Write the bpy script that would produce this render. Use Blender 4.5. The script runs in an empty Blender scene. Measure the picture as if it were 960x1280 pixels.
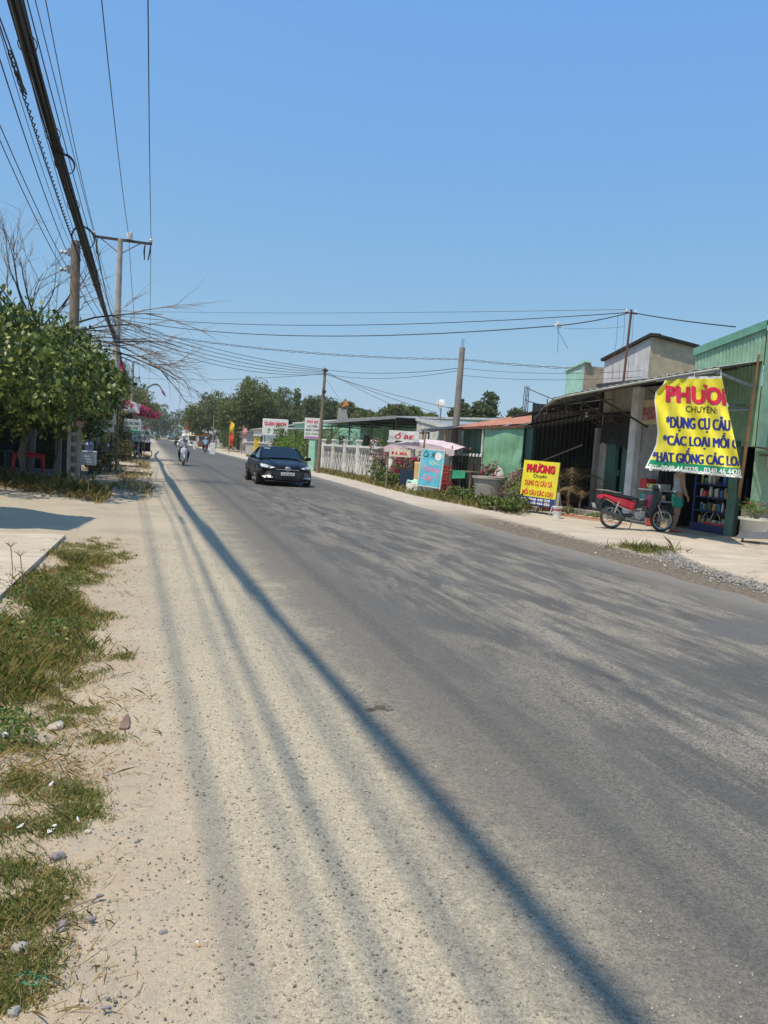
import bpy, bmesh, math, random
import numpy as np
from mathutils import Vector, Matrix
R = math.radians
S = bpy.context.scene
C = S.collection
rnd = random.Random(7)
nr = np.random.RandomState(11)

# ------------------------------------------------------------------ camera, sky, sun, exposure
FPX = 950.0; CAMH = 1.5; YAW = R(17.3); PITCH = R(-4.6); ROLL = R(3.7)
_f = np.array([math.sin(YAW)*math.cos(PITCH), math.cos(YAW)*math.cos(PITCH), math.sin(PITCH)])
_r0 = np.array([math.cos(YAW), -math.sin(YAW), 0]); _u0 = np.cross(_r0, _f)
_r = _r0*math.cos(ROLL)+_u0*math.sin(ROLL); _u = -_r0*math.sin(ROLL)+_u0*math.cos(ROLL)
cam = bpy.data.objects.new('camera', bpy.data.cameras.new('camera')); C.objects.link(cam); S.camera = cam
cam.data.sensor_fit = 'VERTICAL'; cam.data.sensor_height = 36; cam.data.sensor_width = 27
cam.data.lens = FPX/1280*36; cam.data.clip_start = 0.05; cam.data.clip_end = 8000
M3 = Matrix((_r, _u, -_f)).transposed()
cam.matrix_world = Matrix.Translation((0, 0, CAMH)) @ M3.to_4x4()

SUNK = Vector((-0.40, -0.22, 1.0)).normalized()          # towards the sun
elev = math.asin(SUNK.z); az = math.atan2(SUNK.x, SUNK.y)
W = bpy.data.worlds.new("World"); S.world = W; W.use_nodes = True
wn = W.node_tree.nodes; wl = W.node_tree.links
sky = wn.new('ShaderNodeTexSky'); sky.sky_type = 'NISHITA'; sky.sun_disc = False
sky.sun_elevation = elev; sky.sun_rotation = az; sky.altitude = 10
sky.air_density = 1.0; sky.dust_density = 0.6; sky.ozone_density = 3.0
bg = wn['Background']; bg.inputs['Strength'].default_value = 0.14
# the phone's rendition of the sky: a flatter, bluer tone curve per channel
sc_ = wn.new('ShaderNodeSeparateColor'); cc_ = wn.new('ShaderNodeCombineColor'); wl.new(sky.outputs[0], sc_.inputs[0])
for i, (p, k) in enumerate(((.6, .545), (.36, .640), (-.1, .735))):
    a = wn.new('ShaderNodeMath'); a.operation = 'MULTIPLY'; a.inputs[1].default_value = .14; wl.new(sc_.outputs[i], a.inputs[0])
    b = wn.new('ShaderNodeMath'); b.operation = 'POWER'; b.inputs[1].default_value = p; wl.new(a.outputs[0], b.inputs[0])
    c = wn.new('ShaderNodeMath'); c.operation = 'MULTIPLY'; c.inputs[1].default_value = k/.14; wl.new(b.outputs[0], c.inputs[0]); wl.new(c.outputs[0], cc_.inputs[i])
wl.new(cc_.outputs[0], bg.inputs[0])
sun = bpy.data.objects.new('sun', bpy.data.lights.new('sun', 'SUN')); C.objects.link(sun)
sun.data.energy = 4.5; sun.data.angle = R(0.75); sun.data.color = (1.0, 0.885, 0.715)
sun.rotation_euler = SUNK.to_track_quat('Z', 'Y').to_euler()
S.view_settings.view_transform = 'Standard'; S.view_settings.look = 'None'
S.view_settings.exposure = 0.0; S.view_settings.gamma = 1.0; S.view_settings.use_curve_mapping = False

# pixel of the 960x1280 photograph -> a real point on a known plane
def _ray(x, y): return _f+_r*(x-480)/FPX-_u*(y-640)/FPX
def G(x, y, z=0.0):
    d = _ray(x, y); t = (z-CAMH)/d[2]; return Vector((d[0]*t, d[1]*t, z))
def atX(x, y, X):
    d = _ray(x, y); t = X/d[0]; return Vector((X, d[1]*t, CAMH+d[2]*t))
def atY(x, y, Y):
    d = _ray(x, y); t = Y/d[1]; return Vector((d[0]*t, Y, CAMH+d[2]*t))

# ------------------------------------------------------------------ materials
MATS = {}
def srgb(h):
    h = h.lstrip('#'); c = [int(h[i:i+2], 16)/255 for i in (0, 2, 4)]
    return tuple(x/12.92 if x <= .04045 else ((x+.055)/1.055)**2.4 for x in c)
def nodes(name):
    m = bpy.data.materials.new(name); m.use_nodes = True
    return m, m.node_tree.nodes, m.node_tree.links, m.node_tree.nodes['Principled BSDF']
def mixc(n, l, a, b, fac, typ='MIX'):
    x = n.new('ShaderNodeMix'); x.data_type = 'RGBA'; x.blend_type = typ
    for sock, v in ((0, fac), (6, a), (7, b)):
        if isinstance(v, (int, float)): x.inputs[sock].default_value = v
        elif isinstance(v, (tuple, list)): x.inputs[sock].default_value = (*v[:3], 1)
        else: l.new(v, x.inputs[sock])
    return x.outputs[2]
def noise(n, l, vec, scale, detail=4, rough=.55, dist=0):
    x = n.new('ShaderNodeTexNoise'); x.inputs['Scale'].default_value = scale
    x.inputs['Detail'].default_value = detail; x.inputs['Roughness'].default_value = rough
    x.inputs['Distortion'].default_value = dist
    if vec is not None: l.new(vec, x.inputs['Vector'])
    return x.outputs['Fac']
def ramp(n, l, fac, a, b):
    x = n.new('ShaderNodeMapRange'); x.inputs[1].default_value = a; x.inputs[2].default_value = b
    x.clamp = True; x.interpolation_type = 'SMOOTHSTEP'; l.new(fac, x.inputs[0]); return x.outputs[0]
def mth(n, l, op, a, b=None, c=None):
    x = n.new('ShaderNodeMath'); x.operation = op
    for i, v in enumerate((a, b, c)):
        if v is None: continue
        if isinstance(v, (int, float)): x.inputs[i].default_value = v
        else: l.new(v, x.inputs[i])
    return x.outputs[0]
def mapping(n, l, vec, sc=(1, 1, 1), rot=(0, 0, 0)):
    x = n.new('ShaderNodeMapping'); x.inputs['Scale'].default_value = sc; x.inputs['Rotation'].default_value = rot
    l.new(vec, x.inputs[0]); return x.outputs[0]
def bump(n, l, b, h, strength=.3, dist=.01, prev=None):
    x = n.new('ShaderNodeBump'); x.inputs['Strength'].default_value = strength; x.inputs['Distance'].default_value = dist
    l.new(h, x.inputs['Height'])
    if prev is not None: l.new(prev, x.inputs['Normal'])
    l.new(x.outputs[0], b.inputs['Normal']); return x.outputs[0]
def mat(name, col, rough=.6, metal=0, var=.18, scale=3, bmp=.15, bscale=40, dirt=None, dirt_amt=.4, dirt_scale=1.5, streak=False, coat=0, spec=.5, trans=0):
    if name in MATS: return MATS[name]
    if isinstance(col, str): col = srgb(col)
    m, n, l, b = nodes(name)
    tc = n.new('ShaderNodeTexCoord').outputs['Object']
    f = noise(n, l, tc, scale, 5, .6)
    dark = tuple(c*(1-var) for c in col); light = tuple(min(1, c*(1+var*.7)) for c in col)
    c = mixc(n, l, dark, light, ramp(n, l, f, .3, .7))
    if dirt is not None:
        if isinstance(dirt, str): dirt = srgb(dirt)
        v = mapping(n, l, tc, (3, 3, .35)) if streak else tc
        g = ramp(n, l, noise(n, l, v, dirt_scale, 7, .65, .4), .47, .72)
        c = mixc(n, l, c, dirt, mth(n, l, 'MULTIPLY', g, dirt_amt))
    l.new(c, b.inputs['Base Color'])
    rr = n.new('ShaderNodeMapRange'); rr.inputs[3].default_value = max(0, rough-.08); rr.inputs[4].default_value = min(1, rough+.1)
    l.new(f, rr.inputs[0]); l.new(rr.outputs[0], b.inputs['Roughness'])
    b.inputs['Metallic'].default_value = metal; b.inputs['Coat Weight'].default_value = coat
    b.inputs['Specular IOR Level'].default_value = spec
    if trans: b.inputs['Transmission Weight'].default_value = trans
    if bmp: bump(n, l, b, noise(n, l, tc, bscale, 3), bmp, .004)
    MATS[name] = m; return m
def leafmat(name, c1, c2, c3=None, transl=.35, rough=.5, spec=.4, p3=.12):
    """leaf colours vary from leaf to leaf; some light passes through"""
    if name in MATS: return MATS[name]
    m, n, l, b = nodes(name)
    g = n.new('ShaderNodeNewGeometry'); ri = g.outputs['Random Per Island']
    c1, c2 = [srgb(x) if isinstance(x, str) else x for x in (c1, c2)]
    c = mixc(n, l, c1, c2, ri)
    if c3:
        c3 = srgb(c3) if isinstance(c3, str) else c3
        h = mth(n, l, 'FRACT', mth(n, l, 'MULTIPLY', ri, 37.7))
        c = mixc(n, l, c, c3, mth(n, l, 'LESS_THAN', h, p3))
    l.new(c, b.inputs['Base Color']); b.inputs['Roughness'].default_value = rough; b.inputs['Specular IOR Level'].default_value = spec
    tr = n.new('ShaderNodeBsdfTranslucent'); l.new(mixc(n, l, c, (1.0, 1.0, .35), .5, 'MULTIPLY'), tr.inputs[0])
    mx = n.new('ShaderNodeMixShader'); mx.inputs[0].default_value = transl
    l.new(b.outputs[0], mx.inputs[1]); l.new(tr.outputs[0], mx.inputs[2])
    l.new(mx.outputs[0], n['Material Output'].inputs[0]); MATS[name] = m; return m
def glassmat(name, col=(.02, .03, .04), rough=.05):
    if name in MATS: return MATS[name]
    m, n, l, b = nodes(name); b.inputs['Base Color'].default_value = (*col, 1); b.inputs['Roughness'].default_value = rough
    b.inputs['Specular IOR Level'].default_value = .28; MATS[name] = m; return m

# ------------------------------------------------------------------ mesh builder
class MB:
    def __init__(s): s.v = []; s.f = []
    def add(s, vs, fs):
        o = len(s.v); s.v += [tuple(x) for x in vs]; s.f += [tuple(i+o for i in f) for f in fs]; return s
    def box(s, c, d, rot=None, taper=1.0, b=0):
        hx, hy, hz = d[0]/2, d[1]/2, d[2]/2; c = Vector(c)
        if b and b < min(hx, hy, hz):        # chamfered box
            vs = []; fs = []
            P = {}
            for sx in (-1, 1):
                for sy in (-1, 1):
                    for sz in (-1, 1):
                        for ax in range(3):
                            p = [sx*(hx-b), sy*(hy-b), sz*(hz-b)]; p[ax] = (sx*hx, sy*hy, sz*hz)[ax]
                            P[(sx, sy, sz, ax)] = len(vs); vs.append(Vector(p))
            for ax in range(3):
                o1, o2 = [i for i in range(3) if i != ax]
                for sg in (-1, 1):
                    q = []
                    for a, bb in ((-1, -1), (1, -1), (1, 1), (-1, 1)):
                        k = [0, 0, 0]; k[ax] = sg; k[o1] = a; k[o2] = bb; q.append(P[(*k, ax)])
                    fs.append(q)
            for ax in range(3):
                o1, o2 = [i for i in range(3) if i != ax]
                for a in (-1, 1):
                    for bb in (-1, 1):
                        k1 = [0, 0, 0]; k1[ax] = -1; k1[o1] = a; k1[o2] = bb; k2 = list(k1); k2[ax] = 1
                        fs.append([P[(*k1, o1)], P[(*k2, o1)], P[(*k2, o2)], P[(*k1, o2)]])
            for sx in (-1, 1):
                for sy in (-1, 1):
                    for sz in (-1, 1): fs.append([P[(sx, sy, sz, i)] for i in range(3)])
        else:
            vs = [Vector((sx*hx*(taper if sz > 0 else 1), sy*hy*(taper if sz > 0 else 1), sz*hz)) for sz in (-1, 1) for sx, sy in ((-1, -1), (1, -1), (1, 1), (-1, 1))]
            fs = [(3, 2, 1, 0), (4, 5, 6, 7), (0, 1, 5, 4), (1, 2, 6, 5), (2, 3, 7, 6), (3, 0, 4, 7)]
        if rot is not None:
            m = rot if isinstance(rot, Matrix) else Matrix.Rotation(rot[2], 3, 'Z') @ Matrix.Rotation(rot[1], 3, 'Y') @ Matrix.Rotation(rot[0], 3, 'X')
            vs = [m @ v for v in vs]
        return s.add([c+v for v in vs], fs)
    def path(s, pts, rad, n=8, caps=True):
        pts = [Vector(p) for p in pts]
        if isinstance(rad, (int, float)): rad = [rad]*len(pts)
        vs = []; fs = []; up = None
        for i, p in enumerate(pts):
            t = (pts[min(i+1, len(pts)-1)]-pts[max(i-1, 0)])
            t = t.normalized() if t.length > 1e-9 else Vector((0, 0, 1))
            if up is None: up = Vector((0, 0, 1)) if abs(t.z) < .9 else Vector((1, 0, 0))
            a = t.cross(up)
            if a.length < 1e-4: a = t.cross(Vector((1, .3, 0)))
            a.normalize(); bb = a.cross(t).normalized(); up = bb
            for k in range(n):
                th = 2*math.pi*k/n; vs.append(p+(a*math.cos(th)+bb*math.sin(th))*rad[i])
        for i in range(len(pts)-1):
            for k in range(n):
                k2 = (k+1) % n; fs.append((i*n+k, i*n+k2, (i+1)*n+k2, (i+1)*n+k))
        if caps: fs += [tuple(range(n))[::-1], tuple(range((len(pts)-1)*n, len(pts)*n))]
        return s.add(vs, fs)
    def tube(s, a, b, r, r2=None, n=8): return s.path([a, b], [r, r if r2 is None else r2], n)
    def lathe(s, prof, c=(0, 0, 0), n=20, axis='Z'):
        vs = []; fs = []; c = Vector(c)
        for r, z in prof:
            for k in range(n):
                th = 2*math.pi*k/n
                p = (r*math.cos(th), r*math.sin(th), z)
                if axis == 'Y': p = (p[0], p[2], p[1])
                if axis == 'X': p = (p[2], p[0], p[1])
                vs.append(c+Vector(p))
        for i in range(len(prof)-1):
            for k in range(n): fs.append((i*n+k, i*n+(k+1) % n, (i+1)*n+(k+1) % n, (i+1)*n+k))
        return s.add(vs, fs)
    def torus(s, c, Rr, r, n=24, m=8, axis='Y', arc=(0, 2*math.pi)):
        pr = []; full = abs(arc[1]-arc[0]-2*math.pi) < 1e-6; vs = []; fs = []; c = Vector(c)
        N = n if full else n+1
        for i in range(N):
            th = arc[0]+(arc[1]-arc[0])*i/n
            for k in range(m):
                ph = 2*math.pi*k/m; q = Rr+r*math.cos(ph); h = r*math.sin(ph)
                p = (q*math.cos(th), h, q*math.sin(th)) if axis == 'Y' else ((q*math.cos(th), q*math.sin(th), h) if axis == 'Z' else (h, q*math.cos(th), q*math.sin(th)))
                vs.append(c+Vector(p))
        for i in range(n if full else n):
            j = (i+1) % N
            for k in range(m): fs.append((i*m+k, j*m+k, j*m+(k+1) % m, i*m+(k+1) % m))
        return s.add(vs, fs)
    def prism(s, poly, y0, y1, inset=0):
        """outline in x,z pushed from y0 to y1; inset rounds the flanks"""
        n = len(poly); cx = sum(p[0] for p in poly)/n; cz = sum(p[1] for p in poly)/n
        rows = [(y0, 1-inset), (y0+(y1-y0)*.25, 1), (y0+(y1-y0)*.75, 1), (y1, 1-inset)] if inset else [(y0, 1), (y1, 1)]
        vs = [(cx+(p[0]-cx)*k, y, cz+(p[1]-cz)*k) for y, k in rows for p in poly]; fs = []
        for i in range(len(rows)-1):
            for k in range(n): fs.append((i*n+k, i*n+(k+1) % n, (i+1)*n+(k+1) % n, (i+1)*n+k))
        fs += [tuple(range(n))[::-1], tuple(range((len(rows)-1)*n, len(rows)*n))]
        return s.add(vs, fs)
    def quad(s, a, b, c, d, th=0.0):
        a, b, c, d = map(Vector, (a, b, c, d))
        if not th: return s.add([a, b, c, d], [(0, 1, 2, 3)])
        nn = (b-a).cross(d-a).normalized()*th/2
        return s.add([a-nn, b-nn, c-nn, d-nn, a+nn, b+nn, c+nn, d+nn], [(3, 2, 1, 0), (4, 5, 6, 7), (0, 1, 5, 4), (1, 2, 6, 5), (2, 3, 7, 6), (3, 0, 4, 7)])
    def corr(s, o, ux, uy, w, h, pitch=.12, amp=.012, nrm=None, top=None, trap=False):
        """ribbed sheet: origin o, unit ux across the ribs, unit uy along them; top(u) gives a slanted upper edge"""
        o, ux, uy = Vector(o), Vector(ux), Vector(uy); nn = ux.cross(uy).normalized() if nrm is None else Vector(nrm)
        st = 4; N = max(2, int(w/pitch*st)); vs = []
        for i in range(N+1):
            u = w*i/N; ph = (i % st)/st
            d = (amp if ph in (0,) else (0 if ph == .5 else amp*.6)) if not trap else (amp if ph == 0 else 0)
            hh = h if top is None else top(u)
            p = o+ux*u+nn*d; q = p+uy*hh; vs += [p, q, p-nn*.002, q-nn*.002]
        fs = []
        for i in range(N):
            a = i*4; b = a+4; fs += [(a, b, b+1, a+1), (a+3, b+3, b+2, a+2), (a+1, b+1, b+3, a+3), (a+2, b+2, b, a)]
        fs += [(0, 1, 3, 2), (N*4+2, N*4+3, N*4+1, N*4)]
        return s.add(vs, fs)
    def xf(s, m):
        s.v = [tuple(m @ Vector(v)) for v in s.v]; return s
    def build(s, name, material, parent=None, smooth=False, subsurf=0):
        me = bpy.data.meshes.new(name); me.from_pydata(s.v, [], s.f); me.update()
        if isinstance(material, (list, tuple)):
            for x in material: me.materials.append(x)
        else: me.materials.append(material)
        if smooth: me.polygons.foreach_set('use_smooth', [True]*len(me.polygons))
        o = bpy.data.objects.new(name, me); C.objects.link(o)
        if parent is not None: o.parent = parent
        if subsurf:
            md = o.modifiers.new('s', 'SUBSURF'); md.levels = md.render_levels = subsurf
        if smooth and not subsurf:
            try: me.set_sharp_from_angle(angle=R(38))
            except Exception: pass
        return o

def tag(o, label=None, cat=None, group=None, kind=None):
    if label: o['label'] = label
    if cat: o['category'] = cat
    if group: o['group'] = group
    if kind: o['kind'] = kind
    return o
def thing(name, label, cat, loc=(0, 0, 0), rz=0, group=None, rot=None):
    o = bpy.data.objects.new(name, None); C.objects.link(o); o.location = loc
    o.rotation_euler = rot if rot else (0, 0, rz); o.empty_display_size = .1
    return tag(o, label, cat, group)
def copy_tree(o, parent=None):
    c = o.copy(); C.objects.link(c)
    if parent is not None: c.parent = parent
    for ch in [x for x in KIDS.get(o.name, [])]: copy_tree(ch, c)
    return c
KIDS = {}
def kids(root):
    """remember the children of a prototype before copying it"""
    for o in C.objects:
        if o.parent: KIDS.setdefault(o.parent.name, [])
    for o in C.objects:
        if o.parent and o not in KIDS[o.parent.name]: KIDS[o.parent.name].append(o)
def clone(root, label, loc, rz=None, scale=None, group=None):
    KIDS.clear(); kids(root)
    c = copy_tree(root); c.location = loc
    if rz is not None: c.rotation_euler = (0, 0, rz)
    if scale: c.scale = (scale,)*3 if isinstance(scale, (int, float)) else scale
    c['label'] = label
    if group: c['group'] = group
    return c

def npmesh(name, verts, faces_per, material, parent=None, smooth=False):
    """verts (n,k,3): n loose faces of k corners"""
    n, k = verts.shape[:2]; me = bpy.data.meshes.new(name)
    me.vertices.add(n*k); me.vertices.foreach_set('co', verts.reshape(-1).astype(np.float32))
    me.loops.add(n*k); me.loops.foreach_set('vertex_index', np.arange(n*k, dtype=np.int32))
    me.polygons.add(n); me.polygons.foreach_set('loop_start', np.arange(0, n*k, k, dtype=np.int32))
    me.polygons.foreach_set('loop_total', np.full(n, k, dtype=np.int32)); me.update(calc_edges=True)
    me.materials.append(material)
    o = bpy.data.objects.new(name, me); C.objects.link(o)
    if parent is not None: o.parent = parent
    return o
def unit(a): return a/np.maximum(np.linalg.norm(a, axis=-1, keepdims=True), 1e-9)
def leaf_quads(cen, size, aspect=.45, droop=.35, upb=.5):
    """rhombic leaves at the centres; size array or number"""
    n = len(cen); size = np.broadcast_to(np.asarray(size, float), (n,)) if np.ndim(size) else np.full(n, size)
    size = size*nr.uniform(.65, 1.3, n)
    d = nr.normal(size=(n, 3)); d[:, 2] -= droop*1.5; d = unit(d)
    nm = nr.normal(size=(n, 3)); nm[:, 2] = np.abs(nm[:, 2])+upb; sd = unit(np.cross(nm, d))
    L = (size*.5)[:, None]; Wd = (size*aspect*.5)[:, None]
    v = np.stack([cen-d*L, cen+sd*Wd-d*L*.1, cen+d*L, cen-sd*Wd-d*L*.1], 1)
    return v
def cloud(lobes, n, cl=14, spread=.16, shell=.55):
    """points in clumps filling the lobes [(cx,cy,cz,rx,ry,rz)]"""
    lobes = np.array(lobes, float); vol = lobes[:, 3]*lobes[:, 4]*lobes[:, 5]; p = vol**.75; p /= p.sum()
    m = max(1, n//cl); idx = nr.choice(len(lobes), m, p=p); dirs = unit(nr.normal(size=(m, 3)))
    rr = shell+(1.06-shell)*nr.uniform(0, 1, m)**.6
    tc = lobes[idx, :3]+dirs*rr[:, None]*lobes[idx, 3:]
    r = np.min(lobes[idx, 3:], axis=1)
    pts = np.repeat(tc, cl, 0)+nr.normal(size=(m*cl, 3))*np.repeat(np.maximum(r*spread, .02), cl)[:, None]*np.array([1, 1, .7])
    return pts
def lobes_from(c, rad, k, seed=0, sub=.5):
    """uneven cluster of lobes filling an ellipsoid"""
    q = np.random.RandomState(seed); out = [(c[0], c[1], c[2], rad[0]*.62, rad[1]*.62, rad[2]*.62)]
    for i in range(k):
        d = unit(q.normal(size=3)); f = q.uniform(.5, .85); s = sub*q.uniform(.55, 1.1)
        out.append((c[0]+d[0]*rad[0]*f, c[1]+d[1]*rad[1]*f, c[2]+d[2]*rad[2]*f, rad[0]*s, rad[1]*s, rad[2]*s))
    return out

# ------------------------------------------------------------------ lettering
_TC = {}
def textgeo(body, bold=0.0, shear=0.0, res=3):
    key = (body, bold, shear)
    if key in _TC: return _TC[key]
    c = bpy.data.curves.new('t', 'FONT'); c.body = body; c.offset = bold; c.shear = shear; c.resolution_u = res; c.fill_mode = 'FRONT'
    o = bpy.data.objects.new('t', c); C.objects.link(o); dg = bpy.context.evaluated_depsgraph_get()
    me = bpy.data.meshes.new_from_object(o.evaluated_get(dg))
    v = [(x.co.x, x.co.y) for x in me.vertices]; f = [tuple(p.vertices) for p in me.polygons]
    bpy.data.objects.remove(o); bpy.data.curves.remove(c); bpy.data.meshes.remove(me)
    x0 = min(a for a, _ in v); x1 = max(a for a, _ in v); y0 = min(b for _, b in v); y1 = max(b for _, b in v)
    r = ([((a-x0)/(x1-x0), (b-y0)/(y1-y0)) for a, b in v], f); _TC[key] = r; return r
def write(parent, body, x0, x1, z0, z1, y, material, bold=.02, shear=0, name='lettering', skew=0):
    """letters in the local x,z plane facing -y"""
    v, f = textgeo(body, bold, shear); mb = MB()
    mb.add([(x0+(x1-x0)*a, y, z0+(z1-z0)*b+skew*a) for a, b in v], f)
    return mb.build(name, material, parent)
# ------------------------------------------------------------------ shared materials
m_conc = mat('concrete', (.36, .34, .31), .85, dirt=(.16, .14, .12), dirt_amt=.5, bmp=.3, bscale=60)
m_concd = mat('old_concrete', (.27, .245, .215), .9, dirt=(.12, .10, .085), dirt_amt=.7, bmp=.4, bscale=45, streak=True)
m_white = mat('white_paint', (.74, .74, .72), .55, dirt=(.42, .38, .33), dirt_amt=.45, bmp=.08)
m_black = mat('black_plastic', (.018, .018, .02), .42, var=.2)
m_rubber = mat('rubber', (.035, .034, .033), .8, dirt=(.16, .14, .12), dirt_amt=.5)
m_cable = mat('cable_sheath', (.016, .016, .017), .55)
m_wire = mat('bare_wire', (.10, .10, .105), .5, metal=.4)
m_steel = mat('grey_steel', (.30, .31, .32), .5, metal=.6, dirt=(.2, .12, .07), dirt_amt=.4)
m_chrome = mat('chrome', (.52, .50, .47), .3, metal=.8, var=.05, bmp=0)
m_rust = mat('rusty_iron', (.16, .07, .045), .85, dirt=(.07, .04, .03), dirt_amt=.6, bmp=.3)
m_wood = mat('weathered_wood', (.24, .18, .12), .85, dirt=(.10, .075, .05), dirt_amt=.7, streak=True, bmp=.3)
m_bamboo = mat('bamboo', (.42, .23, .12), .6, dirt=(.2, .12, .07), dirt_amt=.5, streak=True)
m_bark = mat('bark', (.16, .13, .10), .9, dirt=(.06, .05, .04), dirt_amt=.7, bmp=.6, bscale=30)
m_barkg = mat('grey_bark', (.20, .175, .15), .9, dirt=(.09, .075, .06), dirt_amt=.6, bmp=.5, bscale=30)
m_mint = mat('mint_paint', (.33, .62, .46), .7, dirt=(.22, .36, .27), dirt_amt=.35)
m_greent = mat('green_tin', (.24, .41, .29), .5, dirt=(.13, .22, .16), dirt_amt=.45, streak=True)
m_dgreen = mat('dark_green_paint', (.032, .105, .075), .5, dirt=(.12, .17, .14), dirt_amt=.4, streak=True)
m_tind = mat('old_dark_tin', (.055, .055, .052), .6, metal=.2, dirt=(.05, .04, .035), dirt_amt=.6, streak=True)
m_tin = mat('weathered_tin', (.34, .345, .34), .5, metal=.25, dirt=(.22, .15, .10), dirt_amt=.5, streak=True)
m_rtin = mat('rusty_red_tin', (.40, .16, .09), .7, dirt=(.55, .38, .28), dirt_amt=.6, streak=True)
m_dark = mat('near_black', (.03, .028, .026), .9, dirt=(.03, .028, .025))  # one near-black tone for inner walls, openings, coping and posts
m_red = mat('red_plastic', (.55, .03, .04), .4, var=.1, bmp=.03)
m_ink_red = mat('red_ink', (.68, .015, .06), .5, var=.06, bmp=0)
m_ink_blue = mat('navy_ink', (.015, .025, .22), .5, var=.06, bmp=0)
m_ink_white = mat('white_ink', (.82, .82, .82), .5, var=.04, bmp=0)
m_ink_dark = mat('dark_ink', (.035, .045, .04), .5, bmp=0)
m_ink_green = mat('green_ink', (.02, .22, .09), .5, bmp=0)
m_yel = mat('yellow_vinyl', (.84, .74, .035), .45, var=.07, bmp=.25, bscale=6, dirt=(.62, .50, .12), dirt_amt=.4, dirt_scale=1.2, streak=True)
m_grn = mat('green_vinyl', (.01, .27, .12), .42, var=.06, bmp=.04)
m_navy = mat('navy_vinyl', (.03, .06, .24), .45, var=.08, bmp=.04)
m_skin = mat('skin', (.36, .20, .13), .55, var=.08, bmp=.03)
m_hair = mat('black_hair', (.015, .012, .01), .5)
lf_tree = leafmat('leaf_glossy', (.022, .048, .010), (.12, .18, .032), (.30, .34, .09), .22, .42, .5, .20)
lf_far = leafmat('leaf_far', (.09, .13, .045), (.18, .21, .075), (.24, .23, .11), .3, .7, .2)
lf_fdark = leafmat('leaf_far_dark', (.06, .09, .035), (.125, .155, .06), None, .25, .7, .2)
lf_fyel = leafmat('leaf_far_yellow', (.10, .15, .03), (.20, .24, .05), None, .3, .6)
lf_bush = leafmat('leaf_bush', (.04, .07, .02), (.12, .13, .045), (.26, .17, .11), .25, .6, .3, .2)
lf_dry = leafmat('leaf_dry', (.18, .11, .06), (.34, .24, .14), (.12, .13, .05), .25, .7, .3, .25)
lf_pink = leafmat('petal_pink', (.62, .02, .20), (.80, .08, .36), (.08, .12, .03), .4, .6, .3, .2)
lf_pale = leafmat('petal_pale', (.62, .16, .33), (.75, .36, .45), (.12, .16, .05), .4, .6, .3, .3)
lf_bright = leafmat('leaf_bright', (.09, .17, .025), (.19, .29, .05), None, .35, .5)
lf_drape = leafmat('leaf_drape', (.10, .13, .04), (.26, .27, .11), (.30, .24, .15), .35, .6)

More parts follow.
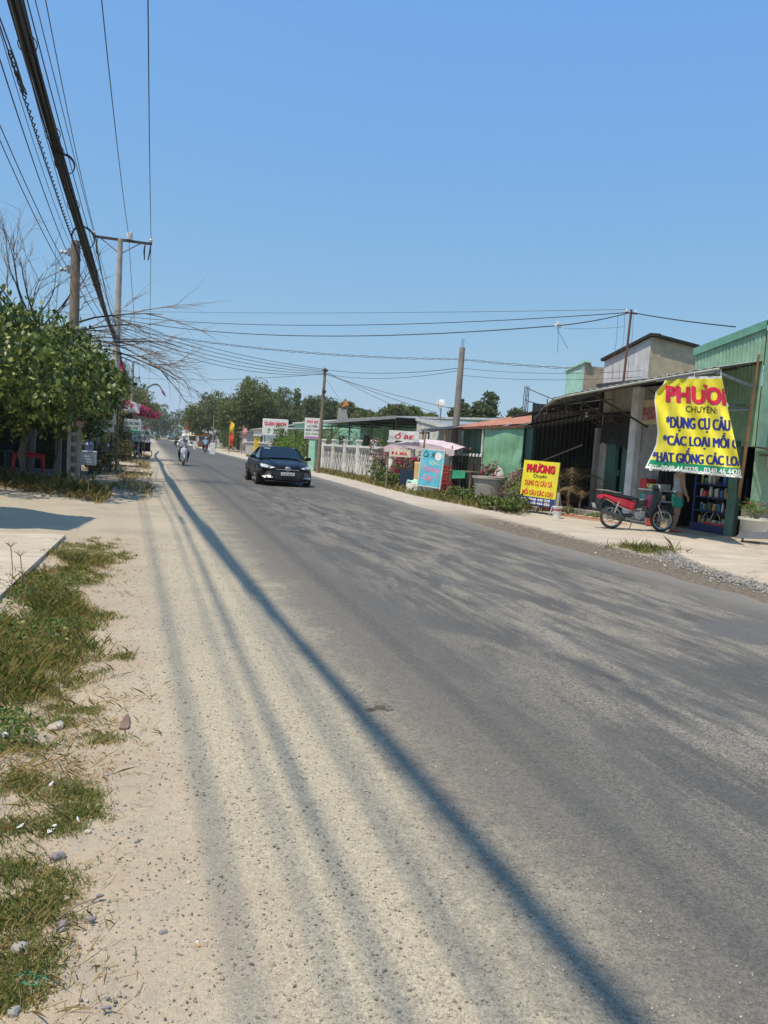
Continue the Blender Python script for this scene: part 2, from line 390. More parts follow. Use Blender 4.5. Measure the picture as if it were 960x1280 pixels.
# ------------------------------------------------------------------ the ground surface: one material over all its sheets
def build_surface():
    m, n, l, b = nodes('ground_surface')
    geo = n.new('ShaderNodeNewGeometry').outputs['Position']
    sep = n.new('ShaderNodeSeparateXYZ'); l.new(geo, sep.inputs[0]); X, Y = sep.outputs[0], sep.outputs[1]
    def N(sc, det=4, ro=.55, dist=0, st=(1, 1, 1)):
        return noise(n, l, mapping(n, l, geo, st), sc, det, ro, dist)
    big = N(.35, 3); mid = N(1.6, 5, .6); fine = N(14, 5, .65); grit = N(75, 3, .7); grit2 = N(190, 2, .6)
    stre = N(1.0, 6, .68, .6, (2.6, .55, 1)); stre2 = N(1.0, 5, .7, .3, (7, 1.1, 1)); tyre = N(1.0, 3, .5, 0, (2.4, .03, 1))
    wob = mth(n, l, 'ADD', mth(n, l, 'MULTIPLY', mth(n, l, 'SUBTRACT', mid, .5), 1.1), mth(n, l, 'MULTIPLY', mth(n, l, 'SUBTRACT', fine, .5), .55))
    xw = mth(n, l, 'ADD', X, wob)
    # aggregate speckle
    vor = n.new('ShaderNodeTexVoronoi'); vor.inputs['Scale'].default_value = 88; l.new(mapping(n, l, geo), vor.inputs[0])
    sepc = n.new('ShaderNodeSeparateColor'); l.new(vor.outputs['Color'], sepc.inputs[0])
    vor2 = n.new('ShaderNodeTexVoronoi'); vor2.inputs['Scale'].default_value = 210; l.new(mapping(n, l, geo), vor2.inputs[0])
    sep2 = n.new('ShaderNodeSeparateColor'); l.new(vor2.outputs['Color'], sep2.inputs[0])
    spk = mth(n, l, 'ADD', mth(n, l, 'ADD', mth(n, l, 'MULTIPLY', sepc.outputs[0], .32), mth(n, l, 'MULTIPLY', sep2.outputs[0], .48)), mth(n, l, 'MULTIPLY', grit, .25))
    # asphalt
    asp = mixc(n, l, (.050, .049, .046), (.086, .083, .077), ramp(n, l, mid, .3, .7))
    asp = mixc(n, l, asp, (.130, .124, .112), mth(n, l, 'MULTIPLY', ramp(n, l, tyre, .42, .68), .55))
    # wind-blown dust in streaks, strongest in the middle of the carriageway
    zone = mth(n, l, 'MULTIPLY', ramp(n, l, X, 1.6, 3.4), ramp(n, l, X, 7.2, 5.6))
    zone = mth(n, l, 'MULTIPLY', zone, ramp(n, l, Y, 40, 5))
    dust = mth(n, l, 'MULTIPLY', ramp(n, l, mth(n, l, 'ADD', mth(n, l, 'MULTIPLY', stre, .75), mth(n, l, 'MULTIPLY', stre2, .35)), .475, .66), zone)
    dust = mth(n, l, 'MULTIPLY', dust, ramp(n, l, spk, .25, .75))
    asp = mixc(n, l, asp, (.46, .40, .30), mth(n, l, 'MULTIPLY', dust, 1.0))
    # smooth tar patch beside the far lane
    px_ = mth(n, l, 'MULTIPLY', mth(n, l, 'SUBTRACT', X, 5.75), .9); py_ = mth(n, l, 'MULTIPLY', mth(n, l, 'SUBTRACT', Y, 5.75), 1.15)
    d = mth(n, l, 'SQRT', mth(n, l, 'ADD', mth(n, l, 'MULTIPLY', px_, px_), mth(n, l, 'MULTIPLY', py_, py_)))
    patch = ramp(n, l, mth(n, l, 'ADD', d, mth(n, l, 'MULTIPLY', mid, .7)), 1.12, .92)
    asp = mixc(n, l, asp, (.105, .103, .104), mth(n, l, 'MULTIPLY', patch, .9))
    asp = mixc(n, l, asp, mixc(n, l, (.015, .015, .015), (.25, .242, .222), spk), .42)
    # worn grey gravel of the shoulder
    grv = mixc(n, l, (.262, .225, .165), (.415, .350, .245), ramp(n, l, mid, .3, .7))
    grv = mixc(n, l, grv, (.47, .385, .25), mth(n, l, 'MULTIPLY', ramp(n, l, big, .40, .62), .7))
    grv = mixc(n, l, grv, mixc(n, l, (.03, .03, .028), (.76, .68, .52), spk), .52)
    # sandy dirt
    drt = mixc(n, l, (.40, .305, .20), (.54, .43, .29), ramp(n, l, mid, .3, .72))
    drt = mixc(n, l, drt, mixc(n, l, (.20, .16, .12), (.58, .50, .40), grit), .28)
    drt = mixc(n, l, drt, (.25, .205, .15), mth(n, l, 'MULTIPLY', ramp(n, l, fine, .50, .70), .5))
    drt = mixc(n, l, drt, mixc(n, l, (.12, .10, .08), (.66, .58, .45), spk), .22)
    drt = mixc(n, l, drt, (.30, .265, .215), mth(n, l, 'MULTIPLY', ramp(n, l, N(3.2, 5, .65), .5, .66), .55))
    far = ramp(n, l, Y, 14, 60)
    fa = mth(n, l, 'ADD', mth(n, l, 'MULTIPLY', ramp(n, l, xw, .85, 1.6), .8), mth(n, l, 'MULTIPLY', ramp(n, l, xw, 1.4, 2.4), .2))
    c = mixc(n, l, grv, asp, fa)
    fd = ramp(n, l, mth(n, l, 'SUBTRACT', xw, mth(n, l, 'MULTIPLY', ramp(n, l, Y, 7, 1.5), .25)), .30, -.30)
    side = mth(n, l, 'MULTIPLY', ramp(n, l, Y, 11.0, 12.6), ramp(n, l, Y, 19.5, 17.0))
    c = mixc(n, l, c, drt, mth(n, l, 'MULTIPLY', fd, mth(n, l, 'SUBTRACT', 1.0, mth(n, l, 'MULTIPLY', side, .75))))
    # right edge of the carriageway, drifting outwards with distance
    off = n.new('ShaderNodeMapRange'); l.new(Y, off.inputs[0]); off.inputs[1].default_value = 14; off.inputs[2].default_value = 34; off.inputs[4].default_value = .85
    xr = mth(n, l, 'SUBTRACT', mth(n, l, 'ADD', X, mth(n, l, 'MULTIPLY', wob, .45)), off.outputs[0])
    c = mixc(n, l, c, (.25, .23, .20), mth(n, l, 'MULTIPLY', ramp(n, l, xr, 6.0, 6.95), .6))
    mud = mixc(n, l, (.075, .058, .04), (.18, .14, .10), ramp(n, l, fine, .3, .7))
    pale = mixc(n, l, (.42, .36, .28), (.53, .47, .38), ramp(n, l, mid, .3, .7))
    pale = mixc(n, l, pale, mixc(n, l, (.22, .19, .15), (.64, .58, .5), grit), .25)
    mudz = mth(n, l, 'MULTIPLY', ramp(n, l, Y, 22, 15), .9)
    c = mixc(n, l, c, pale, ramp(n, l, xr, 6.95, 7.1))
    c = mixc(n, l, c, mud, mth(n, l, 'MULTIPLY', mth(n, l, 'MULTIPLY', ramp(n, l, xr, 6.95, 7.08), ramp(n, l, xr, 8.6, 7.95)), mudz))
    # a spilt stain on the gravel
    G0 = G(474, 884)
    ex = mth(n, l, 'SUBTRACT', X, G0.x); ey = mth(n, l, 'SUBTRACT', Y, G0.y)
    dd = mth(n, l, 'SQRT', mth(n, l, 'ADD', mth(n, l, 'MULTIPLY', mth(n, l, 'MULTIPLY', ex, ex), 1.0), mth(n, l, 'MULTIPLY', mth(n, l, 'MULTIPLY', ey, ey), .7)))
    st = ramp(n, l, mth(n, l, 'ADD', dd, mth(n, l, 'MULTIPLY', fine, .32)), .225, .205)
    c = mixc(n, l, c, (.06, .045, .035), mth(n, l, 'MULTIPLY', st, .85))
    l.new(c, b.inputs['Base Color']); b.inputs['Roughness'].default_value = .88; b.inputs['Specular IOR Level'].default_value = .3
    rough_mask = mth(n, l, 'SUBTRACT', 1.0, mth(n, l, 'MULTIPLY', fa, .7))
    h = mth(n, l, 'ADD', mth(n, l, 'MULTIPLY', vor2.outputs['Distance'], -.55), mth(n, l, 'MULTIPLY', grit, .6))
    h = mth(n, l, 'ADD', mth(n, l, 'MULTIPLY', h, rough_mask), mth(n, l, 'MULTIPLY', fine, 1.2))
    h = mth(n, l, 'ADD', h, mth(n, l, 'MULTIPLY', grit2, .35))
    bump(n, l, b, h, .6, .006)
    return m
m_ground = build_surface()
def build_field():
    m, n, l, b = nodes('dry_field')
    geo = n.new('ShaderNodeNewGeometry').outputs['Position']
    a = noise(n, l, geo, .5, 6, .65); f = noise(n, l, geo, 9, 5, .7)
    c = mixc(n, l, (.30, .24, .165), (.40, .33, .24), ramp(n, l, f, .3, .7))
    c = mixc(n, l, c, (.12, .13, .05), mth(n, l, 'MULTIPLY', ramp(n, l, a, .45, .6), .8))
    l.new(c, b.inputs['Base Color']); b.inputs['Roughness'].default_value = .95
    bump(n, l, b, f, .6, .03); return m
m_field = build_field()

def sheet(name, rows, z, material, kind='structure', th=0, parent=None):
    """strip between left and right polylines: rows [(xl,xr,y)]"""
    mb = MB(); vs = []; fs = []
    for xl, xr, y in rows: vs += [(xl, y, z), (xr, y, z)]
    for i in range(len(rows)-1): fs.append((2*i, 2*i+1, 2*i+3, 2*i+2))
    mb.add(vs, fs); o = mb.build(name, material, parent); o['kind'] = kind
    return o
g = MB(); g.quad((-3000, -1500, -.03), (3000, -1500, -.03), (3000, 5000, -.03), (-3000, 5000, -.03)); tag(g.build('ground', m_field), kind='structure')
edge = [(-40, 7.3), (7.5, 7.3), (13, 7.15), (19, 7.5), (25, 7.9), (35, 8.25), (70, 8.2), (150, 8.0), (420, 8.0)]
sheet('road', [(1.0, x, y) for y, x in edge], 0, m_ground)
sheet('right_shoulder', [(x, 12.9 if y < 20 else 11.5, y) for y, x in edge], -.004, m_ground)
# left verge and shoulder: a finely uneven mesh close to the camera
def hsh(x, y): return math.sin(x*12.9+y*4.1)*math.cos(x*3.7-y*9.3)
def vz(x, y):
    e = min(1, max(0, (.95-x)/1.3)); side = min(1, max(0, (x+6)/1))
    bumpy = .012*math.sin(x*5.1+y*1.3)+.010*math.sin(x*2.3-y*3.1+1)+.006*math.sin(x*11+y*7.3)+.004*math.sin(x*23-y*17)
    hump = .05*max(0, min(1, (-.35-x)/.7))
    return (bumpy+hump)*e*side-.002
vs = []; fs = []
ys = [-3+i*.14 for i in range(170)]+[21+i*1.2 for i in range(60)]+[100, 160, 420]
xs = [-6+i*.14 for i in range(51)]
for y in ys:
    for x in xs: vs.append((x, y, (vz(x, y) if y < 21 else vz(x, 21)*.3) if x < .95 else 0.0))
nx = len(xs)
for j in range(len(ys)-1):
    for i in range(nx-1): a = j*nx+i; fs.append((a, a+1, a+nx+1, a+nx))
tag(MB().add(vs, fs).build('left_shoulder', m_ground, smooth=True), kind='structure')

# raised concrete slab of the driveway on the left
def slabmat():
    m, n, l, b = nodes('pale_slab')
    geo = n.new('ShaderNodeNewGeometry').outputs['Position']
    a = noise(n, l, geo, 1.1, 5, .6); f = noise(n, l, mapping(n, l, geo, (1, 3, 1)), 2.2, 6, .65, .5); gr = noise(n, l, geo, 80, 3, .7)
    c = mixc(n, l, (.44, .36, .27), (.58, .50, .39), ramp(n, l, a, .3, .7))
    c = mixc(n, l, c, (.36, .28, .19), mth(n, l, 'MULTIPLY', ramp(n, l, f, .52, .7), .6))
    c = mixc(n, l, c, (.30, .245, .18), mth(n, l, 'MULTIPLY', ramp(n, l, noise(n, l, mapping(n, l, geo, (.5, 2.2, 1), (0, 0, .5)), 1.3, 6, .7, .8), .5, .64), .45))
    vc = n.new('ShaderNodeTexVoronoi'); vc.feature = 'DISTANCE_TO_EDGE'; vc.inputs['Scale'].default_value = .55
    dv = n.new('ShaderNodeVectorMath'); dv.operation = 'ADD'; nc = n.new('ShaderNodeTexNoise'); nc.inputs['Scale'].default_value = 3; l.new(geo, nc.inputs['Vector']); l.new(geo, dv.inputs[0]); l.new(nc.outputs['Color'], dv.inputs[1]); l.new(dv.outputs[0], vc.inputs['Vector'])
    crk = ramp(n, l, vc.outputs['Distance'], .012, .004); c = mixc(n, l, c, (.14, .11, .08), mth(n, l, 'MULTIPLY', crk, .7))
    c = mixc(n, l, c, mixc(n, l, (.2, .16, .12), (.72, .64, .5), gr), .22)
    l.new(c, b.inputs['Base Color']); b.inputs['Roughness'].default_value = .85
    bump(n, l, b, mth(n, l, 'ADD', gr, mth(n, l, 'MULTIPLY', f, 2)), .35, .01); return m
m_slab = slabmat()
A = G(82, 668, .10); B = G(0, 744, .10)
sl = MB(); dz = .16
A2 = Vector((A.x, A.y, .10)); B2 = Vector((B.x, B.y, .10)); far = Vector((-7.5, A.y+.5, .10)); nearp = Vector((-7.5, 6.4, .10)); B3 = B2+(B2-A2).normalized()*.7
top = [A2, far, nearp, B3]
sl.add([p for p in top]+[p-Vector((0, 0, dz)) for p in top], [(0, 1, 2, 3), (7, 6, 5, 4), (0, 3, 7, 4), (3, 2, 6, 7), (2, 1, 5, 6), (1, 0, 4, 5)])
tag(sl.build('driveway_slab', m_slab), kind='structure')
# cream concrete forecourt on the right with its broken edge
pts = [(9.55, 12.55), (9.25, 11.7), (8.7, 10.7), (8.3, 9.6), (8.1, 8.3), (8.0, 6.5), (8.0, -10)]
outer = [(12.88, 14.42), (14, 13.6), (16, 12), (20, 10), (26, 8), (30, 6), (30, -10)]
vs = []; fs = []
fine = []
for i in range(len(pts)-1):
    for k in range(8):
        t = k/8; fine.append((pts[i][0]+(pts[i+1][0]-pts[i][0])*t+.05*hsh(i+t*7, 3)*1.2, pts[i][1]+(pts[i+1][1]-pts[i][1])*t, outer[i][0]+(outer[i+1][0]-outer[i][0])*t, outer[i][1]+(outer[i+1][1]-outer[i][1])*t))
fine.append((*pts[-1], *outer[-1]))
for a, b_, c, d in fine: vs += [(a, b_, .05), (c, d, .06), (a-.05, b_-.02, -.05), (c, d, -.05)]
for i in range(len(fine)-1): q = 4*i; fs += [(q, q+1, q+5, q+4), (q, q+4, q+6, q+2)]
fs.append((0, 2, 3, 1))
tag(MB().add(vs, fs).build('forecourt', m_slab), kind='structure')
# shop floor
tag(MB().box((16.5, 17.2, .0), (7.3, 6.7, .05)).build('shop_floor', m_conc), kind='structure')

# ------------------------------------------------------------------ pebbles, gravel, grass
OCT = unit(np.array([(1, 0, 0), (-1, 0, 0), (0, 1, 0), (0, -1, 0), (0, 0, 1), (0, 0, -1)], float))
OF = np.array([(0, 2, 4), (2, 1, 4), (1, 3, 4), (3, 0, 4), (2, 0, 5), (1, 2, 5), (3, 1, 5), (0, 3, 5)])
def pebbles(name, pos, size, material, parent=None):
    n = len(pos); th = nr.uniform(0, 6.28, n); sc = nr.uniform(.5, 1.2, (n, 6, 3))*np.array([1, .8, .55])
    v = OCT[None]*sc*size[:, None, None]
    x = v[..., 0]*np.cos(th)[:, None]-v[..., 1]*np.sin(th)[:, None]; y = v[..., 0]*np.sin(th)[:, None]+v[..., 1]*np.cos(th)[:, None]
    v = np.stack([x, y, v[..., 2]], -1)+pos[:, None]
    me = bpy.data.meshes.new(name); me.vertices.add(n*6); me.vertices.foreach_set('co', v.reshape(-1).astype(np.float32))
    idx = (OF[None]+np.arange(n)[:, None, None]*6).reshape(-1).astype(np.int32)
    me.loops.add(len(idx)); me.loops.foreach_set('vertex_index', idx); m = len(idx)//3
    me.polygons.add(m); me.polygons.foreach_set('loop_start', np.arange(0, m*3, 3, dtype=np.int32)); me.polygons.foreach_set('loop_total', np.full(m, 3, dtype=np.int32))
    me.update(calc_edges=True); me.materials.append(material)
    o = bpy.data.objects.new(name, me); C.objects.link(o)
    if parent is not None: o.parent = parent
    return o
m_peb = leafmat('pebble', (.16, .15, .135), (.42, .37, .29), (.50, .45, .36), 0, .9, .15, .12)
m_pebd = leafmat('clod', (.24, .19, .14), (.42, .35, .27), (.55, .52, .47), 0, .9, .3, .2)
vzv = np.vectorize(vz)
n = 16000; y = 1.4+11*nr.uniform(0, 1, n)**1.7; x = nr.normal(.45, .75, n)
k = (x > -1.2) & (x < 1.9+0*y); x, y = x[k], y[k]
tag(pebbles('gravel', np.stack([x, y, np.where(x < .95, vzv(x, y), 0)+.0015], -1), np.minimum(nr.gamma(2.2, .0015, len(x))+.0016, .009), m_peb), kind='stuff')
n = 9000; y = 1.4+10*nr.uniform(0, 1, n)**1.5; x = nr.uniform(-2.2, .25, n)
tag(pebbles('dirt_clods', np.stack([x, y, vzv(x, y)+.003], -1), np.minimum(nr.gamma(1.5, .0016, n)+.0012, .012), m_pebd), kind='stuff')
n = 1800; y = nr.uniform(6, 17, n); x = nr.normal(7.85, .28, n)
tag(pebbles('roadside_gravel', np.stack([x, y, np.full(n, .002)], -1), nr.gamma(2, .006, n)+.003, m_peb), kind='stuff')
n = 6000; y = nr.uniform(5, 12.2, n); ex = np.interp(y, [5, 6.5, 8.3, 9.6, 10.7, 11.7, 12.5], [7.9, 7.9, 8.0, 8.2, 8.6, 9.1, 9.4])
x = ex+nr.normal(-.12, .16, n); z = np.maximum(0, .04-np.abs(x-ex+.05)*.12)
tag(pebbles('gravel_ridge', np.stack([x, y, z], -1), nr.gamma(2.5, .006, n)+.004, leafmat('grey_chip', (.17, .155, .14), (.37, .345, .31), None, 0, .85)), kind='stuff')

def grass(name, x, y, hgt, mat_, zf=None, wid=.0035, lean=.5, parent=None, kind='stuff', zbase=None):
    n = len(x); z = (zf(x, y) if zf is not None else np.zeros(n)) if zbase is None else zbase
    th = nr.uniform(0, 6.28, n); ln = nr.uniform(.1, 1, n)*lean*hgt
    w = wid*nr.uniform(.7, 1.5, n); base = np.stack([x, y, z-.003], -1)
    sd = np.stack([-np.sin(th), np.cos(th), 0*th], -1)*w[:, None]
    d = np.stack([np.cos(th)*ln, np.sin(th)*ln, hgt], -1)
    mid = base+d*np.array([.4, .4, .6]); tip = base+d
    v = np.stack([base-sd, base+sd, mid+sd*.8, tip, mid-sd*.8], 1)
    o = npmesh(name, v, 5, mat_, parent); o['kind'] = kind; return o
lf_gr = leafmat('grass_blade', (.13, .18, .05), (.26, .30, .095), (.46, .38, .20), .35, .75, .15, .34)
lf_dgr = leafmat('straw', (.38, .29, .15), (.52, .42, .24), (.16, .17, .05), .3, .8, .2, .22)
def clusters(cs, per, sig):
    out = []
    for (cx, cy, rx, ry, k) in cs:
        a = nr.normal(size=(k, 2))*np.array([rx, ry])*.5+np.array([cx, cy])
        out.append(a)
    t = np.concatenate(out); p = np.repeat(t, per, 0)+nr.normal(size=(len(t)*per, 2))*sig
    return p
def gp(px, py): q = G(px, py); return q.x, q.y
# thick clump beside the slab
p = clusters([(*gp(95, 715), .55, 1.3, 260), (*gp(60, 750), .6, .9, 320), (*gp(20, 800), .5, .7, 260), (*gp(70, 775), .45, .6, 200), (*gp(110, 690), .4, 1.2, 110), (*gp(5, 850), .4, .5, 150), (*gp(60, 810), .4, .4, 120), (*gp(135, 690), .25, 1.0, 40), (*gp(125, 735), .3, .7, 40)], 60, .035)
ed = -.42+.22*np.sin(p[:, 1]*1.3+1)+.13*np.sin(p[:, 1]*4.1)+.07*np.sin(p[:, 1]*11+p[:, 0]*5); dn = np.sin(p[:, 0]*6.3+np.sin(p[:, 1]*2.7)*1.5)+np.sin(p[:, 1]*2.9+p[:, 0]*2)+nr.normal(0, .55, len(p))
k = (p[:, 0] < ed+nr.normal(0, .09, len(p))) & (dn > -1.05); p = p[k]
hg = (nr.gamma(3, .010, len(p))+.010)*np.where(p[:, 1] > 9.5, .6, 1)*(.65+.45*(np.sin(p[:, 0]*7)*np.sin(p[:, 1]*3)+.4))
hg = np.maximum(hg, .012)
tag(grass('verge_grass', p[:, 0], p[:, 1], hg, lf_gr, vzv, .0021, 1.1))
q_k = nr.uniform(0, 1, len(p)) < .10; tag(grass('verge_straw', p[q_k, 0]+.03, p[q_k, 1], hg[q_k]*.8+.01, lf_dgr, vzv, .0018, 2.2))
# small patches in the dirt
pt = [(70, 885, .10, .12, 40), (108, 885, .12, .10, 40), (75, 905, .1, .1, 30), (20, 905, .25, .15, 90), (15, 940, .25, .15, 90), (125, 925, .12, .08, 40), (148, 822, .10, .1, 30), (110, 845, .14, .1, 20),
      (30, 990, .2, .12, 120), (95, 995, .12, .09, 90), (75, 1030, .10, .09, 70), (100, 1015, .1, .08, 60), (20, 1040, .14, .1, 80), (15, 1090, .12, .1, 90), (50, 1130, .13, .12, 130), (20, 1150, .12, .12, 120), (25, 1210, .10, .12, 130), (60, 1095, .06, .05, 30), (10, 1255, .08, .06, 60)]
p = clusters([(*gp(a, b_), c, d, k_) for a, b_, c, d, k_ in pt], 18, .02)
tag(grass('patch_grass', p[:, 0], p[:, 1], nr.gamma(3, .0040, len(p))+.004, lf_gr, vzv, .0016, 1.3))
p = clusters([(*gp(60, 860), .5, .5, 90), (*gp(100, 905), .3, .4, 70), (*gp(30, 960), .25, .3, 70), (*gp(115, 720), .35, 1.2, 90), (*gp(20, 1000), .25, .3, 60), (*gp(110, 960), .15, .2, 25), (*gp(40, 1180), .2, .3, 60)], 9, .05)
tag(grass('dry_grass', p[:, 0], p[:, 1], nr.gamma(2, .007, len(p))+.004, lf_dgr, vzv, .0013, 3.0))
# band of grass under the tree, beyond the driveway
a1, a2 = G(0, 628), G(125, 628)
n = 14000; u = nr.uniform(0, 1, n); x = -8+(u*7.3); y = np.interp(x, [-8, -4, -1.0], [25, 22.6, 18.2])+nr.normal(0, .45, n)+.3
k = x < -.9; x, y = x[k], y[k]
tag(grass('tall_grass', x, y, nr.gamma(3, .05, len(x))+.03, lf_gr, None, .006, .9, zbase=np.zeros(len(x))))
n = 10000; x = nr.uniform(-8, -.9, n); y = np.interp(x, [-8, -4, -1.0], [24, 21.6, 17.4])+nr.normal(0, .35, n)
tag(grass('straw_grass', x, y, nr.gamma(2, .035, n)+.02, lf_dgr, None, .005, 1.6, zbase=np.zeros(n)))
n = 9000; x = nr.uniform(-1.9, .1, n); y = nr.uniform(19, 60, n); x -= (y-19)*.004
k = (np.sin(y*.9)+np.sin(x*3+y*.37)) > -.1
tag(grass('left_edge_grass', x[k], y[k], nr.gamma(2, .03, k.sum())+.02, lf_dgr, None, .01, 1.6, zbase=np.zeros(k.sum())))
# right-hand verge
n = 16000; y = 20+nr.uniform(0, 1, n)**1.3*60; ex = np.interp(y, [19, 25, 35, 70], [9.35, 8.9, 9.4, 9.5]); x = ex+np.abs(nr.normal(0, .8, n))
tag(grass('right_verge_grass', x, y, nr.gamma(2.5, .04, n)+.02, leafmat('verge_blade', (.10, .14, .03), (.24, .24, .08), (.42, .35, .18), .3, .7, .2, .4), None, .011, 1.1, zbase=np.zeros(n)))
p = clusters([(*gp(812, 688), .55, .5, 120)], 30, .05)
tag(grass('forecourt_edge_grass', p[:, 0], p[:, 1], nr.gamma(2, .02, len(p))+.01, lf_gr, None, .004, 1.2, zbase=np.zeros(len(p))))

# chopped straw and dead leaves scattered over the verge
n = 1500; x = nr.uniform(-1.6, .05, n); y = 1.6+7*nr.uniform(0, 1, n)**1.4; a = nr.uniform(0, 6.28, n); L_ = nr.uniform(.008, .035, n); w_ = .0011
d = np.stack([np.cos(a)*L_, np.sin(a)*L_, nr.uniform(-.002, .004, n)], -1); c = np.stack([x, y, vzv(x, y)+.005], -1); sd = np.stack([-np.sin(a)*w_, np.cos(a)*w_, 0*a], -1)
o = npmesh('chopped_straw', np.stack([c-d-sd, c+d-sd, c+d+sd, c-d+sd], 1), 4, lf_dgr); o['kind'] = 'stuff'
n = 420; x = nr.uniform(-1.7, -.25, n); y = 1.7+7*nr.uniform(0, 1, n)**1.3; pts_ = np.stack([x, y, vzv(x, y)+.012], -1)
o = npmesh('dead_leaves', leaf_quads(pts_, .022, .5, 0), 4, leafmat('dead_leaf', (.20, .13, .07), (.42, .32, .19), (.16, .10, .06), 0, .85, .2, .2)); o['kind'] = 'stuff'
# broad-leaved weeds between the grass beside the slab
wc = [(*gp(a_, b_), r_) for a_, b_, r_ in ((10, 770, .35), (22, 760, .3), (40, 800, .25), (8, 810, .3), (60, 740, .25), (5, 925, .12), (20, 935, .12), (75, 800, .15), (95, 735, .15))]
P_ = np.concatenate([np.stack([nr.normal(cx, r_*.5, 130), nr.normal(cy, r_*.8, 130), nr.uniform(.03, .13, 130)+.02], -1) for cx, cy, r_ in wc])
o = npmesh('weeds', leaf_quads(P_, .030, .6, .2), 4, leafmat('weed_leaf', (.05, .11, .02), (.15, .22, .05), (.33, .32, .1), .3, .5, .3, .1)); o['kind'] = 'stuff'
# ================================================================== buildings on the right
def tri_sheets(root, mk, name, material, n, **k): pass
FX = 12.9
m_diron = mat('dark_iron', (.05, .04, .035), .7, dirt=(.1, .05, .03), dirt_amt=.4)
def wall_part(parent, name, y0, y1, z0, z1, material, x=FX, th=.14):
    return MB().box((x+th/2, (y0+y1)/2, (z0+z1)/2), (th, abs(y1-y0), z1-z0)).build(name, material, parent)
# --- green tin shop house: parapet of ribbed sheets, side wall turned to the camera
gh = thing('tin_house', 'green ribbed tin house with sloping parapet, rising above the yellow hanging banner', 'house')
def ptop(y): return 4.86-(y-13.9)*.165
y = 13.9; i = 0
while y < 16.1:
    w = min(.74, 16.12-y)
    yy = y+w
    zb = 2.12
    MB().corr((FX-.002*(i % 2), yy, zb), (0, -1, 0), (0, 0, 1), w, 1, .11, .022, (-1, 0, 0), top=lambda u, yy=yy, zb=zb: ptop(yy-u)-zb).build('sheet', m_greent, gh); y += w; i += 1
mb = MB(); mb.quad((FX-.06, 13.86, 4.90), (FX-.06, 16.17, 4.53), (FX-.06, 16.17, 4.35), (FX-.06, 13.86, 4.72), .03); mb.quad((FX-.06, 13.86, 4.90), (FX+.25, 13.86, 4.93), (FX+.25, 16.17, 4.56), (FX-.06, 16.17, 4.53), .02)
mb.build('ridge_cap', mat('green_cap', (.14, .33, .25), .5, dirt=(.08, .2, .15), dirt_amt=.4), gh)
MB().quad((FX-.03, 13.83, .3), (FX-.03, 13.83, 4.9), (FX+.24, 13.83, 4.93), (FX+.24, 13.83, .3), .02).build('corner_flashing', m_greent, gh)
for i in range(7):
    x0 = FX+.1+i*1.0
    MB().corr((x0, 13.9+.002*(i % 2), .72), (1, 0, 0), (0, 0, 1), 1.0, 4.3+i*.06, .24, .018, (0, -1, 0), trap=True).build('sheet', m_greent, gh)
MB().box((16.4, 13.92, .36), (7.2, .18, .72), b=.01).build('base_wall', m_concd, gh)
mb = MB()
for i in range(6): mb.box((13.0+i*.62+.3, 13.82, .74), (.58, .16, .09), (0, 0, .02*hsh(i, 2)), b=.02)
mb.build('coping', m_conc, gh)
MB().quad((FX+.1, 13.95, 4.70), (19.9, 13.95, 4.75), (19.9, 16.1, 4.35), (FX+.1, 16.1, 4.32), .03).build('roof', m_tind, gh)
# jamb of the shop opening and its front frame
mb = MB().box((FX+.02, 14.42, 1.06), (.13, .28, 2.12), b=.01); mb.build('door_jamb', mat('jamb_green', (.09, .20, .15), .5, dirt=(.25, .27, .24), dirt_amt=.5, streak=True), gh)
lt = MB().box((FX-.055, 14.44, 1.62), (.006, .13, .36)); lt.build('stuck_paper', m_white, gh)
MB().box((FX, 15.8, 2.16), (.16, 3.0, .12), b=.01).build('lintel', m_dgreen, gh)
# lean-to on its side: small awning with a ragged white rim
sh = thing('lean_to_awning', 'small lean-to awning with a rough pale edge beside the bamboo pole', 'awning', (13.0, 13.3, 2.1))
mb = MB(); mb.quad((-.25, .5, .02), (4.2, .5, -.1), (4.2, -.75, -.42), (-.25, -.45, -.1), .03); mb.build('sheet', m_tind, sh)
mb = MB()
for i in range(14): mb.box((-.2+i*.3, -.5-.3*i/14, -.11-.018*i+.012*hsh(i, 1)), (.29, .05, .09), (0, .04*hsh(i, 5), -.06))
mb.build('rim', m_conc, sh)
for i in range(5): MB().tube((0+i*.9, .5, -.16-.02*i), (0+i*.9, -.5, -.17-.06*i), .022).build('rafter', m_wood, sh)
tp = thing('tarpaulin', 'black tarpaulin stretched from above the lean-to at the picture edge', 'tarpaulin', (13.1, 12.7, 2.75))
vs = []; fs = []
for i in range(9):
    for j in range(7):
        u = i/8; v = j/6; wdt = .05+.75*u
        vs.append((u*2.4-.12, .5*u*(v-.5)*1.5, .12+.30*u+.10*math.sin(u*5)-(v*wdt)*.85+.04*math.sin(u*9+v*8)))
for i in range(8):
    for j in range(6): a = i*7+j; fs.append((a, a+1, a+8, a+7))
MB().add(vs, fs).build('cloth', mat('black_tarp', (.02, .021, .023), .45), tp, smooth=True)
MB().path([(-.5, 0, -.03), (-.12, 0, .02)], .006).build('tie', m_wire, tp)

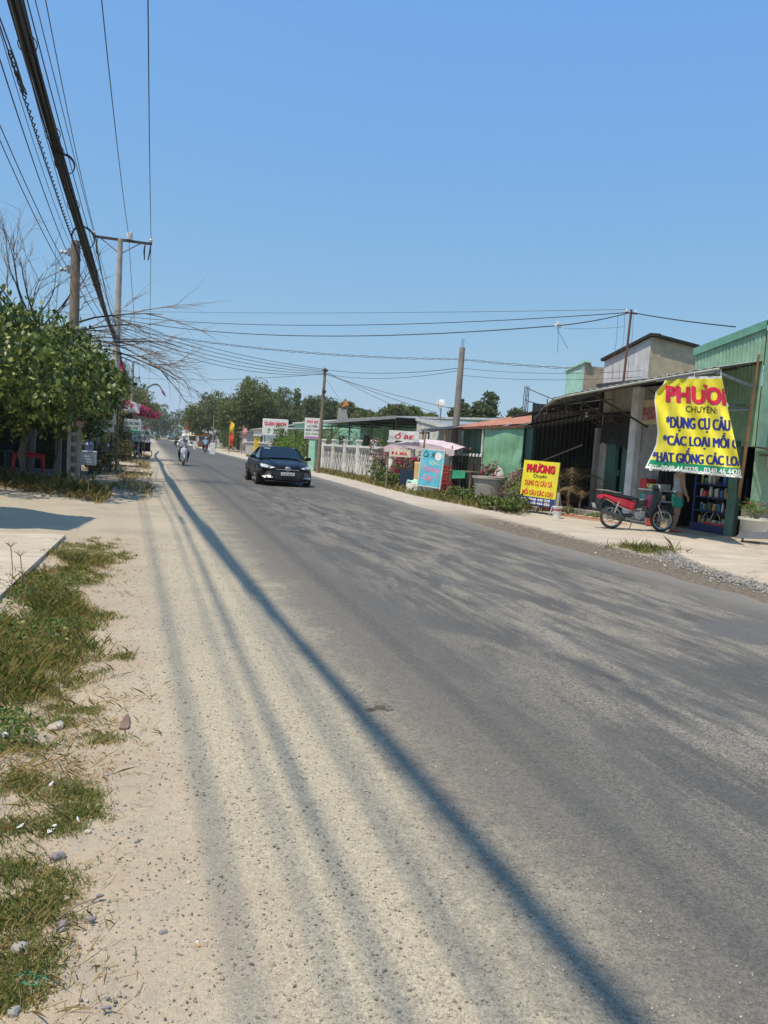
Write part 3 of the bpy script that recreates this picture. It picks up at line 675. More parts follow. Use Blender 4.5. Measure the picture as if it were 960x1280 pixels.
# --- old plastered shop (white pillar, green doors)
ps = thing('plastered_shop', 'low plastered shop with green double doors, white pillar and grey walls under the awning', 'shop')
m_plast = mat('beige_plaster', (.46, .43, .37), .85, dirt=(.2, .18, .15), dirt_amt=.6, streak=True, bmp=.2)
m_plastg = mat('grey_plaster', (.27, .265, .25), .85, dirt=(.15, .14, .13), dirt_amt=.5, streak=True)
wall_part(ps, 'wall', 17.05, 18.08, 0, 3.7, m_plastg)
MB().box((FX-.02, 18.24, 1.85), (.34, .30, 3.7), b=.015).build('pillar', mat('white_pillar', (.66, .68, .69), .7, dirt=(.4, .39, .36), dirt_amt=.4, streak=True), ps)
wall_part(ps, 'wall', 18.4, 20.05, 2.42, 3.75, m_plast)
wall_part(ps, 'wall', 19.72, 20.05, 0, 2.42, m_plast)
MB().box((FX-.05, 20.12, 1.3), (.16, .16, 2.6), b=.01).build('pillar', m_concd, ps)
wall_part(ps, 'threshold', 18.4, 19.72, 0, .14, m_conc)
d1 = MB().box((FX+.05, 18.68, 1.27), (.05, .52, 2.24), b=.006).build('door_leaf', m_dgreen, ps)
MB().box((FX+.012, 18.68, .75), (.02, .40, .7), b=.006).build('door_panel', m_dgreen, d1); MB().box((FX+.012, 18.68, 1.7), (.02, .40, .9), b=.006).build('door_panel', m_dgreen, d1)
d2 = MB().box((FX+.05, 19.42, 1.27), (.05, .58, 2.24), b=.006).build('door_leaf', m_dgreen, ps)
MB().box((FX+.012, 19.42, .75), (.02, .46, .7), b=.006).build('door_panel', m_dgreen, d2); MB().box((FX+.012, 19.42, 1.7), (.02, .46, .9), b=.006).build('door_panel', m_dgreen, d2)
MB().box((FX-.0, 18.99, 1.3), (.03, .03, .16)).build('door_handle', m_steel, d1)
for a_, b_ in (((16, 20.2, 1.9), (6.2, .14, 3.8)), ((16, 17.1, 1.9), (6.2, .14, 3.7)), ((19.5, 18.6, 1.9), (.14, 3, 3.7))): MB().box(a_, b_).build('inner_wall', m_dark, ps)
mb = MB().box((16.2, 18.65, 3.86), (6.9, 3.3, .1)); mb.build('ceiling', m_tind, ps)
# dark cloth hung over the doors
ck = thing('hanging_cloth', 'dark cloth hung across the top of the green double doors', 'cloth', (FX-.12, 19.05, 2.0))
vs = []; fs = []
for i in range(15):
    for j in range(7):
        u = i/14; v = j/6; low = .13*math.sin(u*7)+.10*math.sin(u*17+1)
        vs.append((-.04+.03*math.sin(u*21+v*3), -.72+1.44*u, 1.02-v*(.92+low)))
for i in range(14):
    for j in range(6): a = i*7+j; fs.append((a, a+1, a+8, a+7))
MB().add(vs, fs).build('cloth', mat('dark_cloth', (.022, .02, .02), .9), ck, smooth=True)
MB().tube((0, -.8, 1.03), (0, .8, 1.03), .014).build('rod', m_rust, ck)
# faded poster on the grey wall
po = thing('poster', 'faded cream poster with pink lettering on the grey shop wall behind the banner', 'poster', (FX-.03, 17.72, 2.98), R(-90))
vs = []; fs = []
for i in range(11):
    for j in range(2): vs.append((-.36+.92*i/10, -.01*math.sin(i*1.3), .37-.68*j+(.015*math.sin(i*2.2) if j else -.02*(i/10))))
for i in range(10): fs.append((2*i, 2*i+2, 2*i+3, 2*i+1))
MB().add(vs, fs).build('sheet', mat('faded_cream', (.58, .50, .30), .8, dirt=(.3, .25, .15), dirt_amt=.3), po)
write(po, 'PHƯƠNG', -.30, .52, -.2, .22, -.02, mat('faded_pink', (.45, .10, .16), .8), .035)
# interior of the open shop
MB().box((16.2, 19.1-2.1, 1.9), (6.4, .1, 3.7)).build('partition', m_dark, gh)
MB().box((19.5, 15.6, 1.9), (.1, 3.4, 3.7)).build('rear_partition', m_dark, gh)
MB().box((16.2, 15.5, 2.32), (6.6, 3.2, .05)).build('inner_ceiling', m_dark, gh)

# --- long awning in front of both
aw = thing('shop_awning', 'long rusty tin awning shading the shop fronts, its edge above the yellow banner', 'awning')
fr = [(11.1, 13.15, 3.66), (11.1, 14.3, 3.62), (11.1, 15.5, 3.575), (11.1, 16.7, 3.52), (11.1, 17.9, 3.46), (11.1, 19.1, 3.40), (11.15, 19.9, 3.34), (11.25, 20.75, 3.10)]
bk = [(12.9, 13.93, 4.03), (12.9, 14.4, 4.0), (12.9, 15.5, 3.96), (12.9, 16.7, 3.92), (12.9, 17.9, 3.88), (12.9, 19.1, 3.84), (13.2, 20.0, 3.80), (14.6, 21.4, 3.75)]
for i in range(len(fr)-1):
    a, b_, c, d = map(Vector, (fr[i], fr[i+1], bk[i+1], bk[i]))
    vs = []; fs = []; N = 8
    for k in range(N+1):
        t = k/N; p = a.lerp(b_, t); q = d.lerp(c, t); hgt = (.02 if k % 2 else 0)-.003*(i % 2)
        vs += [p+Vector((0, 0, hgt)), q+Vector((0, 0, hgt)), p+Vector((0, 0, hgt-.004)), q+Vector((0, 0, hgt-.004))]
    for k in range(N): q4 = 4*k; fs += [(q4, q4+4, q4+5, q4+1), (q4+2, q4+3, q4+7, q4+6), (q4, q4+2, q4+6, q4+4)]
    MB().add(vs, fs).build('sheet', m_tin, aw)
mb = MB().path([Vector(p)-Vector((0, 0, .045)) for p in fr], .03, 4); mb.build('front_rail', mat('pale_steel', (.40, .42, .36), .5, dirt=(.2, .15, .1), dirt_amt=.4), aw)
mb = MB().path([Vector(p)-Vector((0, 0, .05)) for p in bk[:-1]], .03, 4); mb.build('wall_rail', m_diron, aw)
MB().tube((11.9, 13.5, 3.74), (11.9, 20.6, 3.46), .03, n=4).build('purlin', m_diron, aw)
MB().tube((11.12, 13.2, 3.55), (12.86, 14.0, 3.42), .04).build('strut', m_steel, aw)
MB().tube((11.5, 14.4, 2.82), (12.86, 14.1, 2.95), .035).build('strut', m_steel, aw)
MB().tube((11.2, 14.2, 2.95), (12.86, 14.3, 3.05), .028).build('strut', m_steel, aw)
MB().tube((11.15, 20.6, 2.92), (12.9, 18.6, 2.92), .022, n=4).build('tie_bar', m_diron, aw)
MB().tube((11.15, 20.0, 3.02), (12.9, 19.9, 3.04), .022, n=4).build('tie_bar', m_diron, aw)
for yy in (15.6, 17.95, 19.0, 20.05): MB().tube((11.2, yy, 3.36), (12.9, yy-.12, 2.6), .028, n=4).build('brace', m_diron, aw)
for yy in (18.5, 19.3, 20.4): MB().tube((11.2, yy, 3.35), (11.2+.02, yy, 2.95), .018, n=4).build('hanger', m_diron, aw)
MB().tube((11.2, 20.5, 3.12), (11.0, 20.72, 2.72), .03, n=4).build('end_post', m_diron, aw)
# square hanging frame and bulb
hf = thing('iron_bracket', 'empty square iron bracket hanging below the awning near the green doors', 'bracket', (12.35, 19.1, 0))
mb = MB()
for a, b_ in (((0, .3, 3.35), (0, .3, 2.75)), ((0, -.35, 3.35), (0, -.35, 2.75)), ((0, .3, 2.75), (0, -.35, 2.75)), ((0, .3, 3.35), (0, -.35, 3.35))): mb.tube(a, b_, .014, n=4)
mb.build('bars', m_rust, hf)
for yy in (.3, -.35): MB().tube((0, yy, 3.35), (0, yy, 3.6), .008, n=4).build('hook', m_wire, hf)
bl = thing('light_bulb', 'small clear light bulb hanging under the awning left of the green doors', 'bulb', (12.2, 19.8, 2.95))
MB().lathe([(0, -.09), (.035, -.075), (.05, -.03), (.042, .02), (.02, .06), (.02, .08)], n=12).build('glass', mat('bulb_glass', (.75, .75, .7), .15, bmp=0), bl, smooth=True)
MB().lathe([(.022, .06), (.022, .12), (.004, .13), (.004, .5)], n=10).build('socket', m_black, bl)
# --- dark recess of old tin walls, left of the awning
rc = thing('tin_lean_to', 'dark recessed lean-to of old upright tin sheets behind the potted shrubs', 'shed')
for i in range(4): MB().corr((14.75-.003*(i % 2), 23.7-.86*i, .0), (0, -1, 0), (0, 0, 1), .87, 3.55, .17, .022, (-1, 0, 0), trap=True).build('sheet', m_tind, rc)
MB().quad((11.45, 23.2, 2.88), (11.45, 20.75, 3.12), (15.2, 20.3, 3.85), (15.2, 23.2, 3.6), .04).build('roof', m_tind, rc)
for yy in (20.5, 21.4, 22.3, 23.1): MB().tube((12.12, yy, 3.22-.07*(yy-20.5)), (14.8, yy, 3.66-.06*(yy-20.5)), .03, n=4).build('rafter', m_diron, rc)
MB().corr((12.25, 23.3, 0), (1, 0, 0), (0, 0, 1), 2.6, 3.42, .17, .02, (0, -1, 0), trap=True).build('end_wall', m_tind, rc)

# --- house with green tarpaulin wall and rusty red roof
th = thing('tarpaulin_house', 'small house closed with a pale green tarpaulin under a rusty red tin roof', 'house')
vs = []; fs = []; nu, nv = 22, 12
for i in range(nu+1):
    for j in range(nv+1):
        u = i/nu; v = j/nv
        vs.append((12.1+.03*math.sin(u*8+v*5)+.02*math.sin(v*17+u*3)-.03*math.sin(u*3.1)*v, 26.7-3.35*u, 2.62-2.5*v+.03*math.sin(u*6.3)))
for i in range(nu):
    for j in range(nv): a = i*(nv+1)+j; fs.append((a, a+1, a+nv+2, a+nv+1))
MB().add(vs, fs).build('tarpaulin_wall', mat('pale_green_tarp', (.22, .46, .27), .45, dirt=(.15, .32, .2), dirt_amt=.5, dirt_scale=2.5), th, smooth=True)
MB().box((12.16, 23.08, 1.3), (.1, .5, 2.6)).build('corner_board', m_dgreen, th)
for i in range(4): MB().box((12.5, 27.4+i*.62, 1.35), (.06, .56, 2.7), b=.01).build('door_panel', m_dgreen, th)
MB().box((12.1, 26.8, 1.35), (.06, .06, 2.6)).build('post', m_white, th)
MB().box((12.08, 23.36, 1.35), (.06, .06, 2.6)).build('post', m_black, th)
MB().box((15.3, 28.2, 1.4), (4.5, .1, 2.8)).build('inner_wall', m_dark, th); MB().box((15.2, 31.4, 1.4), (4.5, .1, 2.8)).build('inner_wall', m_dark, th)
for i in range(7):
    y0 = 23.35+.92*i
    vs = []; fs = []
    for k in range(9):
        yy = y0+.94*k/8; h_ = (.022 if k % 2 else 0)+.003*(i % 2)
        for (xx, zz) in ((12.0, 2.70), (13.5, 3.08), (15.4, 3.52)): vs.append((xx, yy, zz-.012*(yy-24)+h_))
    for k in range(8):
        for j in range(2): a = k*3+j; fs.append((a, a+1, a+4, a+3))
    o = MB().add(vs, fs).build('roof_sheet', m_rtin, th); md = o.modifiers.new('t', 'SOLIDIFY'); md.thickness = .006
mb = MB()
for yy in (23.1, 24.6, 26.1, 27.6, 29): mb.tube((12.04, yy, 2.66-.012*(yy-24)), (15.3, yy, 3.44-.012*(yy-24)), .03, n=4)
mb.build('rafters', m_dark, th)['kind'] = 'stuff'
MB().box((12.03, 26.1, 2.62), (.05, 6.3, .09)).build('fascia', m_rust, th)
# overlapping tin shades further along
for k, (y0, y1, x0, z0, z1, mm, lab) in enumerate(((28.6, 31.4, 11.2, 2.5, 2.85, m_tind, 'dark tin shade propped out beside the rusty red roof'), (31.3, 33.8, 11.5, 2.42, 2.8, m_tin, 'pale tin shade in front of the cream ribbed shed'))):
    t = thing('stall_awning', lab, 'awning', group='tin shades over the roadside stalls')
    for i in range(3):
        a = y0+(y1-y0)*i/3; b_ = y0+(y1-y0)*(i+1)/3
        MB().quad((x0, a, z0+.01*i), (x0, b_, z0+.01*i), (x0+1.9, b_, z1), (x0+1.9, a, z1), .025).build('sheet', mm, t)
    for yy in (y0+.1, y1-.1): MB().tube((x0+.1, yy, 0), (x0+.1, yy, z0), .035, n=6).build('post', m_wood, t)
    MB().tube((x0+.05, y0, z0-.03), (x0+.05, y1, z0-.03), .025, n=4).build('rail', m_wood, t)

# --- cream ribbed shed with satellite dish
m_cream = mat('cream_tin', (.66, .66, .58), .5, dirt=(.4, .38, .32), dirt_amt=.3, streak=True)
cs = thing('ribbed_shed', 'cream ribbed metal shed with a sloping top, satellite dish above it', 'shed')
def ctop(y): return 2.62+(y-31.2)*.105
for i in range(6):
    yy = 37.0-i*.97
    MB().corr((13.0-.003*(i % 2), yy, 0), (0, -1, 0), (0, 0, 1), .98, 1, .2, .02, (-1, 0, 0), top=lambda u, yy=yy: ctop(yy-u)).build('sheet', m_cream, cs)
MB().quad((12.94, 37.1, ctop(37.1)+.05), (12.94, 31.1, ctop(31.1)+.05), (12.94, 31.1, ctop(31.1)-.1), (12.94, 37.1, ctop(37.1)-.1), .03).build('capping', m_cream, cs)
MB().quad((13, 37, ctop(37)), (13, 31.1, ctop(31.1)), (18, 31.1, ctop(31.1)+.1), (18, 37, ctop(37)+.1), .03).build('roof', m_tin, cs)
MB().box((15.5, 31.15, 1.3), (5, .06, 2.6)).build('side_wall', m_cream, cs)
ds = thing('satellite_dish', 'round white satellite dish on a short mast above the cream ribbed shed', 'satellite dish', (13.9, 36.2, 3.1), R(-40))
pr = [(0, .12), (.15, .11), (.3, .07), (.42, 0)]
MB().lathe([(r, -z) for r, z in pr], (0, 0, 0), 24, 'Y').xf(Matrix.Translation((0, 0, .95)) @ Matrix.Rotation(R(-25), 4, 'X') @ Matrix.Scale(.6, 4)).build('dish', mat('dish_white', (.52, .53, .52), .6), ds, smooth=True)
MB().tube((0, .1, 0), (0, .1, .95), .03).build('mast', m_steel, ds)
MB().path([(0, 0, .6), (0, -.35, .75), (0, -.42, 1.05)], .012, 5).build('feed_arm', m_steel, ds); MB().box((0, -.42, 1.07), (.06, .08, .06)).build('feed_horn', m_white, ds)

# --- upper walls behind the awning
uw = thing('stained_house', 'taller stained whitewashed house with dark coping, rising behind the awning and iron rod', 'house')
m_lime = mat('limewash', (.56, .58, .60), .85, dirt=(.10, .10, .10), dirt_amt=.65, dirt_scale=.9, streak=True)
m_bstain = mat('stained_beige', (.58, .47, .31), .85, dirt=(.25, .2, .14), dirt_amt=.4, dirt_scale=.8)
a = atX(756, 451, 16); b_ = atX(814, 420, 16); c_ = atY(871, 434, b_.y)
def wallpoly(o, pts, thv, name, material):
    m = MB(); n_ = len(pts); t = Vector(thv); pts = [Vector(p) for p in pts]
    m.add(pts+[p+t for p in pts], [tuple(range(n_)), tuple(range(n_, 2*n_))[::-1]]+[(i, (i+1) % n_, (i+1) % n_+n_, i+n_) for i in range(n_)])
    return m.build(name, material, o)
wallpoly(uw, [(16, a.y, 2), (16, b_.y, 2), b_, a], (.2, 0, 0), 'front_wall', m_lime)
wallpoly(uw, [(16.01, b_.y-.005, 2), (c_.x, b_.y-.005, 2), c_, b_+Vector((.01, -.005, 0))], (0, .2, 0), 'side_wall', m_bstain)
mb = MB(); mb.quad(a+Vector((-.12, .1, .03)), b_+Vector((-.12, -.12, .03)), b_+Vector((.3, -.12, .05)), a+Vector((.3, .1, .05)), .1); mb.build('coping', m_dark, uw)
mb = MB(); mb.quad(b_+Vector((.2, -.14, .02)), c_+Vector((0, -.14, .02)), c_+Vector((0, .2, .02)), b_+Vector((.2, .2, .02)), .09); mb.build('coping', m_dark, uw)
u2 = thing('pale_green_house', 'pale green painted upper wall with a stained bare side, just left of the whitewashed house', 'house')
a = atX(708, 465, 16); b_ = atX(731, 453, 16); a0 = a.copy()
wallpoly(u2, [(16, a.y, 2), (16, b_.y, 2), b_, a], (.2, 0, 0), 'front_wall', mat('aqua_paint', (.36, .66, .56), .7, dirt=(.25, .42, .36), dirt_amt=.3))
q1 = atY(731, 453, b_.y); q2 = atY(740, 458, b_.y); q3 = atY(757, 459, b_.y)
wallpoly(u2, [(16.01, b_.y-.005, 2), (q3.x+.3, b_.y-.005, 2), (q3.x+.3, b_.y-.005, q3.z), (q2.x, b_.y-.005, q2.z), (q2.x-.1, b_.y-.005, q2.z+.14), (16.01, b_.y-.005, b_.z)], (0, .2, 0), 'side_wall', mat('bare_stained_plaster', (.50, .42, .30), .9, dirt=(.10, .085, .07), dirt_amt=.8, dirt_scale=1.6, bmp=.4))
MB().quad(a+Vector((-.06, .1, .03)), b_+Vector((-.06, -.1, .03)), b_+Vector((.25, -.1, .03)), a+Vector((.25, .1, .03)), .07).build('coping', mat('aqua_paint', (.36, .66, .56)), u2)
rod = thing('iron_mast', 'rusty iron mast carrying cables above the awning in front of the whitewashed wall', 'mast', (13.0, 19.3, 3.6), rot=(0, R(1.5), 0))
MB().tube((0, 0, -.5), (0, 0, 2.4), .035, n=8).build('pipe', m_rust, rod)
MB().tube((-.18, 0, 2.3), (.2, 0, 2.3), .02, n=5).build('cross_bar', m_rust, rod)
for x in (-.15, .16): MB().lathe([(.0, 2.3), (.03, 2.31), (.035, 2.36), (.015, 2.4)], (x, 0, 0), 8).build('insulator', m_white, rod)
for x in (-.32, -.12, .12): 
    t = thing('loose_wire', {-.32: 'longest loose wire dangling left of the iron mast', -.12: 'short loose wire dangling against the iron mast', .12: 'loose wire dangling right of the iron mast'}[x], 'wire', (13.0+x*.5, 19.3-x, 4.0))
    MB().path([(0, 0, 1.85), (.03, 0, 1.2), (-.02, 0, .5), (0, 0, .0)], .006, 4).build('strand', m_wire, t)

# ------------------------------------------------------------------ banner: gridded cloth, lettering follows it
bn = thing('vinyl_banner', 'big yellow vinyl shop banner with red and blue lettering, flaring out below the awning edge', 'banner')
LB = [(470, 834), (480, 829), (490, 819.5), (500, 818), (520, 820), (540, 822), (555, 820), (565, 816), (575, 811), (583, 807), (592, 805)]
RB = [(470, 902), (480, 904), (500, 908), (510, 909.5), (530, 914), (550, 918.5), (570, 922.5), (585, 925.5), (600, 927.5)]
def il(tab, y): return float(np.interp(y, [t[0] for t in tab], [t[1] for t in tab]))
def bx(u, v): return 11.1-.14*v*v+.05*math.sin(u*9+v*5)*(.3+v)+.034*math.sin(u*23-v*9+1)*(.4+.6*v)+.018*math.sin((u-.1)*31+v*14)*(1-v*.5)-.10*max(0, .18-u)*4*math.sin(v*6)
def bsurf(px, py, off=0.0):
    v = (py-470-(px-866)*.0)/125; u = (px-il(LB, py))/(il(RB, py)-il(LB, py))
    return atX(px, py, bx(u, v)-off)
NU, NV = 110, 84
def bedge(u): return 471-3*u*.3, 585+u*12.5
vs = []; fs = []
for i in range(NU+1):
    u = i/NU; t0, t1 = bedge(u)
    for j in range(NV+1):
        py = t0+(t1-t0)*j/NV; px = il(LB, py)+(il(RB, py)-il(LB, py))*u; vs.append(bsurf(px, py))
f_y, f_g, f_w = [], [], []
for i in range(NU):
    for j in range(NV):
        q = i*(NV+1)+j; f = (q, q+NV+1, q+NV+2, q+1)
        fr_ = (j+.5)/NV; left = (i+.5)/NU
        if fr_ > .975 or left < .022 or (fr_ < .02): f_w.append(f)
        elif fr_ > .905: f_g.append(f)
        else: f_y.append(f)
me = MB().add(vs, f_y+f_g+f_w)
o = me.build('sheet', [m_yel, m_grn, mat('vinyl_hem', (.78, .78, .74), .5)], bn, smooth=False)
for k, p_ in enumerate(o.data.polygons): p_.material_index = 0 if k < len(f_y) else (1 if k < len(f_y)+len(f_g) else 2); p_.use_smooth = True
def banner_text(body, x0, x1, y0, y1, mt, bold=.02, off=.012, slope=.055, name='lettering', shear=0, fat=0):
    v, f = textgeo(body, bold, shear)
    bm = bmesh.new()
    for sh_ in (0,) if not fat else (-fat, 0, fat):
        bvs = [bm.verts.new((x0+(x1-x0)*a+sh_, y1+(y0-y1)*b+slope*(x1-x0)*a, 0)) for a, b in v]
        for ff in f:
            try: bm.faces.new([bvs[i] for i in ff])
            except ValueError: pass
    bmesh.ops.triangulate(bm, faces=bm.faces[:])
    for xx in np.arange(math.floor(x0/1.0)*1.0, x1+2, 1.0):
        bmesh.ops.bisect_plane(bm, geom=bm.verts[:]+bm.edges[:]+bm.faces[:], plane_co=(xx, 0, 0), plane_no=(1, 0, 0))
    for yy in np.arange(math.floor(y0/2)*2, y1+8, 2):
        bmesh.ops.bisect_plane(bm, geom=bm.verts[:]+bm.edges[:]+bm.faces[:], plane_co=(0, yy, 0), plane_no=(0, 1, 0))
    kill = [ff for ff in bm.faces if not (il(LB, ff.calc_center_median().y)+1.3 < ff.calc_center_median().x < il(RB, ff.calc_center_median().y)-.6)]
    bmesh.ops.delete(bm, geom=kill, context='FACES')
    for i_, q in enumerate(bm.verts): q.co = bsurf(q.co.x, q.co.y, off)
    me = bpy.data.meshes.new(name); bm.to_mesh(me); bm.free(); me.materials.append(mt)
    o = bpy.data.objects.new(name, me); C.objects.link(o); o.parent = bn; return o
m_shadow = mat('red_outline', (.42, .10, .12), .5, bmp=0)
banner_text('PHƯƠNG', 833.2, 941, 479.4, 503.4, m_shadow, .05, .005)
banner_text('PHƯƠNG', 832, 940, 478, 502, m_ink_red, .045, .009)
banner_text('CHUYÊN:', 857, 896.5, 505, 514.8, m_ink_dark, .012, .007)
banner_text('*DỤNG CỤ CÂU CÁ', 833, 930.5, 516.8, 538.2, m_ink_blue, .0, fat=.85, off=.007)
banner_text('*CÁC LOẠI MỒI CÁ', 829, 931, 536.8, 559, m_ink_blue, .0, fat=.85, off=.007)
banner_text('*HẠT GIỐNG CÁC LOẠI', 816, 931, 557.5, 580, m_ink_blue, .0, fat=.85, off=.007)
banner_text('ĐT: 0948 44 0339 - 0348 46 4420', 811, 926, 580, 588, m_ink_white, .01, fat=.15, off=.016)
# crumpled strip at the torn right edge
vs = [bsurf(909, 502), atX(914, 512, 11.25), bsurf(912, 514), bsurf(908, 500)]
MB().quad(atX(903, 492, 11.12), atX(911, 507, 11.3), atX(909, 511, 11.25), atX(906, 508, 11.1)).build('torn_edge', m_white, bn)
MB().tube((11.1, 13.25, 3.56), (11.1, 15.15, 3.5), .02, n=6).build('top_rod', m_steel, bn)
MB().tube(bsurf(806, 585.5)+Vector((.02, 0, 0)), bsurf(927, 597.3)+Vector((.02, 0, 0)), .014, n=6).build('bottom_rod', m_steel, bn)
for k, (px, py) in enumerate(((834, 472), (868, 471), (901, 472))):
    q_ = bsurf(px, py, .01); MB().path([q_, q_+Vector((.01, .02, .10)), Vector((11.1, q_.y+.02, 3.60))], .006, 4).build('cord', m_white, bn)
# bamboo pole the banner is tied to
bp = thing('bamboo_pole', 'tall reddish bamboo pole leaning beside the yellow banner', 'pole')
p0 = G(917, 671); p1 = atX(945, 470, 12.1)
mb = MB().path([p0.lerp(p1, t) for t in (0, .25, .5, .75, 1.12)], [.045, .042, .036, .03, .022], 8); mb.build('cane', m_bamboo, bp)
d = (p1-p0).normalized()
for k in range(9):
    c = p0+(p1-p0)*(.07+.11*k); MB().tube(c-d*.012, c+d*.012, .047-.002*k, n=8).build('node', mat('bamboo_node', (.25, .14, .08)), bp)
# ================================================================== people
def human(root, J, rad, cloth, name='body'):
    """one continuous skinned body. J joints, E edges"""
    pass
def skinmesh(name, pts, edges, radii, material, parent, sub=2, root_i=0):
    me = bpy.data.meshes.new(name); me.from_pydata([tuple(p) for p in pts], edges, []); me.update()
    o = bpy.data.objects.new(name, me); C.objects.link(o)
    sk = o.modifiers.new('k', 'SKIN'); sk.use_smooth_shade = True; sk.branch_smoothing = .4
    for i, r_ in enumerate(radii):
        q = me.skin_vertices[0].data[i]; q.radius = r_ if isinstance(r_, (tuple, list)) else (r_, r_); q.use_root = (i == root_i)
    ss = o.modifiers.new('s', 'SUBSURF'); ss.levels = ss.render_levels = sub
    dg = bpy.context.evaluated_depsgraph_get(); dg.update()
    m2 = bpy.data.meshes.new_from_object(o.evaluated_get(dg)); bpy.data.objects.remove(o)
    m2.polygons.foreach_set('use_smooth', [True]*len(m2.polygons)); m2.materials.clear(); m2.materials.append(material); m2.name = name
    o = bpy.data.objects.new(name, m2); C.objects.link(o); o.parent = parent
    return o
def figure(root, P, skin=m_skin, fingers=True, head=True, sub=2, hair=True):
    """P: dict of joints (pelvis chest neck head shL elL haL ... hipL knL anL toL). Bare body as one surface with hands"""
    names = ['pelvis', 'belly', 'chest', 'neck', 'head']; pts = [P[k] for k in names]
    rad = [(.15, .12), (.13, .10), (.16, .115), (.055, .055), (.06, .06)]; E = [(0, 1), (1, 2), (2, 3), (3, 4)]
    def add(p, r_, to): pts.append(Vector(p)); rad.append(r_); E.append((to, len(pts)-1)); return len(pts)-1
    for s in 'LR':
        a = add(P['sh'+s], .056, 2); b = add(P['el'+s], .038, a); w = add(P['ha'+s], .026, b)
        d = (Vector(P['ha'+s])-Vector(P['el'+s])).normalized(); pm = add(Vector(P['ha'+s])+d*.06, (.038, .02), w)
        if fingers:
            sd = d.cross(Vector((1, 0, 0)) if abs(d.x) < .8 else Vector((0, 1, 0))).normalized(); up = d.cross(sd)
            for k, ln in enumerate((.062, .072, .068, .052)):
                q = add(Vector(pts[pm])+sd*(.027-.018*k)+d*.025, .009, pm); q = add(Vector(pts[q])+d*ln*.5+up*.008, .0085, q); add(Vector(pts[q])+d*ln*.42+up*.022, .0075, q)
            q = add(Vector(pts[w])+sd*.045+d*.045, .011, pm); add(Vector(pts[q])+d*.035+sd*.008, .009, q)
        h = add(P['hip'+s], .085, 0); k = add(P['kn'+s], .055, h); c = add(Vector(P['kn'+s]).lerp(Vector(P['an'+s]), .35), .056, k); an = add(P['an'+s], .036, c)
        hl = add(Vector(P['an'+s])+Vector((0, 0, -.05)), .036, an); add(P['to'+s], .026, hl)
    o = skinmesh('body', pts, E, rad, skin, root, sub)
    if head:
        hd = thing_head(root, Vector(P['head']), Vector(P.get('face', (1, 0, 0))), skin, hair)
    return o
def thing_head(root, c, face, skin, hair=True):
    face = face.normalized(); M = Matrix.Translation(c) @ face.to_track_quat('X', 'Z').to_matrix().to_4x4()
    mb = MB(); vs = []; fs = []
    nz, na = 13, 18
    for i in range(nz):
        t = i/(nz-1); z = -.115+.235*t; w = math.sin(math.pi*min(1, .06+t*.9))**.55
        for k in range(na):
            th = 2*math.pi*k/na; x = math.cos(th)*.092*w; y = math.sin(th)*.074*w
            if x > 0 and z < -.03: x *= .92; y *= .85
            if math.cos(th) > .9 and -.03 < z < .015: x += .018          # nose
            if math.cos(th) > .75 and .015 < z < .04: x -= .006          # eye sockets
            if x < 0: x -= .012
            vs.append((x, y, z))
    for i in range(nz-1):
        for k in range(na): fs.append((i*na+k, i*na+(k+1) % na, (i+1)*na+(k+1) % na, (i+1)*na+k))
    fs += [tuple(range(na))[::-1], tuple(range((nz-1)*na, nz*na))]
    h = MB().add(vs, fs).xf(M).build('head', skin, root, smooth=True)
    for s in (-1, 1):
        MB().lathe([(0, -.008), (.022, -.004), (.026, .0), (.018, .006), (0, .008)], (0, s*.078, 0), 8, 'Y').xf(M).build('ear', skin, h, smooth=True)
        MB().lathe([(0, .012), (.010, .008), (.012, 0), (.010, -.006)], (.082, s*.03, .024), 8, 'X').xf(M).build('eye', m_hair, h)
    MB().box((.083, 0, -.055), (.012, .045, .010)).xf(M).build('mouth', mat('lips', (.30, .09, .08)), h)
    if hair:
        vs2 = [(v[0]*1.10-.008, v[1]*1.10, v[2]*1.06+.006) for v in vs]
        f2 = [f for f in fs if len(f) == 4 and (sum(vs[i][2] for i in f)/4 > .055 or (sum(vs[i][0] for i in f)/4 < -.02 and sum(vs[i][2] for i in f)/4 > -.05))]
        MB().add(vs2, f2+[fs[-1]]).xf(M).build('hair', m_hair, h, smooth=True)
    return h

# ================================================================== motorbike (heading +x, wheels on the ground at z 0)
def spokes(x, R_, y=0):
    mb = MB()
    for k in range(12):
        th = math.pi*2*k/12+.1; mb.tube((x+.035*math.cos(th), y+(.02 if k % 2 else -.02), R_+.035*math.sin(th)), (x+(R_-.055)*math.cos(th), y, R_+(R_-.055)*math.sin(th)), .0035, n=3)
    return mb
def wheel(root, x, R_=.285, name='wheel', tyre=m_rubber, rimm=m_chrome):
    w = MB().torus((x, 0, R_), R_-.034, .034, 30, 8).build(name, tyre, root, smooth=True)
    MB().lathe([(R_-.075, -.026), (R_-.058, -.03), (R_-.058, .03), (R_-.075, .026)], (x, 0, R_), 26, 'Y').build('rim', rimm, w, smooth=True)
    MB().lathe([(0, -.06), (.045, -.055), (.055, -.02), (.055, .02), (.045, .055), (0, .06)], (x, 0, R_), 14, 'Y').build('hub', m_steel, w, smooth=True)
    s = spokes(x, R_).build('spokes', m_chrome, w); s['kind'] = 'stuff'
    MB().torus((x, .045, R_), .10, .008, 18, 4).build('brake_disc', m_steel, w)
    return w
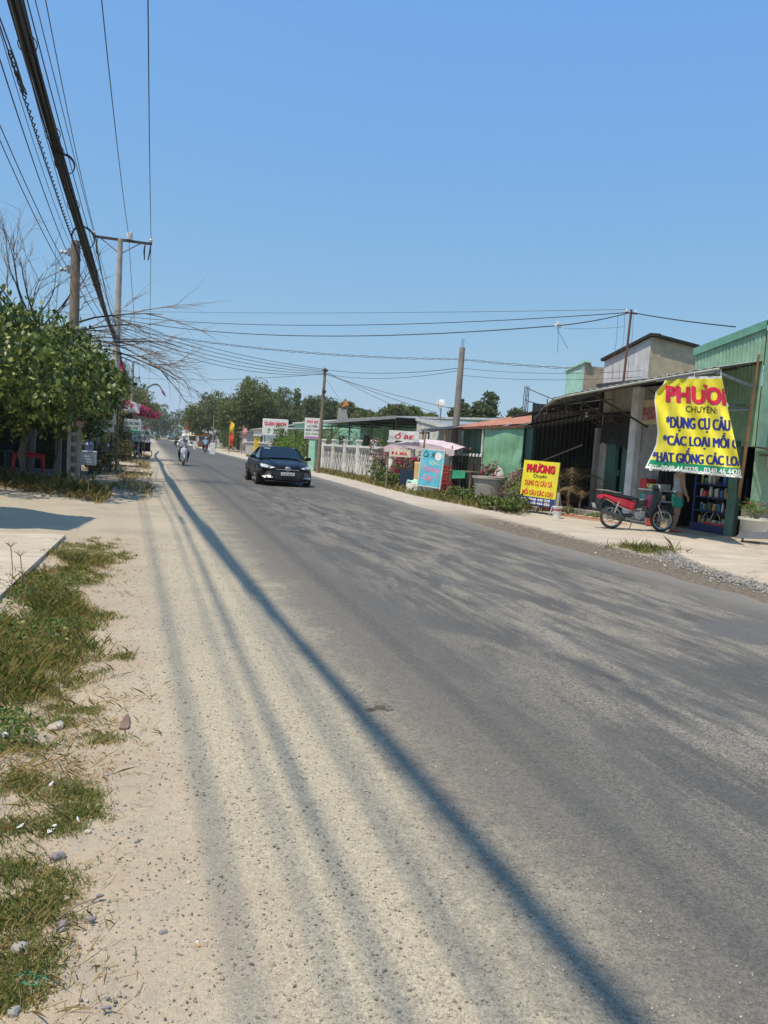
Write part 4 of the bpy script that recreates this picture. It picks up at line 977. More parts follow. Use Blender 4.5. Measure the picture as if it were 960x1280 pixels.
def motorbike(name, label, loc, rz, paint, shield, group=None, rack=True, seat=m_black, tilt=0):
    t = thing(name, label, 'motorbike', loc, rz, group)
    if tilt: t.rotation_euler = (tilt, 0, rz)
    wheel(t, -.61); wheel(t, .62)
    # fork and handlebar
    for s in (-1, 1): MB().tube((.62, .075*s, .285), (.44, .07*s, .72), .018).build('fork', m_chrome, t)
    MB().torus((.62, 0, .285), .315, .03, 14, 6, arc=(R(25), R(150))).build('front_fender', shield, t, smooth=True)
    MB().prism([(.50, .60), (.56, .80), (.50, .98), (.38, 1.02), (.33, .85), (.40, .62)], -.11, .11, .25).build('front_cowl', shield, t, smooth=True)
    h = MB().prism([(.42, .98), (.50, 1.00), (.47, 1.09), (.36, 1.10), (.33, 1.00)], -.10, .10, .3).build('headlight_cowl', m_black, t, smooth=True)
    MB().lathe([(0, .0), (.055, .0), (.06, -.03)], (.505, 0, 1.035), 12, 'X').build('headlight', mat('lens', (.75, .75, .72), .1, bmp=0), h)
    MB().path([(.30, -.34, 1.03), (.36, -.2, 1.06), (.40, 0, 1.04), (.36, .2, 1.06), (.30, .34, 1.03)], .013, 6).build('handlebar', m_steel, t)
    for s in (-1, 1):
        MB().tube((.30, .34*s, 1.03), (.335, .235*s, 1.055), .019).build('grip', m_black, t)
        m_ = MB().tube((.35, .22*s, 1.06), (.33, .30*s, 1.22), .006, n=5).build('mirror', m_black, t)
        MB().box((.32, .32*s, 1.25), (.02, .12, .075), b=.008).build('mirror_glass', m_black, m_)
        MB().lathe([(0, 0), (.02, .005), (.02, .03)], (.56, .10*s, .82), 8, 'X').build('indicator', mat('amber', (.6, .25, .03), .3, bmp=0), t)
    # leg shield and centre spine
    MB().prism([(.36, .93), (.30, .95), (.20, .62), (.16, .36), (.27, .30), (.36, .55), (.43, .75)], -.17, .17, .12).build('leg_shield', shield, t, smooth=True)
    MB().prism([(.22, .60), (-.05, .50), (-.12, .62), (-.02, .68), (.24, .76)], -.07, .07, .2).build('centre_cover', m_black, t, smooth=True)
    MB().prism([(-.02, .66), (-.12, .45), (-.35, .52), (-.82, .72), (-.92, .79), (-.80, .82), (-.3, .74)], -.12, .12, .3).build('side_panel', paint, t, smooth=True)
    MB().prism([(.04, .74), (-.02, .70), (-.35, .73), (-.74, .80), (-.78, .85), (-.45, .84), (-.12, .79)], -.13, .13, .25).build('seat', seat, t, smooth=True)
    MB().prism([(-.90, .80), (-.99, .76), (-.95, .70), (-.84, .72)], -.07, .07, .2).build('tail_light', m_ink_red, t, smooth=True)
    rf = MB().prism([(-.84, .72), (-1.02, .55), (-1.07, .42), (-1.03, .42), (-.96, .54), (-.78, .66)], -.06, .06).build('rear_fender', m_black, t)
    MB().box((-1.055, 0, .53), (.008, .19, .13), (0, R(-22), 0)).build('number_plate', m_white, rf)
    if rack: MB().path([(-.45, .12, .86), (-.75, .13, .90), (-.98, .08, .91), (-.98, -.08, .91), (-.75, -.13, .90), (-.45, -.12, .86)], .011, 6).build('grab_rail', m_steel, t)
    # engine, exhaust, chain case, swing arm, stand
    e = MB().lathe([(0, -.13), (.09, -.12), (.105, -.06), (.105, .06), (.09, .12), (0, .13)], (0.0, 0, .34), 16, 'Y').build('engine', m_steel, t, smooth=True)
    MB().box((.14, 0, .38), (.2, .13, .13), (0, R(12), 0), b=.02).build('cylinder', m_steel, e)
    for k in range(4): MB().box((.09+.035*k, 0, .39-.005*k), (.008, .16, .16), (0, R(12), 0)).build('fin', m_steel, e)
    MB().path([(.22, -.07, .33), (.16, -.13, .20), (-.15, -.15, .22), (-.38, -.16, .28)], .016, 7).build('exhaust_pipe', m_steel, t)
    MB().path([(-.34, -.165, .26), (-.42, -.165, .285), (-.85, -.165, .40), (-.92, -.165, .42)], [.02, .048, .05, .035], 10).build('silencer', mat('silencer', (.09, .09, .095), .35, metal=.6), t)
    for s in (-1, 1):
        MB().tube((-.61, .07*s, .285), (-.05, .08*s, .36), .022).build('swing_arm', m_black, t)
        MB().tube((-.60, .10*s, .32), (-.48, .10*s, .68), .026).build('shock_absorber', m_chrome, t)
        MB().tube((.03, .12*s, .24), (.03, .25*s, .25), .014).build('foot_peg', m_rubber, t)
        MB().tube((-.3, .10*s, .33), (-.3, .21*s, .34), .012).build('foot_peg', m_rubber, t)
    MB().box((-.33, .10, .33), (.55, .03, .09), (0, R(-4), 0), b=.012).build('chain_case', m_black, t)
    MB().tube((-.05, .10, .24), (-.08, .22, .0), .011).build('side_stand', m_steel, t)
    MB().path([(.18, .08, .93), (.30, .07, .7), (.42, .08, .5), (.6, .07, .33)], .005, 4).build('cable', m_black, t)
    return t
m_redp = mat('red_paint', (.50, .012, .03), .22, coat=.8, var=.08, bmp=0)
m_blkp = mat("black_paint", (.008, .008, .01), .3, coat=.25, var=.05, bmp=0)
m_whtp = mat('white_bike_paint', (.72, .72, .74), .25, coat=.6, var=.05, bmp=0)
m_greyp = mat('grey_bike_paint', (.12, .12, .13), .3, coat=.5)
ra = G(765, 661); rb = G(824, 664.5); mid = (ra+rb)/2
bike = motorbike('motorbike', 'parked motorbike with red tail and black front, on its stand before the open shop', (mid.x, mid.y, 0), math.atan2(rb.y-ra.y, rb.x-ra.x), m_redp, m_blkp, tilt=R(-4))
MB().prism([(.30, .86), (.26, .86), (.18, .58), (.24, .52)], -.178, .178).build('leg_shield_stripe', mat('crimson', (.13, .01, .04), .3), bike)
b2 = motorbike('motorbike', 'dark motorbike half hidden inside the shop behind the green door jamb', (13.55, 14.95, .03), R(110), m_blkp, m_blkp)
# ------------------------------------------------------------------ person at the shop
fp = G(843, 664.5)
pr = thing('person', 'person in grey sleeveless top and teal shorts standing at the goods case, head behind banner', 'person', (fp.x, fp.y, 0), R(-12))
P = dict(pelvis=(0, 0, .90), belly=(.01, 0, 1.05), chest=(-.01, 0, 1.28), neck=(-.01, 0, 1.47), head=(.03, 0, 1.60), face=Vector((1, .1, -.25)),
         shL=(-.01, .18, 1.40), elL=(.02, .24, 1.13), haL=(.20, .20, .98), shR=(-.01, -.18, 1.40), elR=(.0, -.25, 1.13), haR=(.10, -.26, .90),
         hipL=(0, .09, .86), knL=(.06, .10, .48), anL=(.0, .11, .09), toL=(.15, .12, .035), hipR=(0, -.09, .86), knR=(.0, -.10, .48), anR=(-.08, -.11, .09), toR=(.07, -.13, .035))
P = {k: Vector(v) for k, v in P.items()}
figure(pr, P)
sb = P
m_teal = mat('teal_cloth', (.02, .26, .20), .85, var=.2, scale=9, bmp=.2, bscale=15)
m_gtop = mat('grey_cloth', (.36, .37, .39), .9, var=.15, scale=8, bmp=.2, bscale=12)
skinmesh('shorts', [(0, 0, .99), (0, 0, .92), (0, .09, .85), (.04, .10, .56), (0, -.09, .85), (0, -.10, .56)], [(0, 1), (1, 2), (2, 3), (1, 4), (4, 5)], [(.165, .135), (.17, .14), .118, .105, .118, .105], m_teal, pr, 2, 1)
skinmesh('sleeveless_top', [(0, 0, .95), (.01, 0, 1.08), (-.01, 0, 1.28), (-.01, 0, 1.41), (-.01, .12, 1.43), (-.01, -.12, 1.43)], [(0, 1), (1, 2), (2, 3), (3, 4), (3, 5)], [(.165, .14), (.15, .12), (.178, .13), (.12, .09), (.06, .055), (.06, .055)], m_gtop, pr, 2, 1)
for s, k in ((1, 'L'), (-1, 'R')):
    a = P['an'+k]; MB().prism([(a.x-.08, .0), (a.x+.20, .0), (a.x+.20, .025), (a.x-.08, .03)], a.y-.045, a.y+.045, .1).build('sandal', m_red, pr)

# ------------------------------------------------------------------ riders
def rider(label, bike, top, legs, helmet, away=False, mask=True, top_name='shirt', sub=2):
    t = thing('person', label, 'person', bike.location, bike.rotation_euler.z)
    P = dict(pelvis=(-.25, 0, .90), belly=(-.22, 0, 1.04), chest=(-.17, 0, 1.26), neck=(-.13, 0, 1.44), head=(-.09, 0, 1.56), face=Vector((1, 0, -.08)),
             shL=(-.16, .19, 1.37), elL=(.00, .32, 1.17), haL=(.24, .33, 1.07), shR=(-.16, -.19, 1.37), elR=(.00, -.32, 1.17), haR=(.24, -.33, 1.07),
             hipL=(-.22, .10, .88), knL=(.16, .25, .74), anL=(.02, .20, .34), toL=(.15, .22, .27), hipR=(-.22, -.10, .88), knR=(.16, -.25, .74), anR=(.02, -.20, .34), toR=(.15, -.22, .27))
    P = {k: Vector(v) for k, v in P.items()}
    figure(t, P, fingers=True, sub=1, hair=False)
    pts = [P['pelvis']+Vector((0, 0, .02)), P['belly'], P['chest'], P['neck']-Vector((0, 0, .05))]; E = [(0, 1), (1, 2), (2, 3)]; r_ = [(.17, .14), (.155, .13), (.185, .14), (.075, .07)]
    for s in 'LR':
        i = len(pts); pts += [P['sh'+s], P['el'+s], P['ha'+s].lerp(P['el'+s], .12)]; E += [(2, i), (i, i+1), (i+1, i+2)]; r_ += [.075, .058, .042]
    skinmesh(top_name, pts, E, r_, top, t, 2, 1)
    pts = [P['pelvis']]; E = []; r_ = [(.165, .14)]
    for s in 'LR':
        i = len(pts); pts += [P['hip'+s], P['kn'+s], P['an'+s]+Vector((0, 0, .03))]; E += [(0, i), (i, i+1), (i+1, i+2)]; r_ += [.105, .08, .062]
    skinmesh('trousers', pts, E, r_, legs, t, 2, 0)
    for s in 'LR': 
        a = P['an'+s]; MB().prism([(a.x-.07, a.z-.10), (a.x+.17, a.z-.10), (a.x+.17, a.z-.06), (a.x+.02, a.z), (a.x-.07, a.z)], a.y-.04, a.y+.04, .15).build('shoe', m_black, t)
    c = P['head']+Vector((0, 0, .03)); prf = [(.135, -.04), (.14, .02), (.125, .08), (.085, .125), (.03, .145), (0, .147)]
    h = MB().lathe(prf, c, 18).build('helmet', helmet, t, smooth=True)
    MB().torus(c+Vector((.02, 0, -.035)), .135, .012, 18, 5, 'Z').build('helmet_rim', m_black, h)
    if mask: MB().lathe([(.095, -.09), (.103, -.05), (.098, -.01)], P['head'], 16).build('face_mask', m_white, t, smooth=True)
    return t
sp = G(229.5, 582.5)
sc_b = motorbike('scooter', 'white scooter ridden towards the camera along the left side of the road', (sp.x, sp.y+.6, 0), R(-90), m_whtp, m_whtp, rack=False)
rd = rider('scooter rider in white shirt, dark trousers, white helmet and face mask', sc_b, mat('white_shirt', (.70, .70, .74), .85, bmp=.15, bscale=12), mat('dark_trousers', (.02, .02, .024), .9), mat('white_helmet', (.72, .71, .66), .3, coat=.5))
MB().box((-.07, .07, 1.30), (.012, .07, .08)).build('pocket_badge', m_navy, rd)
q = G(264.5, 567)
bb_ = motorbike('motorbike', 'small grey motorbike ridden away along the right side by the blue-shirted rider', (q.x-.7, q.y, 0), R(88), m_greyp, m_blkp)
rider('rider in light blue shirt and blue cap seen from behind, riding away', bb_, mat('blue_shirt', (.22, .42, .62), .85), mat('dark_trousers', (.02, .02, .024)), mat('blue_helmet', (.12, .28, .55), .4), mask=False, sub=1)
q = G(203, 551.5)
fb = motorbike('motorbike', 'dark motorbike far down the road near its left edge', (q.x+.2, min(q.y, 120), 0), R(-90), m_blkp, m_blkp)
rider('far rider in dark clothes and dark helmet near the end of the road', fb, mat('dark_jacket', (.03, .03, .04), .9), mat('dark_trousers', (.02, .02, .024)), mat('dark_helmet', (.03, .03, .035), .3), mask=False)

# ================================================================== car (heading +x in its own frame)
cp = thing('sedan', 'glossy black saloon car with chrome badge driving towards the camera in the near lane', 'car', (4.68, 29.25, 0), R(-90))
cp.scale = (1, 1.04, .96)
m_cpaint = mat('car_black', (.004, .004, .005), .25, coat=0, var=.05, bmp=0, spec=.28)
m_glass = glassmat('car_glass', (.008, .016, .024), .04)
ST = [ # x, half width, top z at centre, shoulder z, bottom z
 (2.44, .60, .60, .56, .30), (2.40, .74, .72, .64, .22), (2.25, .84, .80, .72, .19), (1.9, .90, .88, .82, .18), (1.5, .915, .95, .90, .18), (1.05, .92, 1.00, .95, .18),
 (.5, .92, 1.02, .97, .18), (-.5, .92, 1.03, .98, .18), (-1.2, .92, 1.06, 1.0, .18), (-1.7, .91, 1.10, 1.03, .19), (-2.1, .88, 1.11, 1.03, .22), (-2.36, .82, 1.06, .98, .26), (-2.44, .70, .92, .86, .34)]
vs = []; fs = []
def prof(w, zt, zs, zb):
    h = [(0, zt), (w*.55, zt-.008), (w*.84, zs+.01), (w*.955, zs-.06), (w, (zs+zb)/2+.04), (w*.99, zb+.16), (w*.94, zb+.03), (w*.8, zb), (0, zb)]
    return h+[(-a, b) for a, b in h[-2:0:-1]]
for x, w, zt, zs, zb in ST:
    for yy, z in prof(w, zt, zs, zb): vs.append((x-(abs(yy)/w)**2*.10*(1 if x > 2.2 else 0)+(abs(yy)/w)**2*.08*(1 if x < -2.3 else 0), yy, z))
K = 16
for i in range(len(ST)-1):
    for k in range(K): fs.append((i*K+k, (i+1)*K+k, (i+1)*K+(k+1) % K, i*K+(k+1) % K))
fs += [tuple(range(K)), tuple(range((len(ST)-1)*K, len(ST)*K))[::-1]]
MB().add(vs, fs).build('body', m_cpaint, cp, smooth=True, subsurf=2)
# greenhouse
base = [(1.12, .62), (1.0, .78), (.3, .83), (-.6, .83), (-1.35, .80), (-1.80, .70)]
def rz_(x): return 1.0 if x > 0 else 1.04
rf_ = [(.22, .0), (.20, .50), (.0, .565), (-.55, .58), (-.95, .56), (-1.1, .48), (-1.12, 0)]
vs = []
zr = lambda x, y: 1.435-.055*(y/.6)**2-.055*((x+.35)/.7)**2
N_ = 8
grid = []
for i in range(N_+1):
    x = .28-(1.40)*i/N_; ww = .635-.06*abs((i-N_/2)/(N_/2))**3
    grid.append([(x, ww*s, zr(x, ww*s)) for s in (-1, -.6, 0, .6, 1)])
vs = [p for r_ in grid for p in r_]; fs = [(i*5+j, i*5+j+1, i*5+j+6, i*5+j+5) for i in range(N_) for j in range(4)]
o = MB().add(vs, fs).build('roof', m_cpaint, cp, smooth=True); md = o.modifiers.new('t', 'SOLIDIFY'); md.thickness = .02
def patch(a, b_, c, d, name, mt, bow=.0, n_=6):
    a, b_, c, d = map(Vector, (a, b_, c, d)); vs = []; fs = []; nn = (b_-a).cross(d-a).normalized()
    for i in range(n_+1):
        for j in range(n_+1):
            u, v = i/n_, j/n_; p = a.lerp(b_, u).lerp(d.lerp(c, u), v); vs.append(p+nn*bow*math.sin(math.pi*u))
    for i in range(n_):
        for j in range(n_): q = i*(n_+1)+j; fs.append((q, q+1, q+n_+2, q+n_+1))
    return MB().add(vs, fs).build(name, mt, cp, smooth=True)
patch((1.10, -.77, .985), (1.10, .77, .985), (.25, .60, 1.405), (.25, -.60, 1.405), 'windscreen', m_glass, .06)
patch((-1.84, .66, 1.08), (-1.84, -.66, 1.08), (-1.10, -.50, 1.38), (-1.10, .50, 1.38), 'rear_window', m_glass, .04)
for s in (-1, 1):
    patch((.98, .80*s, 1.0), (-.30, .835*s, 1.0), (-.38, .60*s, 1.395), (.26, .585*s, 1.375), 'side_window', m_glass)
    patch((-.36, .835*s, 1.0), (-1.25, .81*s, 1.02), (-.95, .58*s, 1.37), (-.42, .60*s, 1.395), 'side_window', m_glass)
    MB().path([(1.12, .79*s, .985), (.7, .725*s, 1.22), (.26, .62*s, 1.41)], .028, 6).build('windscreen_pillar', m_cpaint, cp)
    MB().path([(-.33, .845*s, .99), (-.40, .61*s, 1.40)], .028, 6).build('door_pillar', m_cpaint, cp)
    MB().quad((-1.22, .82*s, 1.0), (-1.84, .72*s, 1.06), (-1.12, .52*s, 1.39), (-.95, .585*s, 1.39), .03).build('rear_pillar', m_cpaint, cp)
    MB().path([(.26, .60*s, 1.395), (-.4, .615*s, 1.415), (-1.1, .53*s, 1.385)], .02, 5).build('roof_rail', m_chrome, cp)
    MB().path([(1.05, .80*s, .985), (.2, .85*s, .985), (-1.3, .83*s, 1.0)], .010, 5).build('belt_moulding', m_chrome, cp)
    mi = MB().box((.82, 1.0*s, 1.03), (.13, .20, .13), (0, 0, .1*s), b=.035).build('wing_mirror', m_cpaint, cp); MB().tube((.85, .82*s, .98), (.83, .93*s, 1.0), .022).build('mirror_arm', m_black, mi)
    hl = MB().add([(2.40, .52*s, .665), (2.12, .875*s, .72), (2.00, .885*s, .80), (2.20, .72*s, .785), (2.41, .44*s, .70), (2.36, .58*s, .645), (2.14, .86*s, .69)], [(0, 1, 2, 3, 4), (0, 5, 6, 1)])
    hl.v = [(x+.035, y*1.01, z+.004) for x, y, z in hl.v]
    hh = hl.build('headlight', mat('headlight_glass', (.62, .64, .68), .12, var=.1, coat=.6, bmp=0), cp)
    MB().lathe([(0, .02), (.05, .01), (.055, 0)], (2.36, .62*s, .70), 10, 'X').build('lamp', m_chrome, hh)
    MB().add([(2.47, .50*s, .33), (2.40, .78*s, .30), (2.30, .86*s, .36), (2.38, .70*s, .54), (2.44, .60*s, .58), (2.35, .62*s, .42)], [(0, 1, 5), (1, 2, 5), (2, 3, 5), (3, 4, 5), (4, 0, 5)]).build('bumper_corner', mat('silver_grey', (.30, .30, .31), .3, metal=.5), cp)
    MB().box((2.40, .66*s, .34), (.03, .16, .03), (0, 0, -.25*s)).build('fog_trim', m_chrome, cp)
    for wx in (1.42, -1.40):
        MB().lathe([(.385, -.06), (.385, .0)], (wx, s*.905, .335), 24, 'Y').add([(wx, s*.91, .335)], []).build('wheel_arch', m_black, cp)
        MB().lathe([(0, 0), (.378, 0)], (wx, s*.926, .335), 24, 'Y').build('arch_shadow_gap', m_black, cp)
        w = MB().lathe([(.24, -.11), (.33, -.10), (.335, -.06), (.335, .06), (.33, .10), (.24, .11)], (wx, s*.86, .335), 28, 'Y').build('wheel', m_rubber, cp, smooth=True)
        MB().lathe([(.235, .0), (.245, .05), (.22, .06), (.20, .02), (0, .01)], (wx, s*.93-.02*(s > 0), .335), 24, 'Y').build('rim', m_steel, w, smooth=True)
        for k in range(5):
            th = 2*math.pi*k/5+.3; MB().box((wx+.12*math.cos(th), s*.975, .335+.12*math.sin(th)), (.2, .03, .045), (0, -th, 0), b=.008).build('spoke', m_chrome, w)
MB().prism([(2.455, .58), (2.47, .50), (2.46, .36), (2.42, .24), (2.36, .22), (2.34, .60)], -.56, .56, .06).build('grille', mat('grille_black', (.02, .02, .022), .3), cp, smooth=True)
for k in range(6): MB().box((2.466-.004*abs(k-3), 0, .28+.045*k), (.02, 1.0-.03*abs(k-4), .012)).build('grille_bar', mat('satin_grey', (.10, .10, .105)), cp)
MB().box((2.455, 0, .625), (.03, .82, .022), b=.006).build('grille_trim', m_chrome, cp)
bd = MB().lathe([(0, .015), (.07, .012), (.085, .0)], (2.462, 0, .66), 18, 'X').build('badge', m_chrome, cp, smooth=True); bd.scale = (1, 1.25, 1)
MB().torus((2.478, 0, .66), .04, .007, 16, 5, 'X').build('badge_ring', m_chrome, bd)
np_ = MB().box((2.492, 0, .47), (.015, .47, .115), b=.004).build('number_plate', m_white, cp)
v, f = textgeo('51G-128.18', .01); MB().add([(2.502, -.19+.38*a, .435+.07*b) for a, b in v], f).build('lettering', m_ink_dark, np_)
MB().box((2.40, 0, .19), (.10, 1.5, .05), b=.02).build('lower_lip', m_black, cp)
for s in (-1, 1): MB().path([(2.3, .35*s, .80), (1.7, .52*s, .915), (1.15, .60*s, .985)], .010, 5).build('bonnet_crease', m_cpaint, cp)
for s in (-1, 1): MB().tube((1.10, .1+.3*s, 1.005), (1.0, .45*s+.2, 1.04), .008, n=4).build('wiper', m_black, cp)
MB().box((.40, -.45, 1.365), (.02, .22, .05), (0, R(-62), 0)).build('windscreen_sticker', mat('pale_sticker', (.35, .45, .5), .5), cp)
for s in (-1, 1): MB().box((.45, s*.38, .98), (.25, .40, .5), (0, -.2, 0), b=.08).build('front_seat', m_black, cp)
# ================================================================== poles and cables
def pole(label, x, y, h, r0=.15, r1=.10, material=m_concd, lean=(0, 0), name='utility_pole', z0=0):
    t = thing(name, label, 'pole', (x, y, z0), rot=(lean[0], lean[1], 0))
    MB().tube((0, 0, -.1), (0, 0, h), r0, r1, 14).build('shaft', material, t, smooth=True)
    return t
def insul(root, p, s=1.0, up=True):
    MB().lathe([(0, 0), (.035*s, .005*s), (.055*s, .03*s), (.03*s, .05*s), (.06*s, .075*s), (.035*s, .11*s), (.02*s, .15*s), (0, .16*s)], p, 10).build('insulator', mat('porcelain', (.55, .53, .50), .25), root, smooth=True)
p1b = Vector((-2.28, 24.9, 0))
p1 = pole('brown low utility pole rising behind the leafy tree, black cable bundle passing beside it', p1b.x, p1b.y, 7.1, .17, .13, mat('brown_concrete', (.26, .20, .15), .9, dirt=(.12, .09, .07), dirt_amt=.6, streak=True), (0, R(-.5)))
for z in (6.75, 6.25):
    MB().box((-.17, -.02, z), (.10, .08, .22)).build('bracket', m_steel, p1)
    for dx in (-.28, -.38): insul(p1, (dx, -.02, z-.08), .9)
    MB().tube((-.45, -.02, z), (-.1, -.02, z), .018, n=5).build('cross_rod', m_steel, p1)
p2 = pole('tall pale concrete power pole with steel crossarm and three insulators above the bare branches', -1.86, 42, 11.35, .22, .13, mat('pale_concrete', (.42, .39, .34), .85, dirt=(.25, .2, .16), dirt_amt=.5, streak=True))
MB().box((.12, 0, 11.3), (2.85, .10, .12)).build('crossarm', m_diron, p2)
for s in (-1, 1): MB().tube((.12+.95*s-.1, 0, 11.25), (.0, 0, 10.6), .03, n=5).build('brace', m_steel, p2)
insul(p2, (-1.25, 0, 11.35), 1.6); insul(p2, (.38, 0, 11.35), 1.9); insul(p2, (1.48, 0, 11.35), 1.6)
MB().lathe([(0, 0), (.13, .02), (.16, .2), (.13, .36), (0, .4)], (.45, -.05, 11.35), 12).build('switch_cap', m_white, p2, smooth=True)
for x in (-1.1, 1.2, 1.48): MB().path([(x, -.05, 11.2), (x-.03, -.05, 10.9), (x-.1 if x > 1.3 else x, -.05, 10.45)], [.035, .05, .03], 6).build('dropper', m_cable, p2)
for dz, s in ((7.2, 1), (6.7, 1)): MB().box((0, -.1, dz), (.5, .12, .16)).build('bracket', m_steel, p2)
p3 = pole('far utility pole on the left verge beyond the flower-covered stall', -1.9, 78, 8.5, .16, .11)
p4 = pole('thin brown utility pole beside the mint sign post, behind the car', 9.15, 42.6, 5.95, .12, .075, m_wood, (0, R(1.0)))
MB().box((0, -.05, 5.8), (.3, .08, .1)).build('bracket', m_diron, p4); insul(p4, (.06, -.05, 5.86), .7)
MB().box((0.02, -.1, 4.6), (.2, .1, .16)).build('cable_clip', m_diron, p4)
pb = G(566, 596)
p5 = pole('thick concrete pole with bare reinforcing rods on top, by the satellite dish', 12.35, 30.3, 6.05, .17, .12, m_concd, (0, R(.8)))
for k in range(4): MB().tube((.05*math.cos(k*1.57), .05*math.sin(k*1.57), 6.0), (.06*math.cos(k*1.57), .06*math.sin(k*1.57), 6.42), .007, n=3).build('rebar', m_rust, p5)
lat = thing('lattice_mast', 'short dark lattice mast behind the rusty red roof', 'mast', (17.5, 34.0, 0))
for dx, dy in ((-.13, -.13), (.13, -.13), (.13, .13), (-.13, .13)): MB().tube((dx, dy, 0), (dx*.6, dy*.6, 5.1), .02, n=4).build('leg', m_diron, lat)
for k in range(12): MB().tube((-.13+.004*k, -.13, .4*k), (.12-.004*k, -.13, .4*k+.4), .010, n=3).build('brace', m_diron, lat)

def sag(a, b_, s, n=18):
    a, b_ = Vector(a), Vector(b_); return [a.lerp(b_, i/n)-Vector((0, 0, s*4*(i/n)*(1-i/n))) for i in range(n+1)]
def cable(label, pts, r_=.012, material=m_cable, n=4, group='overhead cables', name='cable'):
    o = MB().path(pts, r_, n).build(name, material); return tag(o, label, 'cable', group)
# thick bundle: points measured along it
bpts = [(-1.78, -12, 8.9), (-1.78, -4, 8.1), (-1.8, 2, 7.6), (-1.86, 6, 7.3), (-1.9, 11.5, 7.03), (-1.9, 16.6, 6.75), (-1.9, 23.7, 6.50), (-1.92, 30, 6.33), (-1.93, 36, 6.28), (-1.95, 42, 6.35), (-1.95, 50, 6.05), (-1.93, 60, 5.8), (-1.9, 70, 6.2), (-1.9, 78, 6.8)]
def catm(P, m_=4):
    P = [Vector(p) for p in P]; out = []
    for i in range(len(P)-1):
        p0, p1_, p2_, p3_ = P[max(i-1, 0)], P[i], P[i+1], P[min(i+2, len(P)-1)]
        for k in range(m_):
            t = k/m_; out.append(.5*((2*p1_)+(p2_-p0)*t+(2*p0-5*p1_+4*p2_-p3_)*t*t+(3*p1_-p0-3*p2_+p3_)*t**3))
    return out+[P[-1]]
bc = catm(bpts, 5)
bun = thing('cable_bundle', 'thick black bundle of telephone cables sweeping down the left of the sky', 'cable bundle')
for k in range(17):
    th = k*2.4; rr = .088*math.sqrt((k+.5)/17); ph = rnd.uniform(0, 6)
    fw = lambda y: float(np.interp(y, [-2, 5, 9, 11, 20, 40], [.5, .52, .78, 1.1, 1.12, .9]))
    pts = [p+Vector((rr*math.cos(th+i*.05*(k % 3-1)), 0, rr*math.sin(th+i*.05*(k % 3-1))*1.2-(.05+.09*math.sin(i*.45+ph))*(k % 4 == 0)))*fw(p.y) for i, p in enumerate(bc)]
    MB().path(pts, rnd.choice((.014, .02, .025)), 5).build('cable', m_cable, bun)
for i in range(3, len(bc)-3, 3): MB().torus(bc[i], .118*fw(bc[i].y), .008, 12, 4, 'Y').build('tie', m_cable, bun)
def alongx(x, pix, ext=None):
    return [atX(px, py, x) for px, py in pix]
# lone cables of the same run
def run(label, x0, px0, py0, end, sagv=.25, r_=.014, back=True, twist=False, group='overhead cables', wob=0):
    """from a pixel at the picture edge on the plane x=x0 to an end point; continues behind the camera"""
    a = atX(px0, py0, x0); e = Vector(end); d = (a-e)
    s = a+d.normalized()*(a.y+14)*1.02
    s.x = a.x+(s.x-a.x)*.35; s.z = min(s.z, 12.0)
    m_ = [s]+sag(a, e, sagv)
    if twist:
        for ph in (0, math.pi):
            mm = catm(m_, 10); o = MB().path([p+Vector((.025*math.cos(i*.9+ph), 0, .03*math.sin(i*.9+ph))) for i, p in enumerate(mm)], r_, 4)
            if ph == 0: acc = o
            else: acc.add(o.v, o.f)
        return tag(acc.build('twisted_cable', m_cable), label, 'cable', group)
    return cable(label, m_, r_, m_cable if r_ > .008 else m_wire, group=group)
A1 = (-2.62, 24.9, 6.75); A2_ = (-2.62, 24.9, 6.25); HV = [(-3.11, 42, 11.55), (-1.48, 42, 11.62), (-.38, 42, 11.6)]
run('lower of two thin cables entering at the far left edge of the sky', -3.1, 0, 176, (-2.66, 24.9, 6.2), .1, .011)
run('upper of two thin cables entering at the far left edge of the sky', -2.95, 0, 157, (-2.56, 24.9, 6.3), .1, .011)
run('heavier cable just left of the twisted pair, running to the brown pole rack', -2.35, 0, 75, (-2.60, 24.9, 6.8), .12, .011)
run('twisted pair of cables hugging the left side of the thick black bundle', -2.05, 0, 28, (-2.2, 24.9, 6.55), .05, .011, twist=True)
run('thin cable close to the right side of the thick black bundle', -1.75, 27, 0, (-1.95, 42, 7.2), .35, .010)
run('second thin cable on the right side of the bundle, nearer the open sky', -1.70, 34, 0, (-1.90, 42, 7.35), .3, .009)
for k, (x0_, px_, py_, ex_, ez_, lab_) in enumerate(((-2.3, 0, 40, -2.45, 6.9, 'thin cable between the twisted pair and the heavier cable, upper left'), (-1.62, 44, 0, -1.75, 7.1, 'thin slack cable on the open-sky side of the black bundle'), (-1.80, 12, 0, -2.0, 6.3, 'slack cable drooping just beneath the thick black bundle'))): run(lab_, x0_, px_, py_, (ex_, 24.9 if k != 1 else 42, ez_), .2, .007)
run('left power line running to the left end of the crossarm', -3.05, 57, 0, HV[0], .25, .014, group='power lines')
run('middle power line running to the cap on the crossarm', -1.5, 127, 0, HV[1], .25, .014, group='power lines')
run('right power line running to the right end of the crossarm', -.4, 185, 0, HV[2], .25, .014, group='power lines')
for k, h in enumerate(HV):
    cable(('left', 'middle', 'right')[k]+' power line carrying on beyond the crossarm pole', sag(h, (h[0], 78, 9.4), .6)+sag((h[0], 78, 9.4), (h[0]-.2, 120, 9), .6)[1:], .014, group='power lines beyond the pole')
